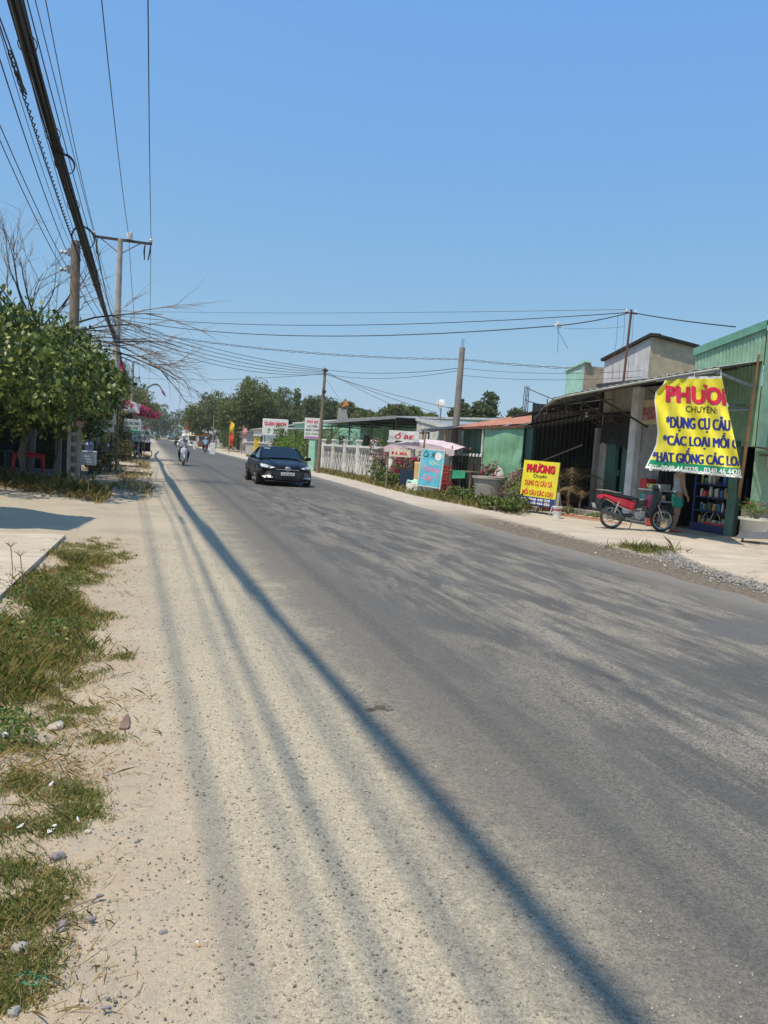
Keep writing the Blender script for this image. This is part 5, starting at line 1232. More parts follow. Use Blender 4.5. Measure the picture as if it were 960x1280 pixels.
for k, (a_, b_) in enumerate((((-1.75, 24.9, 6.9), (-1.9, 42, 7.0)), ((-2.5, 24.9, 6.8), (-2.1, 42, 6.9)), ((-2.5, 24.9, 6.3), (-2.1, 42, 6.6)))):
    cable(('short cable from the brown pole to the pale pole, highest of three', 'short cable from the brown pole to the pale pole, middle of three', 'short cable from the brown pole to the pale pole, lowest of three')[k], sag(a_, b_, .3), .014)
# coils hung on the cables
for lab, c, r_ in (('upper coil of spare cable hanging beside the black bundle', atX(81, 206, -1.75), .17), ('lower coil of spare cable hanging beside the bundle near the crossarm', atX(104, 298, -1.8), .26)):
    t = thing('cable_coil', lab, 'cable coil', c, group='spare cable coils')
    for k in range(3): MB().torus((0, 0, .01*k), r_*(1+.04*k), .009, 22, 5, 'Y').xf(Matrix.Rotation(R(18), 4, 'Z')).build('turn', m_cable, t)
    MB().tube((0, 0, r_), (-.05, 0, r_+.14), .01).build('hook', m_steel, t)
# cables across the road
rt = (13.05, 19.3, 5.92)
sp_ = atX(697, 407, 11.2)
cable('main service cable crossing the road from the pale pole to the iron mast', sag((-1.8, 42, 7.35), sp_, .55, 22)+sag(sp_, rt, .05, 6)[1:], .015, group='cables crossing the road')
cable('second service cable crossing the road just above the first', sag((-1.8, 42, 7.5), rt, .42, 26), .012, group='cables crossing the road')
cable('uppermost thin wire crossing the road to the iron mast', sag((-1.8, 42, 7.75), (13.0, 19.3, 6.0), .1, 24), .007, m_wire, group='cables crossing the road')
cable('cable from the iron mast to the green tin house ridge', sag(rt, (13.1, 15.1, 4.95), .03), .014)
cable('thin wire from the iron mast down to the splice', sag((12.9, 19.3, 5.5), sp_+Vector((.2, 0, -.05)), .04), .005, m_wire)
t = thing('splice_joint', 'pale cable splice with two dangling ends in the sky left of the iron mast', 'cable joint', sp_)
for k, (dx, dz) in enumerate(((-.05, .0), (.03, .04), (.08, -.02), (0, .07))): MB().box((dx, 0, dz), (.09, .06, .06), (0, .5*k, .3), b=.012).build('clamp', m_white, t)
MB().path([(0, 0, 0), (.08, 0, -.22), (.25, -.02, -.45), (.38, -.02, -.62)], .007, 4).build('loose_end', m_cable, t); MB().path([(-.02, 0, 0), (.05, 0, -.3), (.06, 0, -.55), (.07, 0, -.78)], .006, 4).build('loose_end', m_cable, t)
for k in range(5):
    cable(('highest', 'second highest', 'middle', 'second lowest', 'lowest')[k]+' of the five cables sagging from the pale pole to the thin brown pole', sag((-1.8, 42, 7.3-.14*k), (9.2, 42.55, 5.85-.07*k), .30+.10*k), .013, group='cables to the thin brown pole')
tw = MB()
for ph in (0, math.pi):
    pts = catm(sag((-1.8, 42, 6.9), (12.4, 30.3, 5.55), .35, 10)+sag((12.4, 30.3, 5.55), (19.5, 20.0, 4.9), .2, 6)[1:], 14); tw.path([p+Vector((0, .03*math.cos(i*.55+ph), .035*math.sin(i*.55+ph))) for i, p in enumerate(pts)], .013, 3)
tag(tw.build('twisted_cable', m_cable), 'twisted cable from the pale pole over the thick concrete pole and the roofs', 'cable', 'cables crossing the road')
cable('cable from the thin brown pole to the thick concrete pole', sag((9.2, 42.6, 5.85), (12.4, 30.3, 5.2), .22), .012)
cable('lower cable from the thin brown pole to the thick concrete pole', sag((9.2, 42.6, 5.6), (12.4, 30.3, 5.1), .3), .010)
for k in range(4): cable(('steepest', 'second', 'third', 'flattest')[k]+' house wire falling right from the thin brown pole', sag((9.2, 42.6, 5.8-.1*k), [(13.2, 37, 3.3), (13.3, 35, 3.5), (13.6, 33, 3.6), (10.6, 40, 3.0)][k], .1), .011, group='house wires from the thin brown pole')
for k in range(2): cable(('upper', 'lower')[k]+' thin wire running over the awning roofs from the thick concrete pole', sag((12.4, 30.3, 5.2-.3*k), (15.5, 22, 4.7-.2*k), .15), .008, m_wire, group='wires over the awning')
for k in range(2): cable(('upper', 'lower')[k]+' stay wire from the dark lattice mast', sag((17.5, 34, 5.0-.6*k), (17.2, 27, 3.4-.1*k), .02), .02, group='mast stay wires')
cable('long thin wire crossing the far road', sag((-1.9, 78, 7.0), (9.2, 42.6, 5.6), .3), .012, group='cables crossing the road')

# ================================================================== roadside signs on the right
bs = G(645, 641); b2_ = G(691, 646)
ctr = (bs+b2_)/2
asn = thing('fold_out_sign', 'yellow folding sign with red lettering and navy foot on white legs, beside the bucket', 'sign', (10.55, 19.35, 0), R(-70))
wS, z0, z1, tl = 1.32, .24, 1.50, .05
MB().quad((-wS/2, 0, z0), (wS/2, 0, z0-.02), (wS/2, .09, z1-.02), (-wS/2, .09, z1), .03).build('board', m_yel, asn)
MB().quad((-wS/2, -.022, z0), (wS/2, -.022, z0-.02), (wS/2, -.005, z0+.21), (-wS/2, -.005, z0+.23), .006).build('navy_strip', m_navy, asn)
def aw_(body, x0, x1, a, b_, m_, bold=.03, dy=0, nm='lettering'):
    v, f = textgeo(body, bold); mb = MB()
    mb.add([(x0+(x1-x0)*p, -.030-dy+.0714*((a+(b_-a)*q)-z0)+.006, a+(b_-a)*q-.02*((x0+(x1-x0)*p)/wS+.5)) for p, q in v], f); return mb.build(nm, m_, asn)
m_ink_dred = mat('dark_red_ink', (.35, .01, .02), .5, bmp=0)
aw_('PHƯƠNG', -.50, .54, 1.16, 1.43, m_ink_dred, .06); aw_('PHƯƠNG', -.52, .52, 1.175, 1.445, m_ink_red, .045, .006)
aw_('Chuyên', -.24, .26, 1.0, 1.13, m_ink_dark, .012)
aw_('DỤNG CỤ CÂU CÁ', -.52, .50, .75, .98, m_ink_red, .03); aw_('MỒI CÂU CÁC LOẠI', -.58, .56, .49, .73, m_ink_red, .03)
aw_('0948 440 339', -.30, .50, .365, .445, m_ink_white, .03, .014); aw_('0348 464 420', -.30, .50, .265, .345, m_ink_white, .03, .014)
MB().box((-.49, -.034, .35), (.17, .006, .16)).build('phone_emblem', m_ink_white, asn)
MB().path([(-.46, -.040, .405), (-.52, -.040, .38), (-.52, -.040, .325), (-.46, -.040, .30)], .010, 5).build('phone_handset', m_navy, asn)
for sx in (-.6, .6):
    MB().tube((sx, -.02, z0+.02), (sx*1.02, -.14, 0), .018, n=6).build('leg', m_steel, asn); MB().tube((sx, .12, z1-.4), (sx*1.02, .40, 0), .016, n=6).build('leg', m_steel, asn)
# bucket with blue lid band and a pipe standing in it
bk_ = G(693, 648)
t = thing('paint_bucket', 'small white bucket with red and blue band beside the yellow folding sign', 'bucket', (bk_.x+.12, bk_.y+.1, 0))
MB().lathe([(0, 0), (.10, 0), (.125, .30), (.132, .31), (.125, .32), (.115, .30), (.09, .02)], n=20).build('pail', m_white, t, smooth=True)
MB().lathe([(.112, .17), (.1245, .25)], n=20).build('band', mat('band_red', (.45, .05, .12), .5), t); MB().path([(-.13, 0, .30), (-.1, -.05, .12), (0, -.08, .05), (.1, -.05, .12), (.13, 0, .30)], .004, 4).build('handle', m_steel, t)
MB().tube((0, .02, .02), (.03, .04, .68), .045, n=12).build('pipe_stub', m_conc, t, smooth=True)

# blue cafe sign
cf = thing('cafe_sign', 'light blue cafe sign with dark and pink lettering leaning behind the foam box', 'sign', (9.62, 25.75, 0), R(-58), rot=(R(-4), R(2), R(-58)))
MB().box((0, 0, .98), (1.0, .03, 1.32), b=.008).build('board', mat('sky_blue_board', (.12, .50, .66), .45, dirt=(.35, .62, .70), dirt_amt=.4), cf)
for sx in (-.51, .51): MB().box((sx, 0, .8), (.03, .045, 1.72)).build('frame_post', m_white, cf)
for zz in (.31, 1.65): MB().box((0, 0, zz), (.99, .04, .03)).build('frame_rail', m_white, cf)
m_pink = mat('pink_ink', (.72, .28, .45), .5, bmp=0)
write(cf, 'Cà  fê', -.42, .12, 1.36, 1.58, -.02, m_ink_dark, .01, .3)
write(cf, 'VÕNG', -.12, .34, 1.10, 1.28, -.02, mat('pale_ink', (.62, .75, .6), .5, bmp=0), .02)
write(cf, 'Thương', -.40, .42, .80, 1.05, -.02, m_pink, .03, .25)
write(cf, 'Cây 1', -.34, .34, .48, .74, -.02, m_pink, .03, .25)
MB().lathe([(0, 0), (.15, .0)], (.26, -.02, 1.43), 18, 'Y').build('cup_emblem', m_ink_white, cf); MB().torus((.40, -.02, 1.43), .05, .012, 12, 4, 'Y').build('cup_handle', m_ink_white, cf)
wp = thing('wooden_post', 'thin pale wooden post rising behind the left side of the blue cafe sign', 'post', (9.45, 26.3, 0), rot=(0, R(3.5), 0))
MB().tube((0, 0, 0), (0, 0, 2.35), .04, .03, 7).build('stake', m_wood, wp)
fbx = G(524, 617)
fb_ = thing('foam_box', 'white foam box with a pale green cloth, in front of the blue cafe sign', 'box', (fbx.x+.02, fbx.y-.1, .05), R(-50))
bx_ = MB()
for c, d in (((0, 0, .03), (.95, .6, .06)), ((-.45, 0, .18), (.05, .6, .3)), ((.45, 0, .18), (.05, .6, .3)), ((0, -.28, .18), (.95, .05, .3)), ((0, .28, .18), (.95, .05, .3))): MB().box(c, d, b=.01).build('side', mat('foam', (.74, .74, .68), .8, dirt=(.5, .45, .35), dirt_amt=.3), fb_)
vs = []; fs = []
for i in range(13):
    for j in range(9):
        u, v = i/12, j/8; vs.append((-.47+.95*u, -.30+.6*v, .34+.10*math.sin(u*5+1)*math.sin(v*3.4)+.05*math.sin(u*13+v*9)+.03*math.sin(v*17)))
for i in range(12):
    for j in range(8): a = i*9+j; fs.append((a, a+1, a+10, a+9))
MB().add(vs, fs).build('folded_cloth', mat('pale_green_cloth', (.36, .60, .47), .8), fb_, smooth=True)
# juice stall: pinkish parasol awning with boards
js = thing('drinks_stall', 'small roadside drinks stall under a faded pink scalloped canopy', 'stall', (10.6, 28.6, 0), R(-48))
vs = []; fs = []
for i in range(17):
    u = i/16; x = -1.5+3.1*u
    for (yy, zz) in ((-.95, 1.70-.08*abs(math.sin(u*8*math.pi))), (-.95, 1.90), (0, 2.06), (.9, 1.9)): vs.append((x, yy, zz-.22*(2*u-1)**2+.02*hsh(i, yy)))
for i in range(16):
    for j in range(3): a = i*4+j; fs.append((a, a+4, a+5, a+1))
o = MB().add(vs, fs).build('canopy', mat('faded_pink_cloth', (.66, .52, .55), .8, dirt=(.5, .38, .36), dirt_amt=.4), js, smooth=True)
for sx in (-1.35, 1.45):
    for sy in (-.85, .8): MB().tube((sx, sy, 0), (sx, sy, 1.85), .03, n=6).build('post', m_wood, js)
MB().box((0, .1, .82), (2.4, .6, .05), b=.01).build('counter_top', m_wood, js); MB().box((0, -.15, .42), (2.3, .04, .76)).build('counter_front', mat('stall_blue', (.08, .14, .2), .7), js)
MB().box((-.60, -1.0, 2.12), (1.35, .04, .40), (0, R(1), 0)).build('name_board', m_white, js)
write(js, 'Ổ BE', -1.0, -.15, 2.01, 2.25, -1.03, m_ink_red, .02, .2)
MB().box((-.72, -1.0, 1.45), (.95, .04, .30)).build('price_board', mat('cream_board', (.70, .62, .50), .6), js)
write(js, 'ĐÁ MÍA', -1.10, -.38, 1.37, 1.53, -1.03, m_ink_red, .02)
for k in range(9):
    t = thing('drink_cup', 'cup or jar on the drinks stall counter, %s from its left end' % ('first', 'second', 'third', 'fourth', 'fifth', 'sixth', 'seventh', 'eighth', 'ninth')[k], 'cup', js.location+Vector((math.cos(R(-48))*(-1.0+.25*k)+.0, math.sin(R(-48))*(-1.0+.25*k), .845)), group='cups on the drinks stall counter')
    MB().lathe([(0, 0), (.04, 0), (.05, .14), (.02, .19), (0, .2)], n=8).build('cup', mat('cup_%d' % (k % 4), [(.5, .1, .1), (.5, .5, .45), (.1, .25, .12), (.45, .3, .08)][k % 4], .4), t)
# red plastic chairs, stacked
for si, (cx, cy) in enumerate(((10.62, 27.0), (11.0, 27.5))):
    for k in range(3):
        t = thing('plastic_chair', ('red plastic chair, %s in the stack %s' % (('bottom', 'middle', 'topmost')[k], ('right beside the blue cafe sign', 'behind the first stack of chairs')[si])), 'chair', (cx, cy, .13*k), R(170+4*k), 'stacked red plastic chairs')
        cm = mat('red_chair', (.42, .06, .045), .5) if si == 0 else mat('maroon_chair', (.42, .04, .08), .45)
        MB().box((0, 0, .42), (.42, .42, .03), b=.01).build('seat', cm, t); MB().box((0, .20, .66), (.40, .03, .36), (R(-8), 0, 0), b=.01).build('backrest', cm, t)
        for sx in (-.18, .18):
            for sy in (-.18, .18): MB().tube((sx, sy, .42), (sx*1.15, sy*1.15, 0), .018, n=5).build('leg', cm, t)
tb = thing('stall_table', 'low table covered with a bright green cloth behind the wooden stumps', 'table', (11.4, 26.6, 0), R(-70))
MB().box((0, 0, .92), (1.3, .7, .04)).build('top', m_wood, tb)
MB().quad((-.30, -.37, .95), (.40, -.37, .95), (.44, -.42, .68), (-.28, -.42, .62), .01).build('cloth', mat('bright_green_cloth', (.03, .30, .16), .7), tb)
for sx in (-.6, .6):
    for sy in (-.3, .3): MB().tube((sx, sy, 0), (sx, sy, .92), .03, n=5).build('leg', m_wood, tb)
# rough stumps and stakes
for i, (px, py, h, r_, ln, lab) in enumerate(((563, 612, 1.35, .10, 2, 'rough grey wooden stake right of the blue cafe sign'), (582, 611, 1.55, .12, 6, 'leaning split stake beside the green cloth table'), (596, 612, 1.2, .11, -3, 'short gnarled stake behind the round concrete planter'), (574, 604, 1.85, .07, 8, 'thinner taller stake at the stall, leaning right'))):
    q = G(px, py); t = thing('wooden_stake', lab, 'stake', (q.x+.5, q.y+.4, 0), rot=(0, R(ln), 0), group='wooden stakes along the stall')
    MB().path([(0, 0, 0), (.02, .02, h*.4), (-.03, 0, h*.75), (.0, .02, h)], [r_, r_*.85, r_*1.05, r_*.6], 8).build('stake', m_wood, t, smooth=True)
fn = thing('picket_fence', 'dark picket fence with white bottle tops behind the stakes at the stall', 'fence', (11.9, 27.6, 0))
for k in range(9):
    MB().box((0, 1.4-.32*k, .75), (.05, .12, 1.5)).build('picket', m_diron, fn)
    MB().lathe([(0, 0), (.05, 0), (.05, .09), (0, .12)], (0, 1.4-.32*k, 1.5), 8).build('white_cap', m_white, fn)
for zz in (.4, 1.2): MB().box((.03, .1, zz), (.03, 3.0, .06)).build('rail', m_diron, fn)

# round concrete planter
pl = G(607, 629)
t = thing('round_planter', 'large round bare concrete planter among green creepers by the road', 'planter', (pl.x+.2, pl.y+.25, 0))
MB().lathe([(0, 0), (.42, 0), (.47, .25), (.53, .78), (.585, .80), (.585, .87), (.52, .88), (.50, .78), (.40, .70), (0, .7)], n=28).build('tub', m_conc, t, smooth=True)
plc = t.location.copy()

# ================================================================== plants
def clump(name, label, cat, loc, rad, n_, size, material, group=None, lobes=7, seed=1, stems=None, sm=m_bark, asp=.45, cname='foliage', flower=None, shell=.4, zc=None):
    t = thing(name, label, cat, loc, 0, group); c = (0, 0, rad[2]*.95 if zc is None else zc)
    L = lobes_from(c, rad, lobes, seed)
    pts = cloud(L, n_, 12, .2, shell); pts = pts[pts[:, 2] > .01]
    npmesh(cname, leaf_quads(pts, size, asp), 4, material, t)
    if flower:
        fm, fn_, fs_ = flower; pf = cloud(L, fn_, 10, .10, .85); pf = pf[pf[:, 2] > .05]; npmesh('flowers', leaf_quads(pf, fs_, .8, 0), 4, fm, t)
    k = stems or 4
    for i in range(k):
        a = rnd.uniform(0, 6.28); e = Vector((math.cos(a)*rad[0]*.6, math.sin(a)*rad[1]*.6, c[2]*rnd.uniform(.7, 1.3)))
        MB().path([(0.03*math.cos(a), .03*math.sin(a), 0), e*.45+Vector((0, 0, .08)), e], [.02, .014, .007], 5).build('stem', sm, t)
    return t
cr = G(575, 628)
clump('creeper', 'low green creeper spreading over the verge left of the round planter', 'plant', (cr.x+.6, cr.y+1.0, 0), (.9, 1.7, .28), 3200, .09, lf_tree, 'green creepers on the verge', 9, 3)
cr = G(610, 640)
clump('creeper', 'low green creeper in front of the round planter, reaching the road edge', 'plant', (cr.x+.55, cr.y+.6, 0), (.75, 1.3, .24), 2600, .09, lf_tree, 'green creepers on the verge', 9, 4)
cr = G(635, 640)
clump('creeper', 'low dark creeper between the round planter and the yellow folding sign', 'plant', (cr.x+.45, cr.y+.4, 0), (.6, .9, .22), 1500, .08, lf_bush, 'green creepers on the verge', 7, 5)
for i, (x, y, r_, h, mt, lab) in enumerate(((10.95, 23.1, .55, .62, lf_pale, 'pale pink flowering shrub behind the round planter'), (11.3, 21.7, .6, .6, lf_pale, 'mauve flowering shrub left of the yellow folding sign'), (11.2, 24.2, .4, .75, lf_pink, 'magenta flowering shrub by the green tarpaulin wall'), (11.5, 20.7, .45, .5, lf_pink, 'small magenta plant behind the folding sign'))):
    clump('flowering_shrub', lab, 'shrub', (x, y, 0), (r_, r_, h), 1500, .07, lf_bush, 'flowering shrubs before the tarpaulin wall', 7, 20+i, flower=(mt, 1300, .045))
def palm(label, loc, nf, ln, mt, seed, zb=.4, group='young palms', lift=1.0):
    t = thing('young_palm', label, 'palm', loc, group=group); q = random.Random(seed)
    MB().tube((0, 0, 0), (0, 0, zb), .05, .035, 7).build('trunk', m_bark, t)
    for k in range(nf):
        a = 6.28*k/nf+q.uniform(-.4, .4); L = ln*q.uniform(.7, 1.1); up = q.uniform(.6, 1.1)*lift; rows = []
        cs_ = [Vector((math.cos(a)*L*s, math.sin(a)*L*s, zb+L*(up*s-1.05*up*s*s*s))) for s in (0, .2, .4, .6, .8, 1)]
        fr_ = MB().path(cs_, [.012, .01, .008, .006, .004, .002], 4)
        side = Vector((-math.sin(a), math.cos(a), 0))
        for s in np.linspace(.15, .98, 18):
            i = min(4, int(s*5)); p = cs_[i].lerp(cs_[i+1], s*5-i); d = (cs_[i+1]-cs_[i]).normalized(); w = .30*math.sin(math.pi*min(1, s*.9+.12))*ln
            for sg in (-1, 1):
                tip = p+side*sg*w*.8+d*w*.55-Vector((0, 0, w*.35)); fr_.add([p-d*.012, p+d*.012, tip], [(0, 1, 2)])
        fr_.build('frond', mt, t)
    return t
palm('young yellow-green palm behind the left edge of the yellow folding sign', (11.3, 21.1, 0), 9, 1.25, lf_bright, 4)
palm('young palm with a brown dying frond left of the green double doors', (12.3, 19.9, 0), 7, 1.15, lf_dry, 9, .5)
palm('small green palm among the mauve shrubs left of the folding sign', (11.6, 22.3, 0), 7, .9, lf_fyel, 12)
def potted(label, loc, pr_, ph, rad, mt, n_, seed, potm, group=None, flower=None, size=.06):
    t = thing('potted_plant', label, 'potted plant', loc, group=group)
    MB().lathe([(0, 0), (pr_*.7, 0), (pr_*.95, ph*.8), (pr_*1.08, ph*.85), (pr_*1.08, ph), (pr_*.95, ph), (pr_*.9, ph*.8), (0, ph*.8)], n=20).build('pot', potm, t, smooth=True)
    L = lobes_from((0, 0, ph+rad[2]*1.05), rad, 8, seed); npmesh('foliage', leaf_quads(cloud(L, n_, 10, .22, .35), size), 4, mt, t)
    if flower: npmesh('flowers', leaf_quads(cloud(L, flower[1], 8, .1, .9), flower[2], .8, 0), 4, flower[0], t)
    for k in range(6):
        a = k*1.05+seed; MB().path([(0, 0, ph*.8), (math.cos(a)*rad[0]*.35, math.sin(a)*rad[1]*.35, ph+rad[2]*.6), (math.cos(a)*rad[0]*.8, math.sin(a)*rad[1]*.8, ph+rad[2]*1.4)], [.018, .012, .005], 5).build('branch', m_barkg, t)
    return t
m_dpot = mat('dark_pot', (.10, .03, .03), .6); m_wpot = mat('white_pot', (.60, .58, .52), .7, dirt=(.4, .34, .26), dirt_amt=.5)
potted('wide bushy reddish-green shrub in a dark bowl before the dark tin recess', (12.55, 20.9, 0), .38, .32, (.72, .75, .36), lf_dry, 2400, 3, m_dpot, size=.06)
potted('tall dark green shrub in the shade behind the bushy one', (13.5, 22.0, 0), .25, .35, (.6, .6, .6), lf_fdark, 1800, 5, m_dpot, size=.07)
potted('dark green shrub in shade close to the folding sign', (12.7, 22.8, 0), .25, .3, (.6, .5, .55), lf_fdark, 1500, 6, m_dpot, flower=(lf_pink, 120, .05), size=.07)
# planter on its grey block at the right edge
gb = thing('grey_block', 'sloping grey concrete block under the white round planter at the picture edge', 'block', (0, 0, 0))
a0, a1 = (13.25, 13.72), (15.5, 12.9)
k0 = G(915, 676); k1 = G(962, 672)
MB().add([(k0.x, k0.y, 0), (k1.x+.8, k1.y-.3, 0), (k1.x+1.1, 13.8, 0), (13.2, 13.8, 0), (k0.x+.28, k0.y-.02, .30), (k1.x+.8, k1.y-.25, .33), (k1.x+1.1, 13.8, .33), (13.3, 13.8, .31)], [(3, 2, 1, 0), (4, 5, 6, 7), (0, 1, 5, 4), (1, 2, 6, 5), (2, 3, 7, 6), (3, 0, 4, 7)]).build('block', mat('bluish_cement', (.25, .27, .30), .8, dirt=(.2, .2, .2)), gb)
q = G(946, 664, .32)
potted('white shallow round planter with red and green succulents at the right picture edge', (q.x, q.y+.05, .32), .33, .27, (.30, .30, .20), lf_bright, 1500, 8, m_wpot, flower=(lf_pink, 60, .03), size=.035)
sc = thing('scrap_bracket', 'small dark bracket lying on the cream forecourt by the grey block', 'bracket', G(938, 679, .07), R(-30))
MB().box((0, 0, .02), (.35, .05, .03)).build('bar', m_black, sc); MB().box((-.16, 0, .05), (.03, .05, .09)).build('lug', m_black, sc)

# ================================================================== shop goods
rk = thing('shelf_rack', 'blue metal shelf rack full of fishing goods inside the open shop', 'shelf rack', (13.35, 15.35, 0.03), R(-90))
m_blue = mat('blue_paint', (.008, .038, .15), .45, dirt=(.02, .03, .08), dirt_amt=.4)
for sx in (-.62, .62):
    for sy in (-.22, .22): MB().box((sx, sy, .68), (.05, .05, 1.36)).build('upright', m_blue, rk)
SH = (.16, .50, .84, 1.16)
for z in SH: MB().box((0, 0, z), (1.24, .48, .035), b=.005).build('shelf', m_blue, rk)
MB().box((0, -.245, .10), (1.36, .03, .2)).build('base_panel', m_blue, rk); MB().box((.2, -.262, .215), (.8, .012, .05)).build('red_trim', m_red, rk)
cols = [(.7, .68, .6), (.05, .2, .5), (.55, .4, .08), (.6, .08, .08), (.1, .35, .15), (.75, .75, .75), (.5, .45, .35), (.1, .1, .12)]
kk = 0
for zi, z in enumerate(SH):
    x = -.54; cnt_ = 0
    while x < .55:
        w = rnd.uniform(.07, .15); h = rnd.uniform(.08, .24); c_ = cols[rnd.randrange(8)]; wx = x+w/2
        p = rk.matrix_basis @ Vector((wx, -.12+rnd.uniform(-.03, .03), z+.019))
        cn = ('cream', 'blue', 'ochre', 'red', 'green', 'white', 'tan', 'black')[cols.index(c_)]
        t = thing('goods_box' if rnd.random() < .55 else 'bait_jar', '', 'goods', p, R(-90), 'goods on the blue shelf rack')
        mm = mat('goods_'+cn, c_, .5)
        pos_ = ('first', 'second', 'third', 'fourth', 'fifth', 'sixth', 'seventh', 'eighth', 'ninth', 'tenth', 'eleventh', 'twelfth')[min(11, cnt_)]+' from the left'; cnt_ += 1
        sh_ = ('lowest', 'second', 'third', 'top')[zi]
        if t.name.startswith('goods_box'): MB().box((0, 0, h/2), (w*.9, w*.8, h), b=.006).build('carton', mm, t); t['label'] = f'{cn} box on the {sh_} shelf of the blue rack, {pos_}'; t['category'] = 'box'
        else: MB().lathe([(0, 0), (w*.42, 0), (w*.42, h*.7), (w*.3, h*.8), (w*.3, h), (0, h)], n=10).build('jar', mm, t); MB().lathe([(w*.33, h*.88), (w*.33, h*1.05), (0, h*1.06)], n=10).build('lid', m_white, t); t['label'] = f'{cn} jar on the {sh_} shelf of the blue rack, {pos_}'; t['category'] = 'jar'
        x += w+rnd.uniform(.015, .05); kk += 1
gc = thing('goods_case', 'low glass-topped goods case with pale shelves left of the standing person', 'display case', (12.78, 17.0, 0.03), R(-90))
for z in (.35, .62, .9): MB().box((0, 0, z), (1.0, .5, .03)).build('shelf', m_white, gc)
for sx in (-.49, .49):
    for sy in (-.24, .24): MB().box((sx, sy, .47), (.03, .03, .95)).build('upright', m_steel, gc)
MB().box((0, .23, .5), (.96, .02, .85)).build('back_panel', m_dgreen, gc)
for i, (x, z, c_, nm, h, w) in enumerate(((-.35, .92, (.55, .04, .06), 'red', .26, .26), (-.05, .92, (.6, .6, .12), 'lime', .14, .28), (.28, .92, (.55, .55, .5), 'grey', .15, .22), (-.3, .635, (.1, .3, .3), 'teal', .16, .3), (.1, .635, (.7, .7, .65), 'white', .15, .26), (-.2, .365, (.5, .45, .3), 'tan', .16, .3), (.2, .365, (.2, .3, .2), 'green', .14, .25))):
    t = thing('goods_tray', f'{nm} tray of small goods in the case left of the standing person', 'tray', gc.matrix_basis @ Vector((x, -.05, z)), R(-90), 'trays in the goods case')
    MB().box((0, 0, h/2), (w, .32, h), b=.01, taper=1).build('tub', mat('tray_'+nm, c_, .5), t)
cl_ = thing('hung_shirt', 'dark blue shirt hanging inside the shop above the blue rack', 'shirt', (13.5, 16.2, 1.45), R(-90))
MB().prism([(-.28, .0), (-.26, .45), (-.42, .25), (-.48, .33), (-.22, .62), (.22, .62), (.48, .33), (.42, .25), (.26, .45), (.28, 0)], -.05, .05, .05).build('cloth', m_navy, cl_)
# ================================================================== fence, canopy, mint house, far right side
ff = thing('garden_fence', 'white garden fence with stout posts and dark diagonal ironwork before pink bougainvillea', 'fence')
fx = lambda y: 10.85-.012*(y-40)
ys_ = [31.8, 34.6, 37.4, 40.2, 43.0, 45.8, 48.6]
for i, y in enumerate(ys_):
    p = MB().box((fx(y), y, .95), (.24, .24, 1.9), b=.02).build('post', m_white, ff)
    MB().box((fx(y), y, 1.95), (.32, .32, .1), b=.02).build('post_cap', m_white, p)
for i in range(len(ys_)-1):
    y0, y1 = ys_[i]+.12, ys_[i+1]-.12; x = fx(y0)
    MB().box((x+.10, (y0+y1)/2, .85), (.05, y1-y0, 1.4)).build('panel', m_white, ff)
    MB().box((x, (y0+y1)/2, 1.62), (.12, y1-y0, .12), b=.01).build('top_rail', m_white, ff)
    for k in range(3):
        a = y0+(y1-y0)*k/3; b_ = y0+(y1-y0)*(k+1)/3; m_ = (a+b_)/2
        for (ya, za, yb, zb) in ((a, .1, b_, 1.5), (a, 1.5, b_, .1), (a, .8, m_, 1.5), (m_, 1.5, b_, .8)): MB().tube((x-.02, ya, za), (x-.02, yb, zb), .010, n=4).build('iron_bar', m_diron, ff)
        MB().tube((x-.02, a, .1), (x-.02, a, 1.5), .012, n=4).build('iron_bar', m_diron, ff)
sb_ = thing('leaning_board', 'pale green and white board leaning against the near end of the white garden fence', 'board', (10.2, 33.2, 0), rot=(R(-18), 0, R(-70)))
MB().box((0, 0, .6), (.35, .05, 1.2), b=.02).build('board', mat('pale_green_board', (.50, .66, .54), .5), sb_)
MB().box((0, -.03, .7), (.15, .012, .8)).build('stripe', m_white, sb_)
cn = thing('flat_canopy', 'large flat dark canopy on thin posts behind the white garden fence', 'canopy')
for i in range(7): MB().quad((11.9, 37.2+i*2.85, 3.22+.012*i), (11.9, 40.04+i*2.85, 3.22+.012*i), (17.5, 40.04+i*2.85, 3.35), (17.5, 37.2+i*2.85, 3.35), .05).build('sheet', m_tind, cn)
MB().box((11.85, 47.2, 3.24), (.08, 20.2, .16)).build('fascia', m_tin, cn)
for i, y in enumerate((37.4, 42, 47, 52, 57)):
    for x in (12.0, 16.5): MB().tube((x, y, 0), (x, y, 3.2), .05, n=6).build('post', m_diron, cn)
    MB().tube((12, y, 3.05), (17.4, y, 3.15), .04, n=4).build('beam', m_diron, cn)
mh = thing('mint_hall', 'long low mint green hall with white roof edge behind the thin brown pole', 'building')
wallpoly(mh, [(15.5, 49, 0), (15.5, 86, 0), (15.5, 86, 3.9), (15.5, 49, 3.75)], (.2, 0, 0), 'front_wall', m_mint)
wallpoly(mh, [(15.52, 49, 0), (30, 49, 0), (30, 49, 4.6), (15.52, 49, 3.75)], (0, .2, 0), 'side_wall', m_mint)
MB().quad((15.3, 48.8, 3.78), (15.3, 86.2, 3.95), (31, 86.2, 4.8), (31, 48.8, 4.65), .14).build('roof', m_white, mh)
for k in range(4):
    w_ = MB().box((15.47, 55+8*k, 1.9), (.08, 1.6, 1.3)).build('window', m_dark, mh); MB().box((15.43, 55+8*k, 1.9), (.05, .06, 1.3)).build('mullion', m_white, w_)
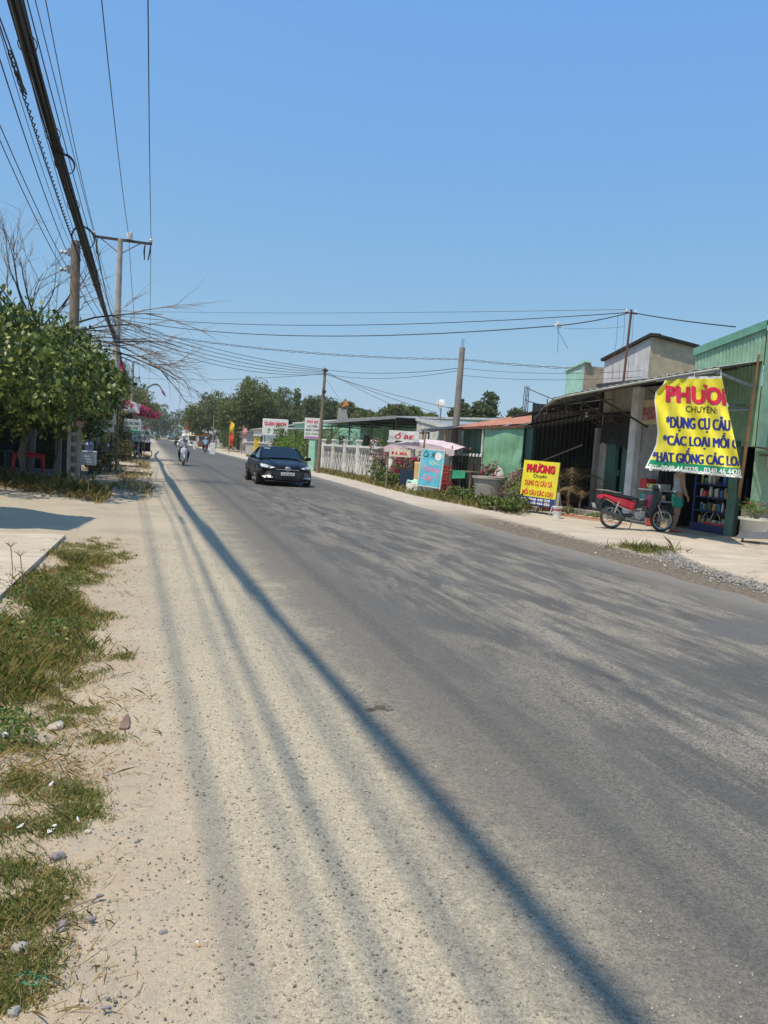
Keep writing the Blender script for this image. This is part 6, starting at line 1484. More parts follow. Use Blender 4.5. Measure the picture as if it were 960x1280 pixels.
# mint post sign
mp = thing('price_sign', 'small white printed sign with red heading on a mint green post', 'sign', (9.35, 45.3, 0), R(-35))
MB().box((0, 0, .95), (.42, .3, 1.9), b=.02).build('post', m_mint, mp); MB().box((0, -.17, 2.55), (1.05, .06, 1.25), b=.01).build('board', m_white, mp)
write(mp, 'PHỞ BÒ', -.36, .36, 2.86, 3.08, -.21, m_ink_red, .03); write(mp, 'HỦ TIẾU', -.36, .36, 2.62, 2.80, -.21, m_ink_dark, .02); write(mp, 'BÚN  CƠM', -.42, .42, 2.40, 2.54, -.21, m_ink_dark, .02); write(mp, 'SỮA  NƯỚC', -.42, .42, 2.16, 2.32, -.21, m_ink_green, .02)
MB().box((0, -.205, 2.02), (.95, .012, .10)).build('foot_stripe', mat('mauve', (.4, .15, .35)), mp)
# far name board
nb = thing('name_board', 'wide white board with red capitals and dark numerals above the roadside bushes', 'sign', (12.1, 78, 0), R(-25))
for sx in (-1.1, 1.1): MB().tube((sx, .1, 0), (sx, .1, 2.3), .06, n=6).build('post', m_steel, nb)
MB().box((0, 0, 3.15), (2.7, .12, 1.7), b=.02).build('board', m_white, nb)
write(nb, 'QUÁN NGON', -1.15, 1.15, 3.25, 3.8, -.08, m_ink_red, .045); write(nb, '7  7  29', -.8, .95, 2.5, 3.0, -.08, m_ink_green, .04)
# low shops further along, each its own
def hut(label, x, y, w, d, h, wm, rm, roof=.5, name='roadside_shop', rz=0, extra=None):
    t = thing(name, label, 'building', (x, y, 0), rz)
    MB().box((0, 0, h/2), (w, d, h)).build('wall', wm, t)
    MB().quad((-w/2-.5, -d/2-.3, h-.05), (-w/2-.5, d/2+.3, h-.05), (w/2+.3, d/2+.3, h+roof), (w/2+.3, -d/2-.3, h+roof), .08).build('roof', rm, t)
    n_ = max(1, int(d/2.6))
    for k in range(n_):
        yy = -d/2+(k+.5)*d/n_; o = MB().box((-w/2-.02, yy, h*.42), (.06, d/n_*.55, h*.62)).build('opening', m_dark, t)
        MB().box((-w/2-.05, yy, h*.76), (.06, d/n_*.62, .10)).build('lintel', m_white, o)
    return t
m_grw = mat('grey_shed', (.42, .40, .36), .7, dirt=(.25, .2, .16), dirt_amt=.5, streak=True)
hut('low grey shed with pale gabled roof beyond the wide white name board', 15.8, 92, 7, 9, 3.1, m_white, m_grw, 1.4)
hut('whitewashed hut with brown roof beyond the grey shed', 15.5, 106, 7, 8, 2.8, m_grw, m_tin, 1.2)
hut('small cream shop by the yellow gate', 15.0, 69.5, 5, 5.5, 3.0, m_cream, m_white, .3)
yf = thing('board_fence', 'grey upright board fence with a yellow gate pier beyond the black car', 'fence')
for k in range(22):
    MB().box((10.2, 70+k*.75, .72), (.06, .68, 1.44+.06*hsh(k, 2)), b=.01).build('board', m_grw, yf)
MB().box((10.1, 78, 1.5), (.1, 17, .1)).build('top_rail', m_white, yf)
MB().box((10.0, 75.5, 1.05), (.5, .6, 2.1), b=.03).build('gate_pier', mat('yellow_paint', (.72, .50, .03), .6), yf)
MB().box((10.0, 75.5, 2.2), (.7, .8, .16), b=.03).build('pier_cap', m_white, yf)
# festival flags
for i, (px, py, yy, h, cols_, lab) in enumerate(((286, 565, 92, 4.0, ('yel', 'red'), 'tall narrow festival flag, yellow and orange, tallest of the roadside flags'), (278, 566, 96, 3.5, ('red', 'or'), 'red and orange festival flag left of the tallest one'), (274, 566, 99, 3.6, ('navy', 'red'), 'dark blue and red flag in the row of festival flags'), (297, 566, 88, 3.4, ('rose', 'grey'), 'thin faded flag right of the tallest festival flag'))):
    q = G(px, 568); x = 8.9+.35*i; t = thing('festival_flag', lab, 'flag', (x, yy, 0), R(-15), 'festival flags along the road')
    MB().tube((0, 0, 0), (0, 0, h), .035, .02, 6).build('pole', m_bamboo, t)
    cm = {'yel': mat('flag_yellow', (.75, .50, .02), .8), 'red': mat('flag_red', (.60, .05, .02), .8), 'or': mat('flag_orange', (.7, .22, .02), .8), 'navy': mat('flag_navy', (.05, .06, .2), .8), 'rose': mat('flag_rose', (.55, .25, .25), .8), 'grey': m_grw}
    for k in range(2):
        vs = []; fs = []
        for a in range(7):
            for b_ in range(4): vs.append((.03+.15*b_+.05*math.sin(a*1.3)*(b_/3), .12*math.sin(a*.9+b_), h-.1-k*h*.33-(h*.33)*a/6-.12*b_))
        for a in range(6):
            for b_ in range(3): c = a*4+b_; fs.append((c, c+1, c+5, c+4))
        MB().add(vs, fs).build('cloth', cm[cols_[k]], t, smooth=True)
t = thing('red_pennant', 'small orange-red pennant on top of a curved grey panel above the mint hall', 'flag', (12.0, 48.5, 0), R(-20))
MB().quad((-.5, 0, 3.2), (.30, 0, 3.1), (.10, .05, 4.0), (-.45, .05, 4.1), .06).build('grey_panel', m_tin, t); MB().tube((-.2, 0, 4.0), (.05, 0, 4.65), .02, n=4).build('pole', m_steel, t)
MB().add([(-.25, 0, 4.15), (.03, 0, 4.65), (.25, -.05, 4.3)], [(0, 1, 2)]).build('cloth', mat('flag_orange', (.7, .22, .02)), t)
# white posts / boards along the far right verge
for i, (px, py, w, h, lab) in enumerate(((243, 563, .5, 1.7, 'white standing board by the far right verge left of the blue rider'), (258, 567, .9, 1.75, 'larger white panel close behind the blue rider'))):
    q = G(px, py); t = thing('standing_board', lab, 'board', (min(q.x, 9.2), min(q.y, 130)-i*8, 0), R(-12)); h *= .62; w *= .6; MB().box((0, 0, h/2+.1), (w, .08, h), b=.02).build('panel', m_white, t)
    for sx in (-w*.4, w*.4): MB().box((sx, .05, .1), (.08, .2, .2)).build('foot', m_conc, t)
fp_ = pole('slim pale pole by the far right verge behind the white scooter rider', 9.0, 118, 5.2, .10, .07, m_conc)
rs = thing('red_roof_shop', 'far two-storey shop with bright orange-red sign panel at the end of the road', 'building', (12.5, 205, 0))
MB().box((0, 0, 2.2), (9, 14, 4.4)).build('wall', m_white, rs); MB().box((-3.1, -7.2, 4.6), (2.9, .4, 2.1)).build('red_panel', mat('orange_red_panel', (.66, .10, .05), .6), rs)
for k in range(3): MB().box((-2.5+2.4*k, -7.1, 1.5), (1.6, .3, 2.4)).build('opening', m_dark, rs)
MB().box((.6, -7.1, 3.9), (3.6, .3, 1.6)).build('white_panel', m_white, rs)
for k, (x, y, cname, c, lab) in enumerate(((9.4, 150, 'orange', (.75, .28, .08), 'orange parasol by the far right verge'), (10.2, 165, 'peach', (.75, .45, .25), 'peach-coloured parasol farther along the right verge'), (9.0, 185, 'cream', (.75, .6, .45), 'cream parasol at the far end of the right verge'))):
    t = thing('street_parasol', lab, 'parasol', (x, y, 0), group='far parasols along the road'); MB().tube((0, 0, 0), (0, 0, 2.6), .04, n=5).build('pole', m_steel, t)
    MB().lathe([(0, 2.9), (.9, 2.6), (1.5, 2.15), (1.5, 2.05)], n=10).build('cloth', mat('parasol_'+cname, c, .8), t)
    MB().box((0, .2, .5), (1.6, .7, 1.0)).build('cart', mat('parasol_'+cname, c, .8), t)
for k, (x, y, c, cn_, lab) in enumerate(((9.6, 128, (.12, .22, .45), 'blue_top', 'far person in blue standing by the right verge'), (10.3, 130, (.6, .3, .35), 'pink_top', 'far person in pink standing beside the one in blue'), (9.0, 136, (.6, .6, .62), 'white_top', 'far person in white standing left of the one in blue'))):
    t = thing('person', lab, 'person', (x, y, 0), R(-90+30*k), 'people by the far verge')
    P = dict(pelvis=(0, 0, .90), belly=(0, 0, 1.05), chest=(0, 0, 1.28), neck=(0, 0, 1.47), head=(.02, 0, 1.60), face=(1, 0, 0), shL=(0, .18, 1.40), elL=(.02, .25, 1.13), haL=(.12, .24, .92), shR=(0, -.18, 1.40), elR=(0, -.25, 1.13), haR=(.10, -.24, .90),
             hipL=(0, .09, .86), knL=(.03, .10, .48), anL=(0, .11, .09), toL=(.15, .12, .035), hipR=(0, -.09, .86), knR=(0, -.10, .48), anR=(-.03, -.11, .09), toR=(.12, -.13, .035))
    figure(t, {a: Vector(b_) for a, b_ in P.items()}, fingers=False, sub=1)
    skinmesh('shirt', [(0, 0, .92), (0, 0, 1.28), (0, 0, 1.42), (0, .2, 1.36), (0, -.2, 1.36)], [(0, 1), (1, 2), (2, 3), (2, 4)], [(.17, .14), (.19, .14), (.1, .09), .08, .08], mat(cn_, c, .9), t, 1, 0)
    skinmesh('trousers', [(0, 0, .92), (0, .09, .85), (0, .10, .2), (0, -.09, .85), (0, -.10, .2)], [(0, 1), (1, 2), (0, 3), (3, 4)], [(.165, .135), .11, .08, .11, .08], mat('dark_trousers', (.02, .02, .024)), t, 1, 0)

# ================================================================== trees
def tree(label, loc, h, rad, n_, size, leaf, seed, group=None, trunk_r=.22, lob=9, name='tree', zc=None, bark=m_bark, sub=.5, lean=(0, 0), shell=.45, sp=.15):
    t = thing(name, label, 'tree', loc, 0, group); q = random.Random(seed)
    c = Vector((lean[0], lean[1], (h-rad[2]) if zc is None else zc)); L = lobes_from(c, rad, lob, seed, sub)
    npmesh('crown', leaf_quads(cloud(L, n_, 12, sp, shell), size), 4, leaf, t)
    tr = MB().path([(0, 0, -.1), (c.x*.3+.1, c.y*.3, c.z*.4), (c.x*.8, c.y*.8, c.z*.8), (c.x, c.y, c.z+rad[2]*.3)], [trunk_r, trunk_r*.8, trunk_r*.55, trunk_r*.2], 8).build('trunk', bark, t, smooth=True)
    for l in L[1:]:
        z0 = c.z*q.uniform(.45, .8); MB().path([(c.x*.5, c.y*.5, z0), ((c.x*.5+l[0])/2, (c.y*.5+l[1])/2, (z0+l[2])/2+.1), (l[0], l[1], l[2])], [trunk_r*.4, trunk_r*.25, trunk_r*.08], 5).build('limb', bark, tr)
    return t
# big roadside tree with rounded lobes
tr_ = tree('broad bushy tree with two rounded tops by the far right verge, nearest of the right-hand trees', (13.6, 118, 0), 11.2, (4.9, 6, 4.9), 17000, .42, lf_far, 31, 'trees beyond the right-hand roofs', .4, 12, zc=5.2)
far_t = [ # px, top py, distance Y, half width px, mat, shape
 (262, 490, 150, 26, 0, .9), (312, 476, 175, 13, 0, 1.7), (343, 484, 165, 22, 0, 1.0), (330, 500, 150, 22, 1, .8), (300, 505, 140, 20, 1, .8), (372, 488, 170, 9, 2, 1.8), (395, 492, 150, 20, 1, 1.0), (362, 508, 135, 22, 1, .7), (418, 498, 140, 20, 1, .9), (440, 500, 120, 17, 0, .9), (458, 512, 110, 14, 0, .7), (474, 512, 100, 16, 2, .8), (492, 500, 95, 19, 0, .8), (515, 508, 100, 16, 2, .7), (540, 512, 92, 15, 2, .7), (608, 492, 80, 25, 1, .9), (575, 505, 84, 16, 1, .9), (640, 512, 76, 18, 1, .8),
 (283, 500, 165, 18, 1, 1.0), (352, 498, 190, 25, 1, .9), (425, 505, 175, 25, 0, .8)]
for i, (px, py, Y, hw, mk_, shp) in enumerate(far_t):
    top = atY(px, py, Y); wdt = hw*math.hypot(top.x, Y)/FPX; H_ = top.z; rz = min(H_*.52, wdt*shp*1.25)
    lab = ('dense green', 'dark evergreen', 'sparse yellowish')[mk_]+' tree '+('far behind the black car' if px < 400 else 'behind the mint hall' if px < 470 else 'behind the ribbed shed' if px < 560 else 'behind the rusty red roof')
    lab += ', '+('tall and narrow' if shp > 1.4 else 'low and wide' if shp < .8 else 'rounded')
    places = {262: 'behind the festival flags', 312: 'with a pointed top', 343: 'with a flat top', 330: 'between two taller ones', 300: 'at the left', 283: 'behind the flags', 352: 'farthest back', 372: 'with bare stems showing', 395: 'left of the thin brown pole', 362: 'lowest of its row', 418: 'under the red pennant', 440: 'right of the thin brown pole', 425: 'in the back row', 458: 'above the canopy', 474: 'over the canopy', 492: 'tallest over the canopy', 515: 'left of the dish', 540: 'just behind the dish', 608: 'right of the concrete pole', 575: 'touching the concrete pole', 640: 'against the awning end'}
    lab += ', '+places[px]
    tree(lab, (top.x, Y, 0), H_, (wdt, wdt*1.1, rz), int(4200+hw*150), .30+Y*.0011, (lf_far, lf_fdark, lf_fyel)[mk_], 50+i, 'trees beyond the right-hand roofs', .18+.05*(mk_ == 1), 9, zc=H_-rz*.98, shell=.35, sub=.55, sp=.17)
    if H_-2*rz > 2.2:
        pass
# low roadside bushes on the right
for i, (px, py, Y, rad, n_, mt, lab) in enumerate(((345, 556, 66, (1.5, 3.2, 1.35), 4500, lf_bright, 'bright green rounded bush below the white name board'), (322, 555, 72, (1.4, 2.6, 1.5), 3500, lf_tree, 'darker bush left of the bright green one below the name board'), (375, 560, 58, (1.3, 2.6, 1.7), 4200, lf_tree, 'dark green bush against the mint hall beside the sign post'), (405, 560, 50, (1.1, 2.0, 1.7), 3500, lf_tree, 'dark green bush right of the thin brown pole'),
    (445, 540, 46, (1.6, 4.2, 1.5), 6500, lf_tree, 'long green hedge-like bush under the flat canopy'), (490, 545, 40.5, (1.4, 2.6, 1.4), 4200, lf_bright, 'leafy green bush under the near end of the canopy'), (478, 590, 33.2, (.75, 1.2, .5), 2600, lf_tree, 'low weedy bush at the near foot of the white fence'), (505, 600, 30.6, (.8, 1.5, .38), 2600, lf_tree, 'low green weeds before the drinks stall'), (265, 555, 112, (1.6, 4, 1.6), 3500, lf_fdark, 'dark bush under the broad bushy tree'))):
    q = G(px, py)
    x = {345: 12.0, 322: 11.9, 375: 12.3, 405: 12.0, 445: 12.9, 490: 12.8, 478: 10.3, 505: 10.1, 265: 10.8}[px]
    clump('bush', lab, 'bush', (x, Y, 0), rad, n_, .10 if Y < 52 else .2, mt, 'bushes along the right verge', 9, 90+i)
for i, (x, y, r_, h, mt, lab) in enumerate(((10.35, 34.6, .55, 1.0, lf_pale, 'pale pink bougainvillea sprawling over the near fence panel'), (10.7, 32.0, .6, .95, lf_pink, 'magenta bougainvillea at the near end of the white fence'), (10.9, 30.9, .45, .85, lf_pink, 'magenta bougainvillea between the fence and the drinks stall'), (11.2, 33.4, .5, 1.25, lf_pink, 'magenta bougainvillea spray standing above the fence top'))):
    clump('bougainvillea', lab, 'shrub', (x, y, 0), (r_, r_*1.2, h), 1500, .08, lf_tree, 'bougainvilleas by the white fence', 8, 120+i, flower=(mt, 1500, .06))
yb = thing('yellow_crate', 'pale yellow crate or box by the post of the blue cafe sign', 'crate', (10.15, 27.9, 0), R(-55)); MB().box((0, 0, .75), (.55, .4, .8), b=.03).build('box', mat('peach_plastic', (.68, .46, .22), .5), yb)
for s in (-1, 1): MB().box((s*.22, 0, .17), (.05, .35, .34)).build('foot', m_diron, yb)
sbg = thing('sack', 'white plastic sack hanging by the green tarpaulin wall', 'sack', (11.9, 24.75, .55)); MB().lathe([(0, 0), (.16, .02), (.2, .2), (.17, .45), (.07, .62), (.09, .68), (0, .66)], n=14).build('bag', m_white, sbg, smooth=True)
cane = thing('long_cane', 'long thin cane leaning from the green tarpaulin wall up to the awning', 'cane', (0, 0, 0)); MB().tube((12.0, 24.2, .95), (12.2, 19.9, 2.05), .025, n=6).build('cane', m_wood, cane)

# ================================================================== left side
lt_ = thing('leafy_tree', 'big leafy tree with glossy leaves overhanging the red table on the left', 'tree', (-3.25, 22.9, 0))
TL = [(0, -.6, 3.8, 1.5, 2.3, 1.4), (1.1, -.5, 3.6, 1.1, 2.1, 1.15), (1.75, .2, 3.1, .75, 1.6, .95), (-1.3, -.8, 4.4, 1.3, 2.0, 1.3), (-.3, -1.2, 3.0, 1.6, 1.8, 1.0), (-1.6, -1.0, 3.1, 1.3, 1.6, 1.1), (1.2, -1.3, 3.0, 1.0, 1.6, .85), (-2.6, -.8, 3.9, 1.2, 2, 1.5), (.6, 1.5, 3.8, 1.4, 1.4, 1.3), (-1.2, -.2, 4.7, .9, 1.5, .7), (-2.4, -.4, 4.9, 1.0, 1.5, .7), (.2, -.3, 4.5, .8, 1.4, .55), (1.7, -1.9, 3.4, .7, 1.2, .8), (-.9, -1.7, 2.4, .45, .5, .55), (-3.6, -.6, 3.2, 1.0, 1.6, 1.5), (1.15, -4.0, 3.2, .85, 1.5, .8), (.2, -3.6, 3.5, 1.1, 1.6, .9), (-1.0, -3.4, 3.7, 1.2, 1.6, 1.0), (1.6, -2.4, 3.3, .8, 1.2, .8), (1.0, -5.4, 3.5, .85, 1.1, .7), (-.4, -5.2, 3.7, 1.0, 1.1, .8), (1.9, -3.8, 3.2, .6, 1.2, .6)]
TL = [(a, b_, c_-.72, d_, e_, f_) for a, b_, c_, d_, e_, f_ in TL]+[(-.5, -1.6, 1.75, .38, .45, .5), (-1.9, -1.5, 1.9, .7, .8, .6), (.9, -1.5, 2.0, .5, .7, .4), (-3.0, -1.4, 1.8, .8, .8, .7), (1.7, -.6, 2.35, .6, .9, .5), (.3, -1.3, 2.0, .6, .7, .45)]
qq = np.random.RandomState(17)
for k in range(46):
    b0 = TL[qq.randint(0, 15)]; dd_ = unit(qq.normal(size=3)); dd_[0] = dd_[0] if b0[0] < .6 else -abs(dd_[0])*.3; f_ = qq.uniform(.95, 1.22); r_ = qq.uniform(.16, .36)
    TL.append((b0[0]+dd_[0]*b0[3]*f_, b0[1]+dd_[1]*b0[4]*f_, b0[2]+dd_[2]*b0[5]*f_, r_, r_, r_*.9))
npmesh('crown', leaf_quads(cloud(TL, 34000, 20, .17, .72), .155, .62, .9, .5), 4, lf_tree, lt_)
for (pts_, rr_) in ((((0, 0, 0), (-.15, -.05, .8), (.1, 0, 1.6), (.0, -.1, 2.8)), (.085, .07, .075, .05)), (((.5, 1.3, 0), (.7, 1.3, 1.0), (.5, 1.2, 2.0), (.8, .8, 3.3)), (.06, .05, .045, .04))):
    tk = MB().path(pts_, rr_, 8).build('trunk', m_barkg, lt_, smooth=True)
for l in TL[:9]: MB().path([(0, 0, 2.0), (l[0]*.5, l[1]*.5, 2.0+(l[2]-2)*.6), l[:3]], [.06, .04, .015], 5).build('limb', m_bark, lt_)

bt = thing('bare_tree', 'leafless tree with long thin twigs fanning out around the brown pole', 'tree', (-3.7, 26.6, 0))
q = random.Random(5); tw_ = MB(); lm = MB()
def branch(p, d, L, r_, depth, droop):
    n_ = 8; pts = [p]; dd = d.normalized()
    for i in range(n_):
        dd = (dd+Vector((q.gauss(0, .13), q.gauss(0, .13), q.gauss(0, .12)-droop*.06))).normalized(); pts.append(pts[-1]+dd*L/n_)
    (lm if r_ > .022 else tw_).path(pts, [r_*(1-.8*i/n_) for i in range(n_+1)], 5 if r_ > .02 else 3, caps=False)
    if depth > 0:
        for k in range(5 if depth > 1 else 7):
            i = q.randint(2, n_-1); ax = Vector((q.gauss(0, 1), q.gauss(0, 1), q.gauss(0, .8))).normalized()
            nd = (pts[i+1]-pts[i]).normalized()*1.0+ax*.5; branch(pts[i], nd, L*q.uniform(.32, .62), max(.006, r_*.42), depth-1, droop)
MB().path([(0, 0, 0), (.1, 0, 1.8), (-.05, 0, 3.6), (.2, -.1, 4.6)], [.16, .13, .11, .08], 8).build('trunk', m_barkg, bt, smooth=True)
for (dx, dy, dz, L, r_, dr, z0) in ((1.0, -.2, .35, 4.3, .05, .3, 4.4), (1.0, -.3, .12, 4.6, .05, .1, 4.2), (.9, .2, .22, 4.5, .045, .3, 4.3), (1.0, .1, .30, 4.0, .045, .35, 4.4), (.95, -.5, .05, 3.9, .04, -.1, 3.9), (-.8, -.2, .7, 3.2, .05, -.2, 4.4), (-1.0, -.6, .4, 3.4, .05, -.3, 4.2), (-.2, -.4, 1.0, 2.3, .04, 0, 4.5), (.5, .2, .8, 2.3, .035, .2, 4.5), (-.9, .2, .3, 3.0, .04, 0, 4.2), (.7, -.5, .55, 2.9, .04, .3, 4.3), (-1.0, -.9, .75, 3.4, .04, 0, 4.3), (.9, 0, .05, 3.6, .04, .2, 4.0), (-.6, -1.0, .9, 3.2, .04, 0, 4.4), (-1.0, -1.2, .5, 3.6, .04, 0, 4.3), (-1, -.6, .9, 3.6, .035, 0, 4.4), (.1, -1.0, .8, 2.8, .035, 0, 4.4), (1, -.1, .18, 4.4, .035, .1, 4.3), (1, -.4, .26, 4.2, .035, .2, 4.2), (-.7, -.3, .9, 3.4, .035, 0, 4.3), (-1, .1, .6, 3.8, .035, 0, 4.2), (-.3, -.6, 1, 3.0, .03, 0, 4.3), (.5, -.6, .5, 3.2, .03, .2, 4.2)):
    branch(Vector((.15, -.05, z0)), Vector((dx, dy, dz)), L, r_, 2, dr)
lm.build('limbs', m_diron, bt)['kind'] = 'stuff'
tw_.build('twigs', mat('twig_brown', (.24, .19, .15), .9), bt)['kind'] = 'stuff'

# dark open shelter behind the tree
sh2 = thing('shelter', 'dark open-fronted shelter with tin roof in the shade behind the leafy tree', 'shed', (-6.0, 26.5, 0))
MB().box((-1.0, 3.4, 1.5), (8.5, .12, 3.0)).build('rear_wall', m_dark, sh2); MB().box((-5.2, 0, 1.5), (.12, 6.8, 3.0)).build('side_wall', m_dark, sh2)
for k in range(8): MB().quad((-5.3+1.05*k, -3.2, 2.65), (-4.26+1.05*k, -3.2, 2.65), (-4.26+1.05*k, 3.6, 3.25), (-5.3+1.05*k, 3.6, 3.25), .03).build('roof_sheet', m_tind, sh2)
for x in (-5, -2.3, .4, 2.6): MB().tube((x, -3.0, 0), (x, -3.0, 2.65), .06, n=7).build('post', m_wood, sh2)
MB().box((-1, 0, .03), (8.4, 6.4, .1)).build('floor', m_conc, sh2)
m_cpost = mat('grey_post', (.30, .29, .26), .85, dirt=(.17, .14, .11), dirt_amt=.5, streak=True)
for i, (px, py, top, w, lab, mm) in enumerate(((72, 600, 541, .17, 'square grey concrete post left of the slot-holed post', m_cpost), (80, 606, 535, .16, 'black charred post between the two grey posts', m_dark), (118-5, 592, 515, .14, 'pale upright post behind the white ice box', m_cpost))):
    b_ = G(px, py); h = atY(px, top, b_.y).z; t = thing('square_post', lab, 'post', (b_.x, b_.y, 0), R(8*i)); MB().box((0, 0, h/2), (w, w, h), b=.01).build('shaft', mm, t)
    MB().box((0, -w/2-.004, h*.62), (w*.5, .012, .09)).build('clip', m_diron, t)
b_ = G(91, 612); t = thing('slotted_post', 'grey concrete post pierced with rectangular slots beside the white ice box', 'post', (b_.x, b_.y, 0), R(5))
for sx in (-.12, .12): MB().box((sx, 0, 1.15), (.09, .16, 2.3), b=.01).build('upright', m_cpost, t)
for k in range(9): MB().box((0, 0, .12+.26*k), (.16, .13, .10), b=.01).build('rung', m_cpost, t)
# printed cloth tied on the slotted post
pc = thing('tied_banner', 'small faded pink and white printed cloth tied to the slotted concrete post', 'banner', (b_.x+.02, b_.y-.12, 1.72), R(4)); MB().quad((-.02, 0, -.12), (.2, -.02, -.12), (.2, 0, .2), (-.02, 0, .2), .006).build('cloth', mat('pinkish_print', (.55, .36, .36), .7), pc)
MB().box((.09, -.02, .05), (.16, .01, .05)).build('print_band', m_ink_red, pc)
# low concrete kerb and red plastic table
ke = G(10, 612); kb = thing('kerb_stone', 'rough pale kerb of broken concrete along the grass by the red table', 'kerb')
for k in range(9): MB().box((-4.9+.36*k, 22.4+.05*hsh(k, 1), .07), (.33, .26, .17), (.05*hsh(k, 2), .05*hsh(k, 4), .1*hsh(k, 3)), b=.03).build('stone', m_conc, kb)
rt_ = thing('plastic_table', 'small red plastic table in the shade of the leafy tree', 'table', (-3.35, 24.0, .05), R(12))
MB().box((0, 0, .70), (.85, .6, .05), b=.02).build('top', m_red, rt_); MB().box((0, 0, .64), (.8, .55, .07), b=.01).build('apron', m_red, rt_)
for sx in (-1, 1):
    for sy in (-1, 1): MB().path([(sx*.36, sy*.24, .66), (sx*.40, sy*.27, .3), (sx*.44, sy*.29, 0)], [.05, .035, .03], 6).build('leg', m_red, rt_)
gt = thing('plastic_stool', 'pale green plastic stool at the left picture edge beside the red table', 'stool', (-4.65, 23.3, .05)); MB().box((0, 0, .42), (.3, .3, .03), b=.01).build('seat', mat('mint_plastic', (.2, .5, .36), .4), gt)
for sx in (-1, 1):
    for sy in (-1, 1): MB().tube((sx*.12, sy*.12, .42), (sx*.16, sy*.16, 0), .02, n=5).build('leg', mat('mint_plastic', (.2, .5, .36)), gt)
tt = thing('shade_table', 'dark teal table in deep shade behind the pale green stool', 'table', (-4.6, 25.2, .05)); MB().box((0, 0, .72), (1.2, .7, .05), b=.01).build('top', mat('dark_teal', (.02, .10, .10), .5), tt)
for sx in (-.5, .5):
    for sy in (-.3, .3): MB().box((sx, sy, .36), (.06, .06, .7)).build('leg', mat('dark_teal', (.02, .10, .10)), tt)
# ice box on a stand with a blue bottle crate on it
ib = G(107, 597); ice = thing('ice_box', 'white square ice box on a dark stand beside the concrete posts', 'box', (ib.x+.02, ib.y+.1, 0), R(6))
MB().box((0, 0, .62), (.56, .5, .42), b=.03).build('case', m_white, ice); MB().box((0, 0, .85), (.60, .54, .05), b=.015).build('lid', m_white, ice)
for sx in (-.2, .2):
    for sy in (-.18, .18): MB().box((sx, sy, .20), (.05, .05, .40)).build('leg', m_diron, ice)
for k in range(3): MB().box((0, -.253, .50+.09*k), (.5, .01, .012)).build('groove', m_grw, ice)
bj = thing('water_jug', 'bluish plastic jug standing on the white ice box', 'jug', (ib.x+.05, ib.y+.1, .88)); MB().lathe([(0, 0), (.14, 0), (.15, .2), (.08, .28), (.05, .34), (0, .34)], n=14).build('jug', mat('jug_blue', (.12, .15, .28), .35), bj, smooth=True)
# stall with red-lettered board
ls = thing('lettered_board', 'white board with dark red lettering hanging under the small dark roof on the left', 'sign', (-2.55, 30.4, 0), R(10))
MB().box((.1, 0, 2.1), (1.05, .04, 1.0), b=.01).build('board', mat('shaded_white', (.60, .62, .62), .6), ls)
m_drk_red = mat('maroon_ink', (.30, .02, .06), .6, bmp=0)
write(ls, 'BÚN', -.32, .50, 2.12, 2.58, -.03, m_drk_red, .05); write(ls, 'HỦA', -.36, .52, 1.68, 2.04, -.03, m_drk_red, .05)
for sx in (-.45, .68): MB().tube((sx, .05, 0), (sx, .05, 2.7), .06, n=7).build('post', m_cpost, ls)
l2 = thing('small_roof', 'small sloping dark tin roof over the red-lettered board', 'roof', (-2.2, 30.4, 2.7), R(8)); MB().quad((-1.0, -.7, .1), (1.25, -.7, -.25), (1.25, 1.3, -.2), (-1.0, 1.3, .15), .05).build('sheet', m_tind, l2)
for sx in (-.9, 1.1): MB().tube((sx, 1.1, -2.7), (sx, 1.1, 0), .05, n=6).build('post', m_wood, l2)
l3 = thing('picture_board', 'narrow white board with pictures to the right of the red-lettered board', 'sign', (-1.62, 30.6, 0), R(10)); MB().box((0, 0, 1.95), (.55, .04, .85), b=.01).build('board', m_white, l3)
for k in range(3): MB().lathe([(0, 0), (.11, 0)], (-.05, -.025, 2.22-.25*k), 12, 'Y').build('dish_picture', [m_bush_ for m_bush_ in (mat('food_green', (.2, .25, .12)), mat('food_brown', (.25, .12, .08)), mat('food_pink', (.45, .25, .3)))][k], l3)
MB().tube((.2, .04, 0), (.2, .04, 2.4), .035, n=6).build('post', m_diron, l3)
# shrubs on the left verge
for i, (x, y, rad, n_, mt, fl, lab) in enumerate(((-2.05, 32.2, (.8, .9, .62), 3800, lf_fdark, None, 'dark green shrub below the red-lettered board'), (-1.75, 34.5, (.85, 1.1, .8), 4600, lf_bush, None, 'brownish green shrub right of the dark one on the left verge'), (-1.45, 37.5, (.7, 1.0, .95), 3600, lf_bush, (lf_pale, 260, .07), 'rounded shrub with a few pale flowers farther along the left verge'), (-3.4, 31.0, (.9, .9, .8), 3000, lf_fdark, None, 'dark shrub in shade behind the slotted post'), (-2.9, 27.5, (.8, .8, .7), 2600, lf_fdark, None, 'dark shrub behind the white ice box'), (-1.75, 28.6, (.55, .6, .5), 2000, lf_bush, None, 'small brownish shrub right of the white ice box'))):
    clump('verge_shrub', lab, 'shrub', (x, y, 0), rad, n_, .10, mt, 'shrubs on the left verge', 9, 140+i, flower=fl)
for i, (x, y, h, rad, lab) in enumerate(((-2.9, 29.8, 5.0, (1.25, 2.2, 1.35), 'olive spreading tree between the leafy tree and the red-lettered board'), (-2.5, 36.5, 4.6, (1.1, 1.6, 2.1), 'pale drooping tree over the left stalls behind the red-lettered board'), (-2.25, 46, 5.6, (1.0, 1.7, 2.0), 'yellowish straggly tree beside the pale power pole'))):
    tree(lab, (x, y, 0), h, rad, 8500, .15, lf_drape, 150+i, 'straggly trees on the left', .12, 10, sub=.5, sp=.28)
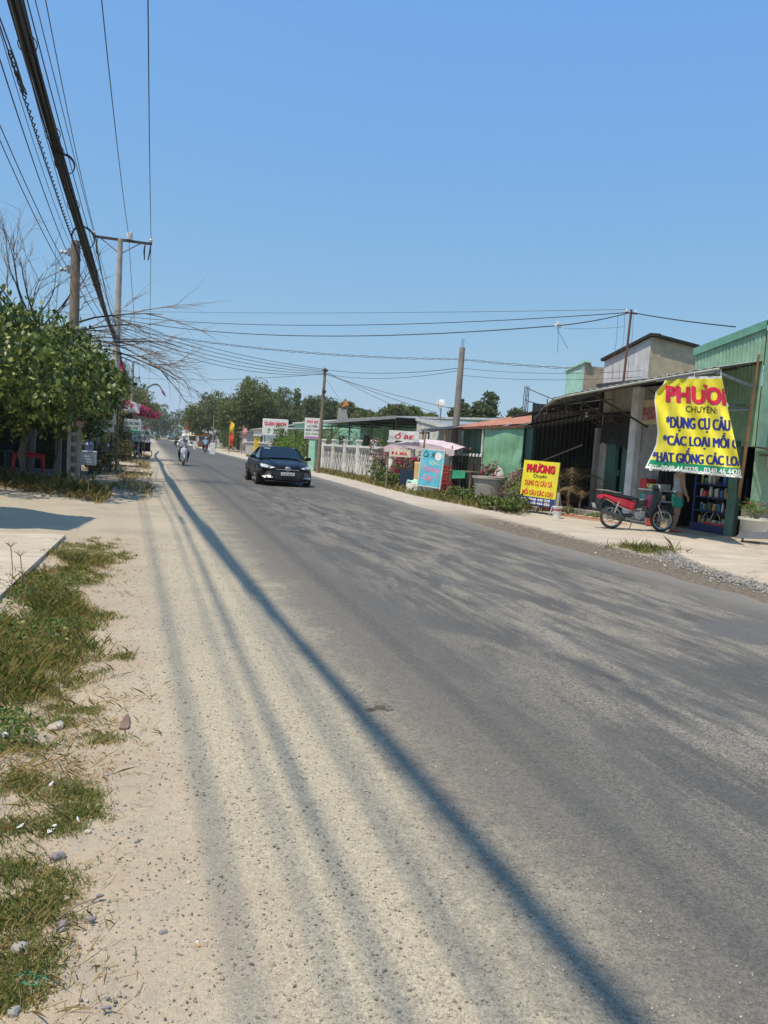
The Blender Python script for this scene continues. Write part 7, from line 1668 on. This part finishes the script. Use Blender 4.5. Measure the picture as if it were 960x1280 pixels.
# white awning with pink bougainvillea over it, beyond the shrubs
wa = thing('white_awning', 'sagging white awning under pink bougainvillea over the left roadside stall', 'awning', (-2.6, 50, 0), R(0))
MB().quad((-1.2, -2.5, 3.15), (1.35, -2.5, 2.75), (1.45, 4.5, 2.8), (-1.2, 4.5, 3.25), .05).build('sheet', m_white, wa)
MB().box((1.42, 1, 2.70), (.05, 7.0, .12)).build('edge', m_diron, wa)
for yy in (-2.4, 1, 4.4): MB().tube((1.3, yy, 0), (1.3, yy, 2.75), .06, n=6).build('post', m_dark, wa)
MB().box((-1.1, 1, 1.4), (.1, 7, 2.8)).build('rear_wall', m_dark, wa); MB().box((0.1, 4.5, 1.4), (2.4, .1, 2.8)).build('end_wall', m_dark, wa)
MB().quad((.9, -2.6, 2.9), (1.9, -2.6, 2.75), (1.95, -2.55, 3.3), (1.2, -2.55, 3.5), .04).build('white_flap', m_white, wa)
bgv = thing('bougainvillea', 'bright magenta bougainvillea sprawling over the white awning on the left', 'shrub', (-1.9, 50, 0))
BL = [(.5, -2.0, 3.2, .5, 1.0, .26), (1.2, -1.5, 3.0, .4, 1.0, .32), (1.7, -.8, 2.9, .35, .9, .28), (2.1, 0, 2.8, .28, .7, .2), (-.1, -1, 3.5, .5, 1.0, .35), (-.2, -.5, 4.9, .5, .8, .9), (.1, 1, 5.5, .45, .8, .7), (1.3, 1.5, 3.2, 1.0, 1.6, .5)]
npmesh('foliage', leaf_quads(cloud(BL, 4500, 10, .25, .3), .12), 4, lf_bush, bgv); npmesh('flowers', leaf_quads(cloud(BL[:5]+BL[5:6], 4500, 12, .16, .8), .11, .8, 0), 4, lf_pink, bgv)
for k in range(4): MB().path([(-.3+.1*k, .2*k, 0), (-.2+.1*k, 0, 2), BL[k][:3]], [.05, .04, .02], 5).build('stem', m_bark, bgv)
# arched festival garland
ga = thing('arched_garland', 'arched palm garland with a pink tip curving out over the left roadside', 'garland', (-1.0, 50.5, 0))
gpx = [(182, 470), (184, 484), (192, 480), (198, 481), (202, 487), (206, 494)]
pts_ = [atY(a, b_, 50.5)-Vector((-1.0, 50.5, 0)) for a, b_ in gpx]; pts_ = [Vector((p.x, 0, p.z)) for p in pts_]
MB().path([(pts_[1].x-.05, 0, 0), (pts_[1].x, 0, pts_[1].z-.5), pts_[1]], .03, 5).build('pole', m_bamboo, ga)
cv = catm(pts_[1:], 6); g_ = MB().path(cv, [.03]*(len(cv)-6)+[.05, .06, .07, .07, .05, .02], 6); 
for i, p in enumerate(cv[::1]): g_.add([p, p+Vector((.03, 0, -.14)), p+Vector((.07, 0, 0))], [(0, 1, 2)])
g_.build('garland', mat('dry_palm', (.25, .2, .12), .8), ga); MB().path(cv[-7:], [.04, .06, .075, .08, .075, .05, .01], 7).build('pink_tip', mat('garland_pink', (.45, .12, .22), .8), ga)
# signs before the awning
s1 = thing('stall_sign', 'pale sign with dark lettering and green foot below the white awning', 'sign', (-1.05, 47.0, 0), R(4))
MB().box((0, 0, 2.0), (.95, .05, .78), b=.01).build('board', mat('greyed_white', (.62, .66, .64), .6), s1); MB().box((0, -.03, 1.68), (.9, .01, .10)).build('green_band', m_grn, s1)
write(s1, 'NƯỚC MÍA', -.4, .4, 2.05, 2.28, -.03, m_ink_dark, .02); write(s1, 'CÀ PHÊ', -.3, .3, 1.80, 1.98, -.03, m_ink_green, .02)
for sx in (-.4, .4): MB().tube((sx, .04, 0), (sx, .04, 1.7), .025, n=5).build('post', m_steel, s1)
s2 = thing('stall_sign', 'lower green-lettered sign on the glass cart farther along the left verge', 'sign', (-.62, 53.5, 1.0), R(0))
MB().box((0, 0, .5), (1.15, .05, .95), b=.01).build('board', mat('greyed_white', (.62, .66, .64)), s2); write(s2, 'BÁNH MÌ', -.5, .5, .55, .82, -.03, m_ink_green, .03); write(s2, 'THỊT', -.25, .35, .18, .42, -.03, m_ink_dark, .03)
MB().box((0, -.03, 1.02), (1.15, .02, .12)).build('brown_top', m_rtin, s2)
kt = thing('food_cart', 'dark food cart carrying the green-lettered sign on the left verge', 'cart', (-.65, 54.2, 0))
MB().box((0, 0, .72), (1.3, .8, .6), b=.02).build('body', m_dark, kt); MB().box((0, 0, 1.04), (1.4, .9, .05), b=.01).build('counter', m_steel, kt)
for sx in (-.5, .5): MB().torus((sx, -.42, .28), .26, .03, 20, 6, 'Y').build('wheel', m_rubber, kt)
motorbike('motorbike', 'dark motorbike parked on the left verge before the food cart', (-.75, 51.3, 0), R(75), m_blkp, m_blkp)
MBK = motorbike('motorbike', 'shadowed motorbike parked among shrubs right of the white ice box', (-1.7, 31.2, 0), R(-70), m_greyp, m_greyp)
# far left trees and shops
tree('rounded dull green tree at the far left of the road beyond the stalls', (-5.2, 115, 0), 9.5, (4.6, 7, 4.2), 9000, .36, lf_far, 171, 'trees on the far left', .3, 10)
tree('second rounded tree farther along the left of the road', (-3.6, 150, 0), 11.5, (4.2, 8, 4.6), 8000, .42, lf_far, 172, 'trees on the far left', .3, 10)
tree('hazy tree closing the end of the road', (2.5, 330, 0), 14, (9, 9, 6.5), 9000, .7, lf_far, 173, 'trees on the far left', .4, 10)
tree('hazy tree behind the orange-red sign panel', (19, 290, 0), 15, (10, 9, 7), 9000, .7, lf_fdark, 174, 'trees on the far left', .4, 10)
hut('low dark stall row on the far left verge under the rounded trees', -5.5, 88, 5, 14, 2.8, m_grw, m_tind, .3, name='stall_row', rz=R(180))
# distant wood line behind everything
q_ = np.random.RandomState(3); LW = []
for k in range(75):
    az_ = -.6+k*.027; D = 420+q_.uniform(-40, 60); hh = q_.uniform(7, 12); LW.append((math.sin(az_)*D, math.cos(az_)*D, hh*.45, q_.uniform(9, 16), 8, hh*.6))
o = npmesh('distant_wood', leaf_quads(cloud(LW, 40000, 10, .18, .3), 1.5), 4, lf_fdark); o['kind'] = 'stuff'
# unseen canopy added outside the frame on the left, shaped to throw the drive's shadow
nc = thing('added_canopy', 'added flat tin canopy outside the frame on the left, shaped to shade the drive', 'canopy')
zc_ = 5.2; off_ = Vector((-.40*zc_, -.22*zc_, zc_))
def up_(p): return Vector((p[0], p[1], 0))+off_
c1, c2, c3, c4 = [up_(p) for p in ((-.8, 13.72), (-1.1, 11.95), (-7, 12.0), (-7, 18.8))]
MB().quad(c1, c2, c3, c4, .05).build('sheet', m_tin, nc)
for c in (c3, c4): MB().tube((c.x+.1, c.y, 0), (c.x+.1, c.y, zc_), .06, n=6).build('post', m_steel, nc)
MB().tube(c3.lerp(c2, .3)-Vector((0, 0, 5.2)), c3.lerp(c2, .3), .05, n=6).build('post', m_steel, nc)

# clutter between the folding sign and the motorbike
lg = thing('stone_ledge', 'low broken concrete ledge in front of the potted shrubs left of the motorbike', 'ledge')
for k in range(7): MB().box((12.0+.10*k, 20.55-.36*k, .08), (.28, .34, .16), (.04*hsh(k, 1), .05*hsh(k, 3), -.25+.1*hsh(k, 6)), b=.02).build('stone', m_conc, lg)
pk = thing('plank', 'short rusty plank lying across the ground left of the motorbike', 'plank', (11.5, 18.6, .03), R(-58)); MB().box((0, 0, 0), (1.3, .09, .035), b=.006).build('board', m_rtin, pk)
hs = thing('garden_hose', 'thin orange hose trailing from the bucket along the ground', 'hose', (10.9, 18.9, .02)); MB().path(catm([(0, 0, 0), (.3, -.5, 0), (.35, -1.1, 0), (.7, -1.5, 0), (.9, -2.1, 0)], 5), .012, 6).build('tube', mat('orange_hose', (.5, .16, .05), .5), hs)
clump('weed_tuft', 'small green weed tuft at the foot of the concrete ledge', 'weed', (11.75, 19.6, 0), (.35, .35, .14), 500, .06, lf_tree, seed=201)
clump('weed_tuft', 'small weed tuft under the rear wheel side of the motorbike near the pillar', 'weed', (11.9, 18.4, 0), (.25, .25, .10), 350, .05, lf_bright, seed=202)
palm('drooping brown frond arching in front of the green doors from a small palm', (12.2, 20.4, .1), 6, 1.5, lf_dry, 33, .75)
for k, (dy, c_, nm, h) in enumerate(((0, (.5, .08, .05), 'red', .26), (-.62, (.6, .55, .4), 'cream', .22))):
    t = thing('plastic_tub', f'{nm} plastic tub standing on the floor against the goods case', 'tub', (12.45, 16.75+dy, .03), group='tubs by the goods case'); MB().lathe([(0, 0), (.11, 0), (.14, h), (.148, h+.01), (.13, h), (.1, .02)], n=16).build('tub', mat('tub_'+nm, c_, .5), t, smooth=True)
# ================================================================== litter and stones near the camera
def rock(label, loc, s, material, name='stone', cat='stone', seed=0, group=None, flat=.6):
    q = random.Random(seed); bm = bmesh.new(); bmesh.ops.create_icosphere(bm, subdivisions=2, radius=1)
    for v in bm.verts:
        n_ = 1+.22*math.sin(v.co.x*3+seed)+.15*math.cos(v.co.y*4.3+seed*2)+q.uniform(-.06, .06); v.co = Vector((v.co.x*s*n_, v.co.y*s*.8*n_, v.co.z*s*flat*n_))
    me = bpy.data.meshes.new(name); bm.to_mesh(me); bm.free(); me.materials.append(material); o = bpy.data.objects.new(name, me); C.objects.link(o)
    o.location = (loc[0], loc[1], vz(loc[0], loc[1])+s*flat*.45 if loc[0] < .95 else s*flat*.4); o.rotation_euler = (0, 0, seed); return tag(o, label, cat, group)
m_stone = mat('field_stone', (.34, .32, .29), .9, bmp=.5, bscale=90); m_stonel = mat('pale_stone', (.52, .45, .37), .9, bmp=.4)
m_stonep = mat('purple_stone', (.24, .21, .23), .9, bmp=.4)
for i, (px, py, s, m_, lab) in enumerate(((24, 1192, .028, m_stone, 'grey angular stone lying in the grass at lower left'), (72, 1070, .026, m_stonep, 'larger bluish grey stone at the grass edge'), (78, 1158, .018, m_stonep, 'small purplish stone on the dirt beside two dry stems'), (75, 1166, .016, m_stone, 'small grey stone just below the purplish one'), (84, 1122, .013, m_stonel, 'small pale chip on the dirt above the dry stems'), (132, 968, .013, m_stone, 'small round pebble high on the dirt strip'), (170, 1050, .013, m_stone, 'grey pebble in the middle of the dirt strip'), (204, 1166, .013, m_stonep, 'dark oval pebble on the gravelly strip'), (37, 857, .035, m_stonel, 'pale stone at the foot of the thick grass'), (69, 911, .04, m_stonel, 'flat reddish stone between grass patches'), (25, 778, .035, m_stonel, 'white lump of plaster in the grass clump'), (3, 930, .025, m_white, 'white lump at the left picture edge'), (235, 1102-0, .012, m_stonel, 'pale pebble on the worn gravel'), (110, 1040, .012, m_stonel, 'tan pebble beside the grass edge'), (16, 1270, .02, m_stone, 'grey stone at the bottom left corner'))):
    q = G(px, py); rock(lab, q, s, m_, seed=i+1, group='loose stones on the dirt')
q = G(157, 903); t = thing('brick_fragment', 'brown sole-shaped fragment lying on the dirt strip', 'fragment', (q.x, q.y, vz(q.x, q.y)+.004), R(-4))
MB().prism([(0, 0), (.04, 0)], 0, .01) if False else MB().add([(x*.046*(1 if y < .5 else .72)*.9, (y-.5)*.20, z) for z in (0, .016) for x, y in ((-.5, 0), (.5, 0), (.62, .15), (.5, .4), (.42, .8), (.25, 1), (-.25, 1), (-.45, .8), (-.5, .4), (-.6, .15))], [tuple(range(10))[::-1], tuple(range(10, 20))]+[(i, (i+1) % 10, (i+1) % 10+10, i+10) for i in range(10)]).build('piece', mat('brown_sole', (.20, .13, .10), .8, bmp=.3), t)
for i, (px, py, a, lab) in enumerate(((249, 1183, 100, 'cigarette end on the gravel with a tan filter'), (16, 1086, 85, 'cigarette end in the grass at the left picture edge'), (42, 1126, 95, 'yellowish cigarette end between grass tufts'))):
    q = G(px, py); t = thing('cigarette_end', lab, 'cigarette end', (q.x, q.y, vz(q.x, q.y)+.006), R(a), 'cigarette ends')
    b_ = MB().lathe([(0, 0), (.0042, 0), (.0042, .016), (0, .016)], n=8, axis='X').build('filter', mat('filter_tan', (.55, .36, .14), .8), t); MB().lathe([(0, .016), (.004, .016), (.0038, .026), (0, .026)], n=8, axis='X').build('paper', m_white, t)
for i, (px, py, a, ln, lab) in enumerate(((65, 1040, 60, .055, 'white feather lying at the grass edge'), (64, 988, 50, .025, 'small white scrap of paper at the edge of the grass'), (98, 1030, 110, .03, 'thin white straw beside the tan pebble'), (25, 1040, 20, .028, 'grey-white scrap in the grass patch'))):
    q = G(px, py); t = thing('feather' if i == 0 else 'litter_scrap', lab, 'litter', (q.x, q.y, vz(q.x, q.y)+.012), R(a)); w = ln*.22
    MB().add([(-ln/2, 0, 0), (-ln*.2, w, .004), (ln*.3, w*.8, .01), (ln/2, 0, .012), (ln*.25, -w*.5, .004), (-ln*.2, -w*.6, 0)], [(0, 1, 2, 3), (0, 3, 4, 5)]).build('vane', m_white, t)
m_stem = mat('dry_stem', (.30, .22, .16), .9)
for i, (pts_, hd, lab) in enumerate(((((68, 1156), (90, 1142), (110, 1130), (124, 1124)), (.012, 'seed'), 'upper dry flower stem with a mauve seed head on the dirt'), (((45, 1187), (70, 1170), (95, 1157), (114, 1156)), (.016, 'seed'), 'lower dry stem ending in a grey bulb'), (((78, 1192), (85, 1189), (95, 1184)), None, 'short pale straw on the dirt below the stems'), (((120, 1252), (122, 1265), (130, 1274)), (.008, 'seed'), 'crooked dry twig at the bottom of the dirt strip'), (((30, 1045), (55, 1065), (62, 1078)), None, 'long straw bent over the grass edge'), (((0, 905), (30, 903), (50, 895)), None, 'long dry stalk lying across the upper grass patch'))):
    qs = [G(*p) for p in pts_]; o_ = qs[0]; t = thing('dry_stem', lab, 'stem', (o_.x, o_.y, vz(o_.x, o_.y)+.008)); rel = [Vector((p.x-o_.x, p.y-o_.y, .006*math.sin(k*1.7))) for k, p in enumerate(qs)]
    MB().path(catm(rel, 4), .0022 if py > 1000 else .004, 5).build('stalk', m_stem, t)
    if hd: MB().lathe([(0, -.012), (hd[0]*.5, -.006), (hd[0]*.55, .004), (.003, .014), (0, .016)], rel[-1]+Vector((0, 0, .006)), 9, 'X').build('head', m_stonep, t, smooth=True)
q = G(40, 1232); t = thing('net_scrap', 'scrap of green netting lying on the dirt at the lower left', 'netting', (q.x, q.y, vz(q.x, q.y)+.006)); mb = MB()
for k in range(9): a = k*.7; mb.path([(.03*math.cos(a)*k*.2, .02*math.sin(a), 0), (.03*math.cos(a+.9), .03*math.sin(a*1.3), .006), (.045*math.cos(a+2), .03*math.sin(a+1), .0)], .0012, 4)
mb.build('threads', mat('green_thread', (.03, .28, .17), .6), t)['kind'] = 'stuff'
# tall weeds on the slab edge
for i, (px, py, h) in enumerate(((15, 735, .42), (27, 728, .30), (32, 742, .22))):
    q = G(px, py, .1); t = thing('weed', ('tallest', 'middle', 'shortest')[i]+' thin weed with a star-shaped seed head in front of the driveway slab', 'weed', (q.x, q.y-.05, .05), group='weeds by the slab'); MB().path([(0, 0, 0), (.01, 0, h*.5), (-.01, 0, h)], .004, 4).build('stem', m_stem, t)
    hd_ = MB()
    for k in range(6): a = k*1.05; hd_.tube((-.01, 0, h), (-.01+.05*math.cos(a), .05*math.sin(a), h+.04), .003, n=3)
    hd_.build('seed_head', m_stem, t)

# leaf litter and dry ground in the shade of the trees
nl = 5000; xx = nr.uniform(-6, .1, nl); yy = nr.uniform(18.5, 34, nl); pts_ = np.stack([xx, yy, np.full(nl, .012)], -1)
lv = leaf_quads(pts_, .10, .6); lv[:, :, 2] = .012+.02*nr.uniform(0, 1, (nl, 4)); o = npmesh('leaf_litter', lv, 4, leafmat('fallen_leaf', (.13, .085, .05), (.30, .20, .11), (.40, .32, .2), 0, .8, .2, .2)); o['kind'] = 'stuff'
# thin air haze round the whole scene
hm = bpy.data.materials.new('air'); hm.use_nodes = True; hn = hm.node_tree.nodes; hn.remove(hn['Principled BSDF'])
pv = hn.new('ShaderNodeVolumePrincipled'); pv.inputs['Color'].default_value = (1.0, .99, .97, 1); pv.inputs['Density'].default_value = .0003; pv.inputs['Anisotropy'].default_value = .2
hm.node_tree.links.new(pv.outputs[0], hn['Material Output'].inputs['Volume'])
hz = MB().box((0, 200, 14.0), (1400, 1400, 32)).build('haze', hm); hz['kind'] = 'stuff'

for o in C.objects:
    if 'label' in o and len(o['label'].split()) > 16: o['label'] = ' '.join(o['label'].split()[:16])
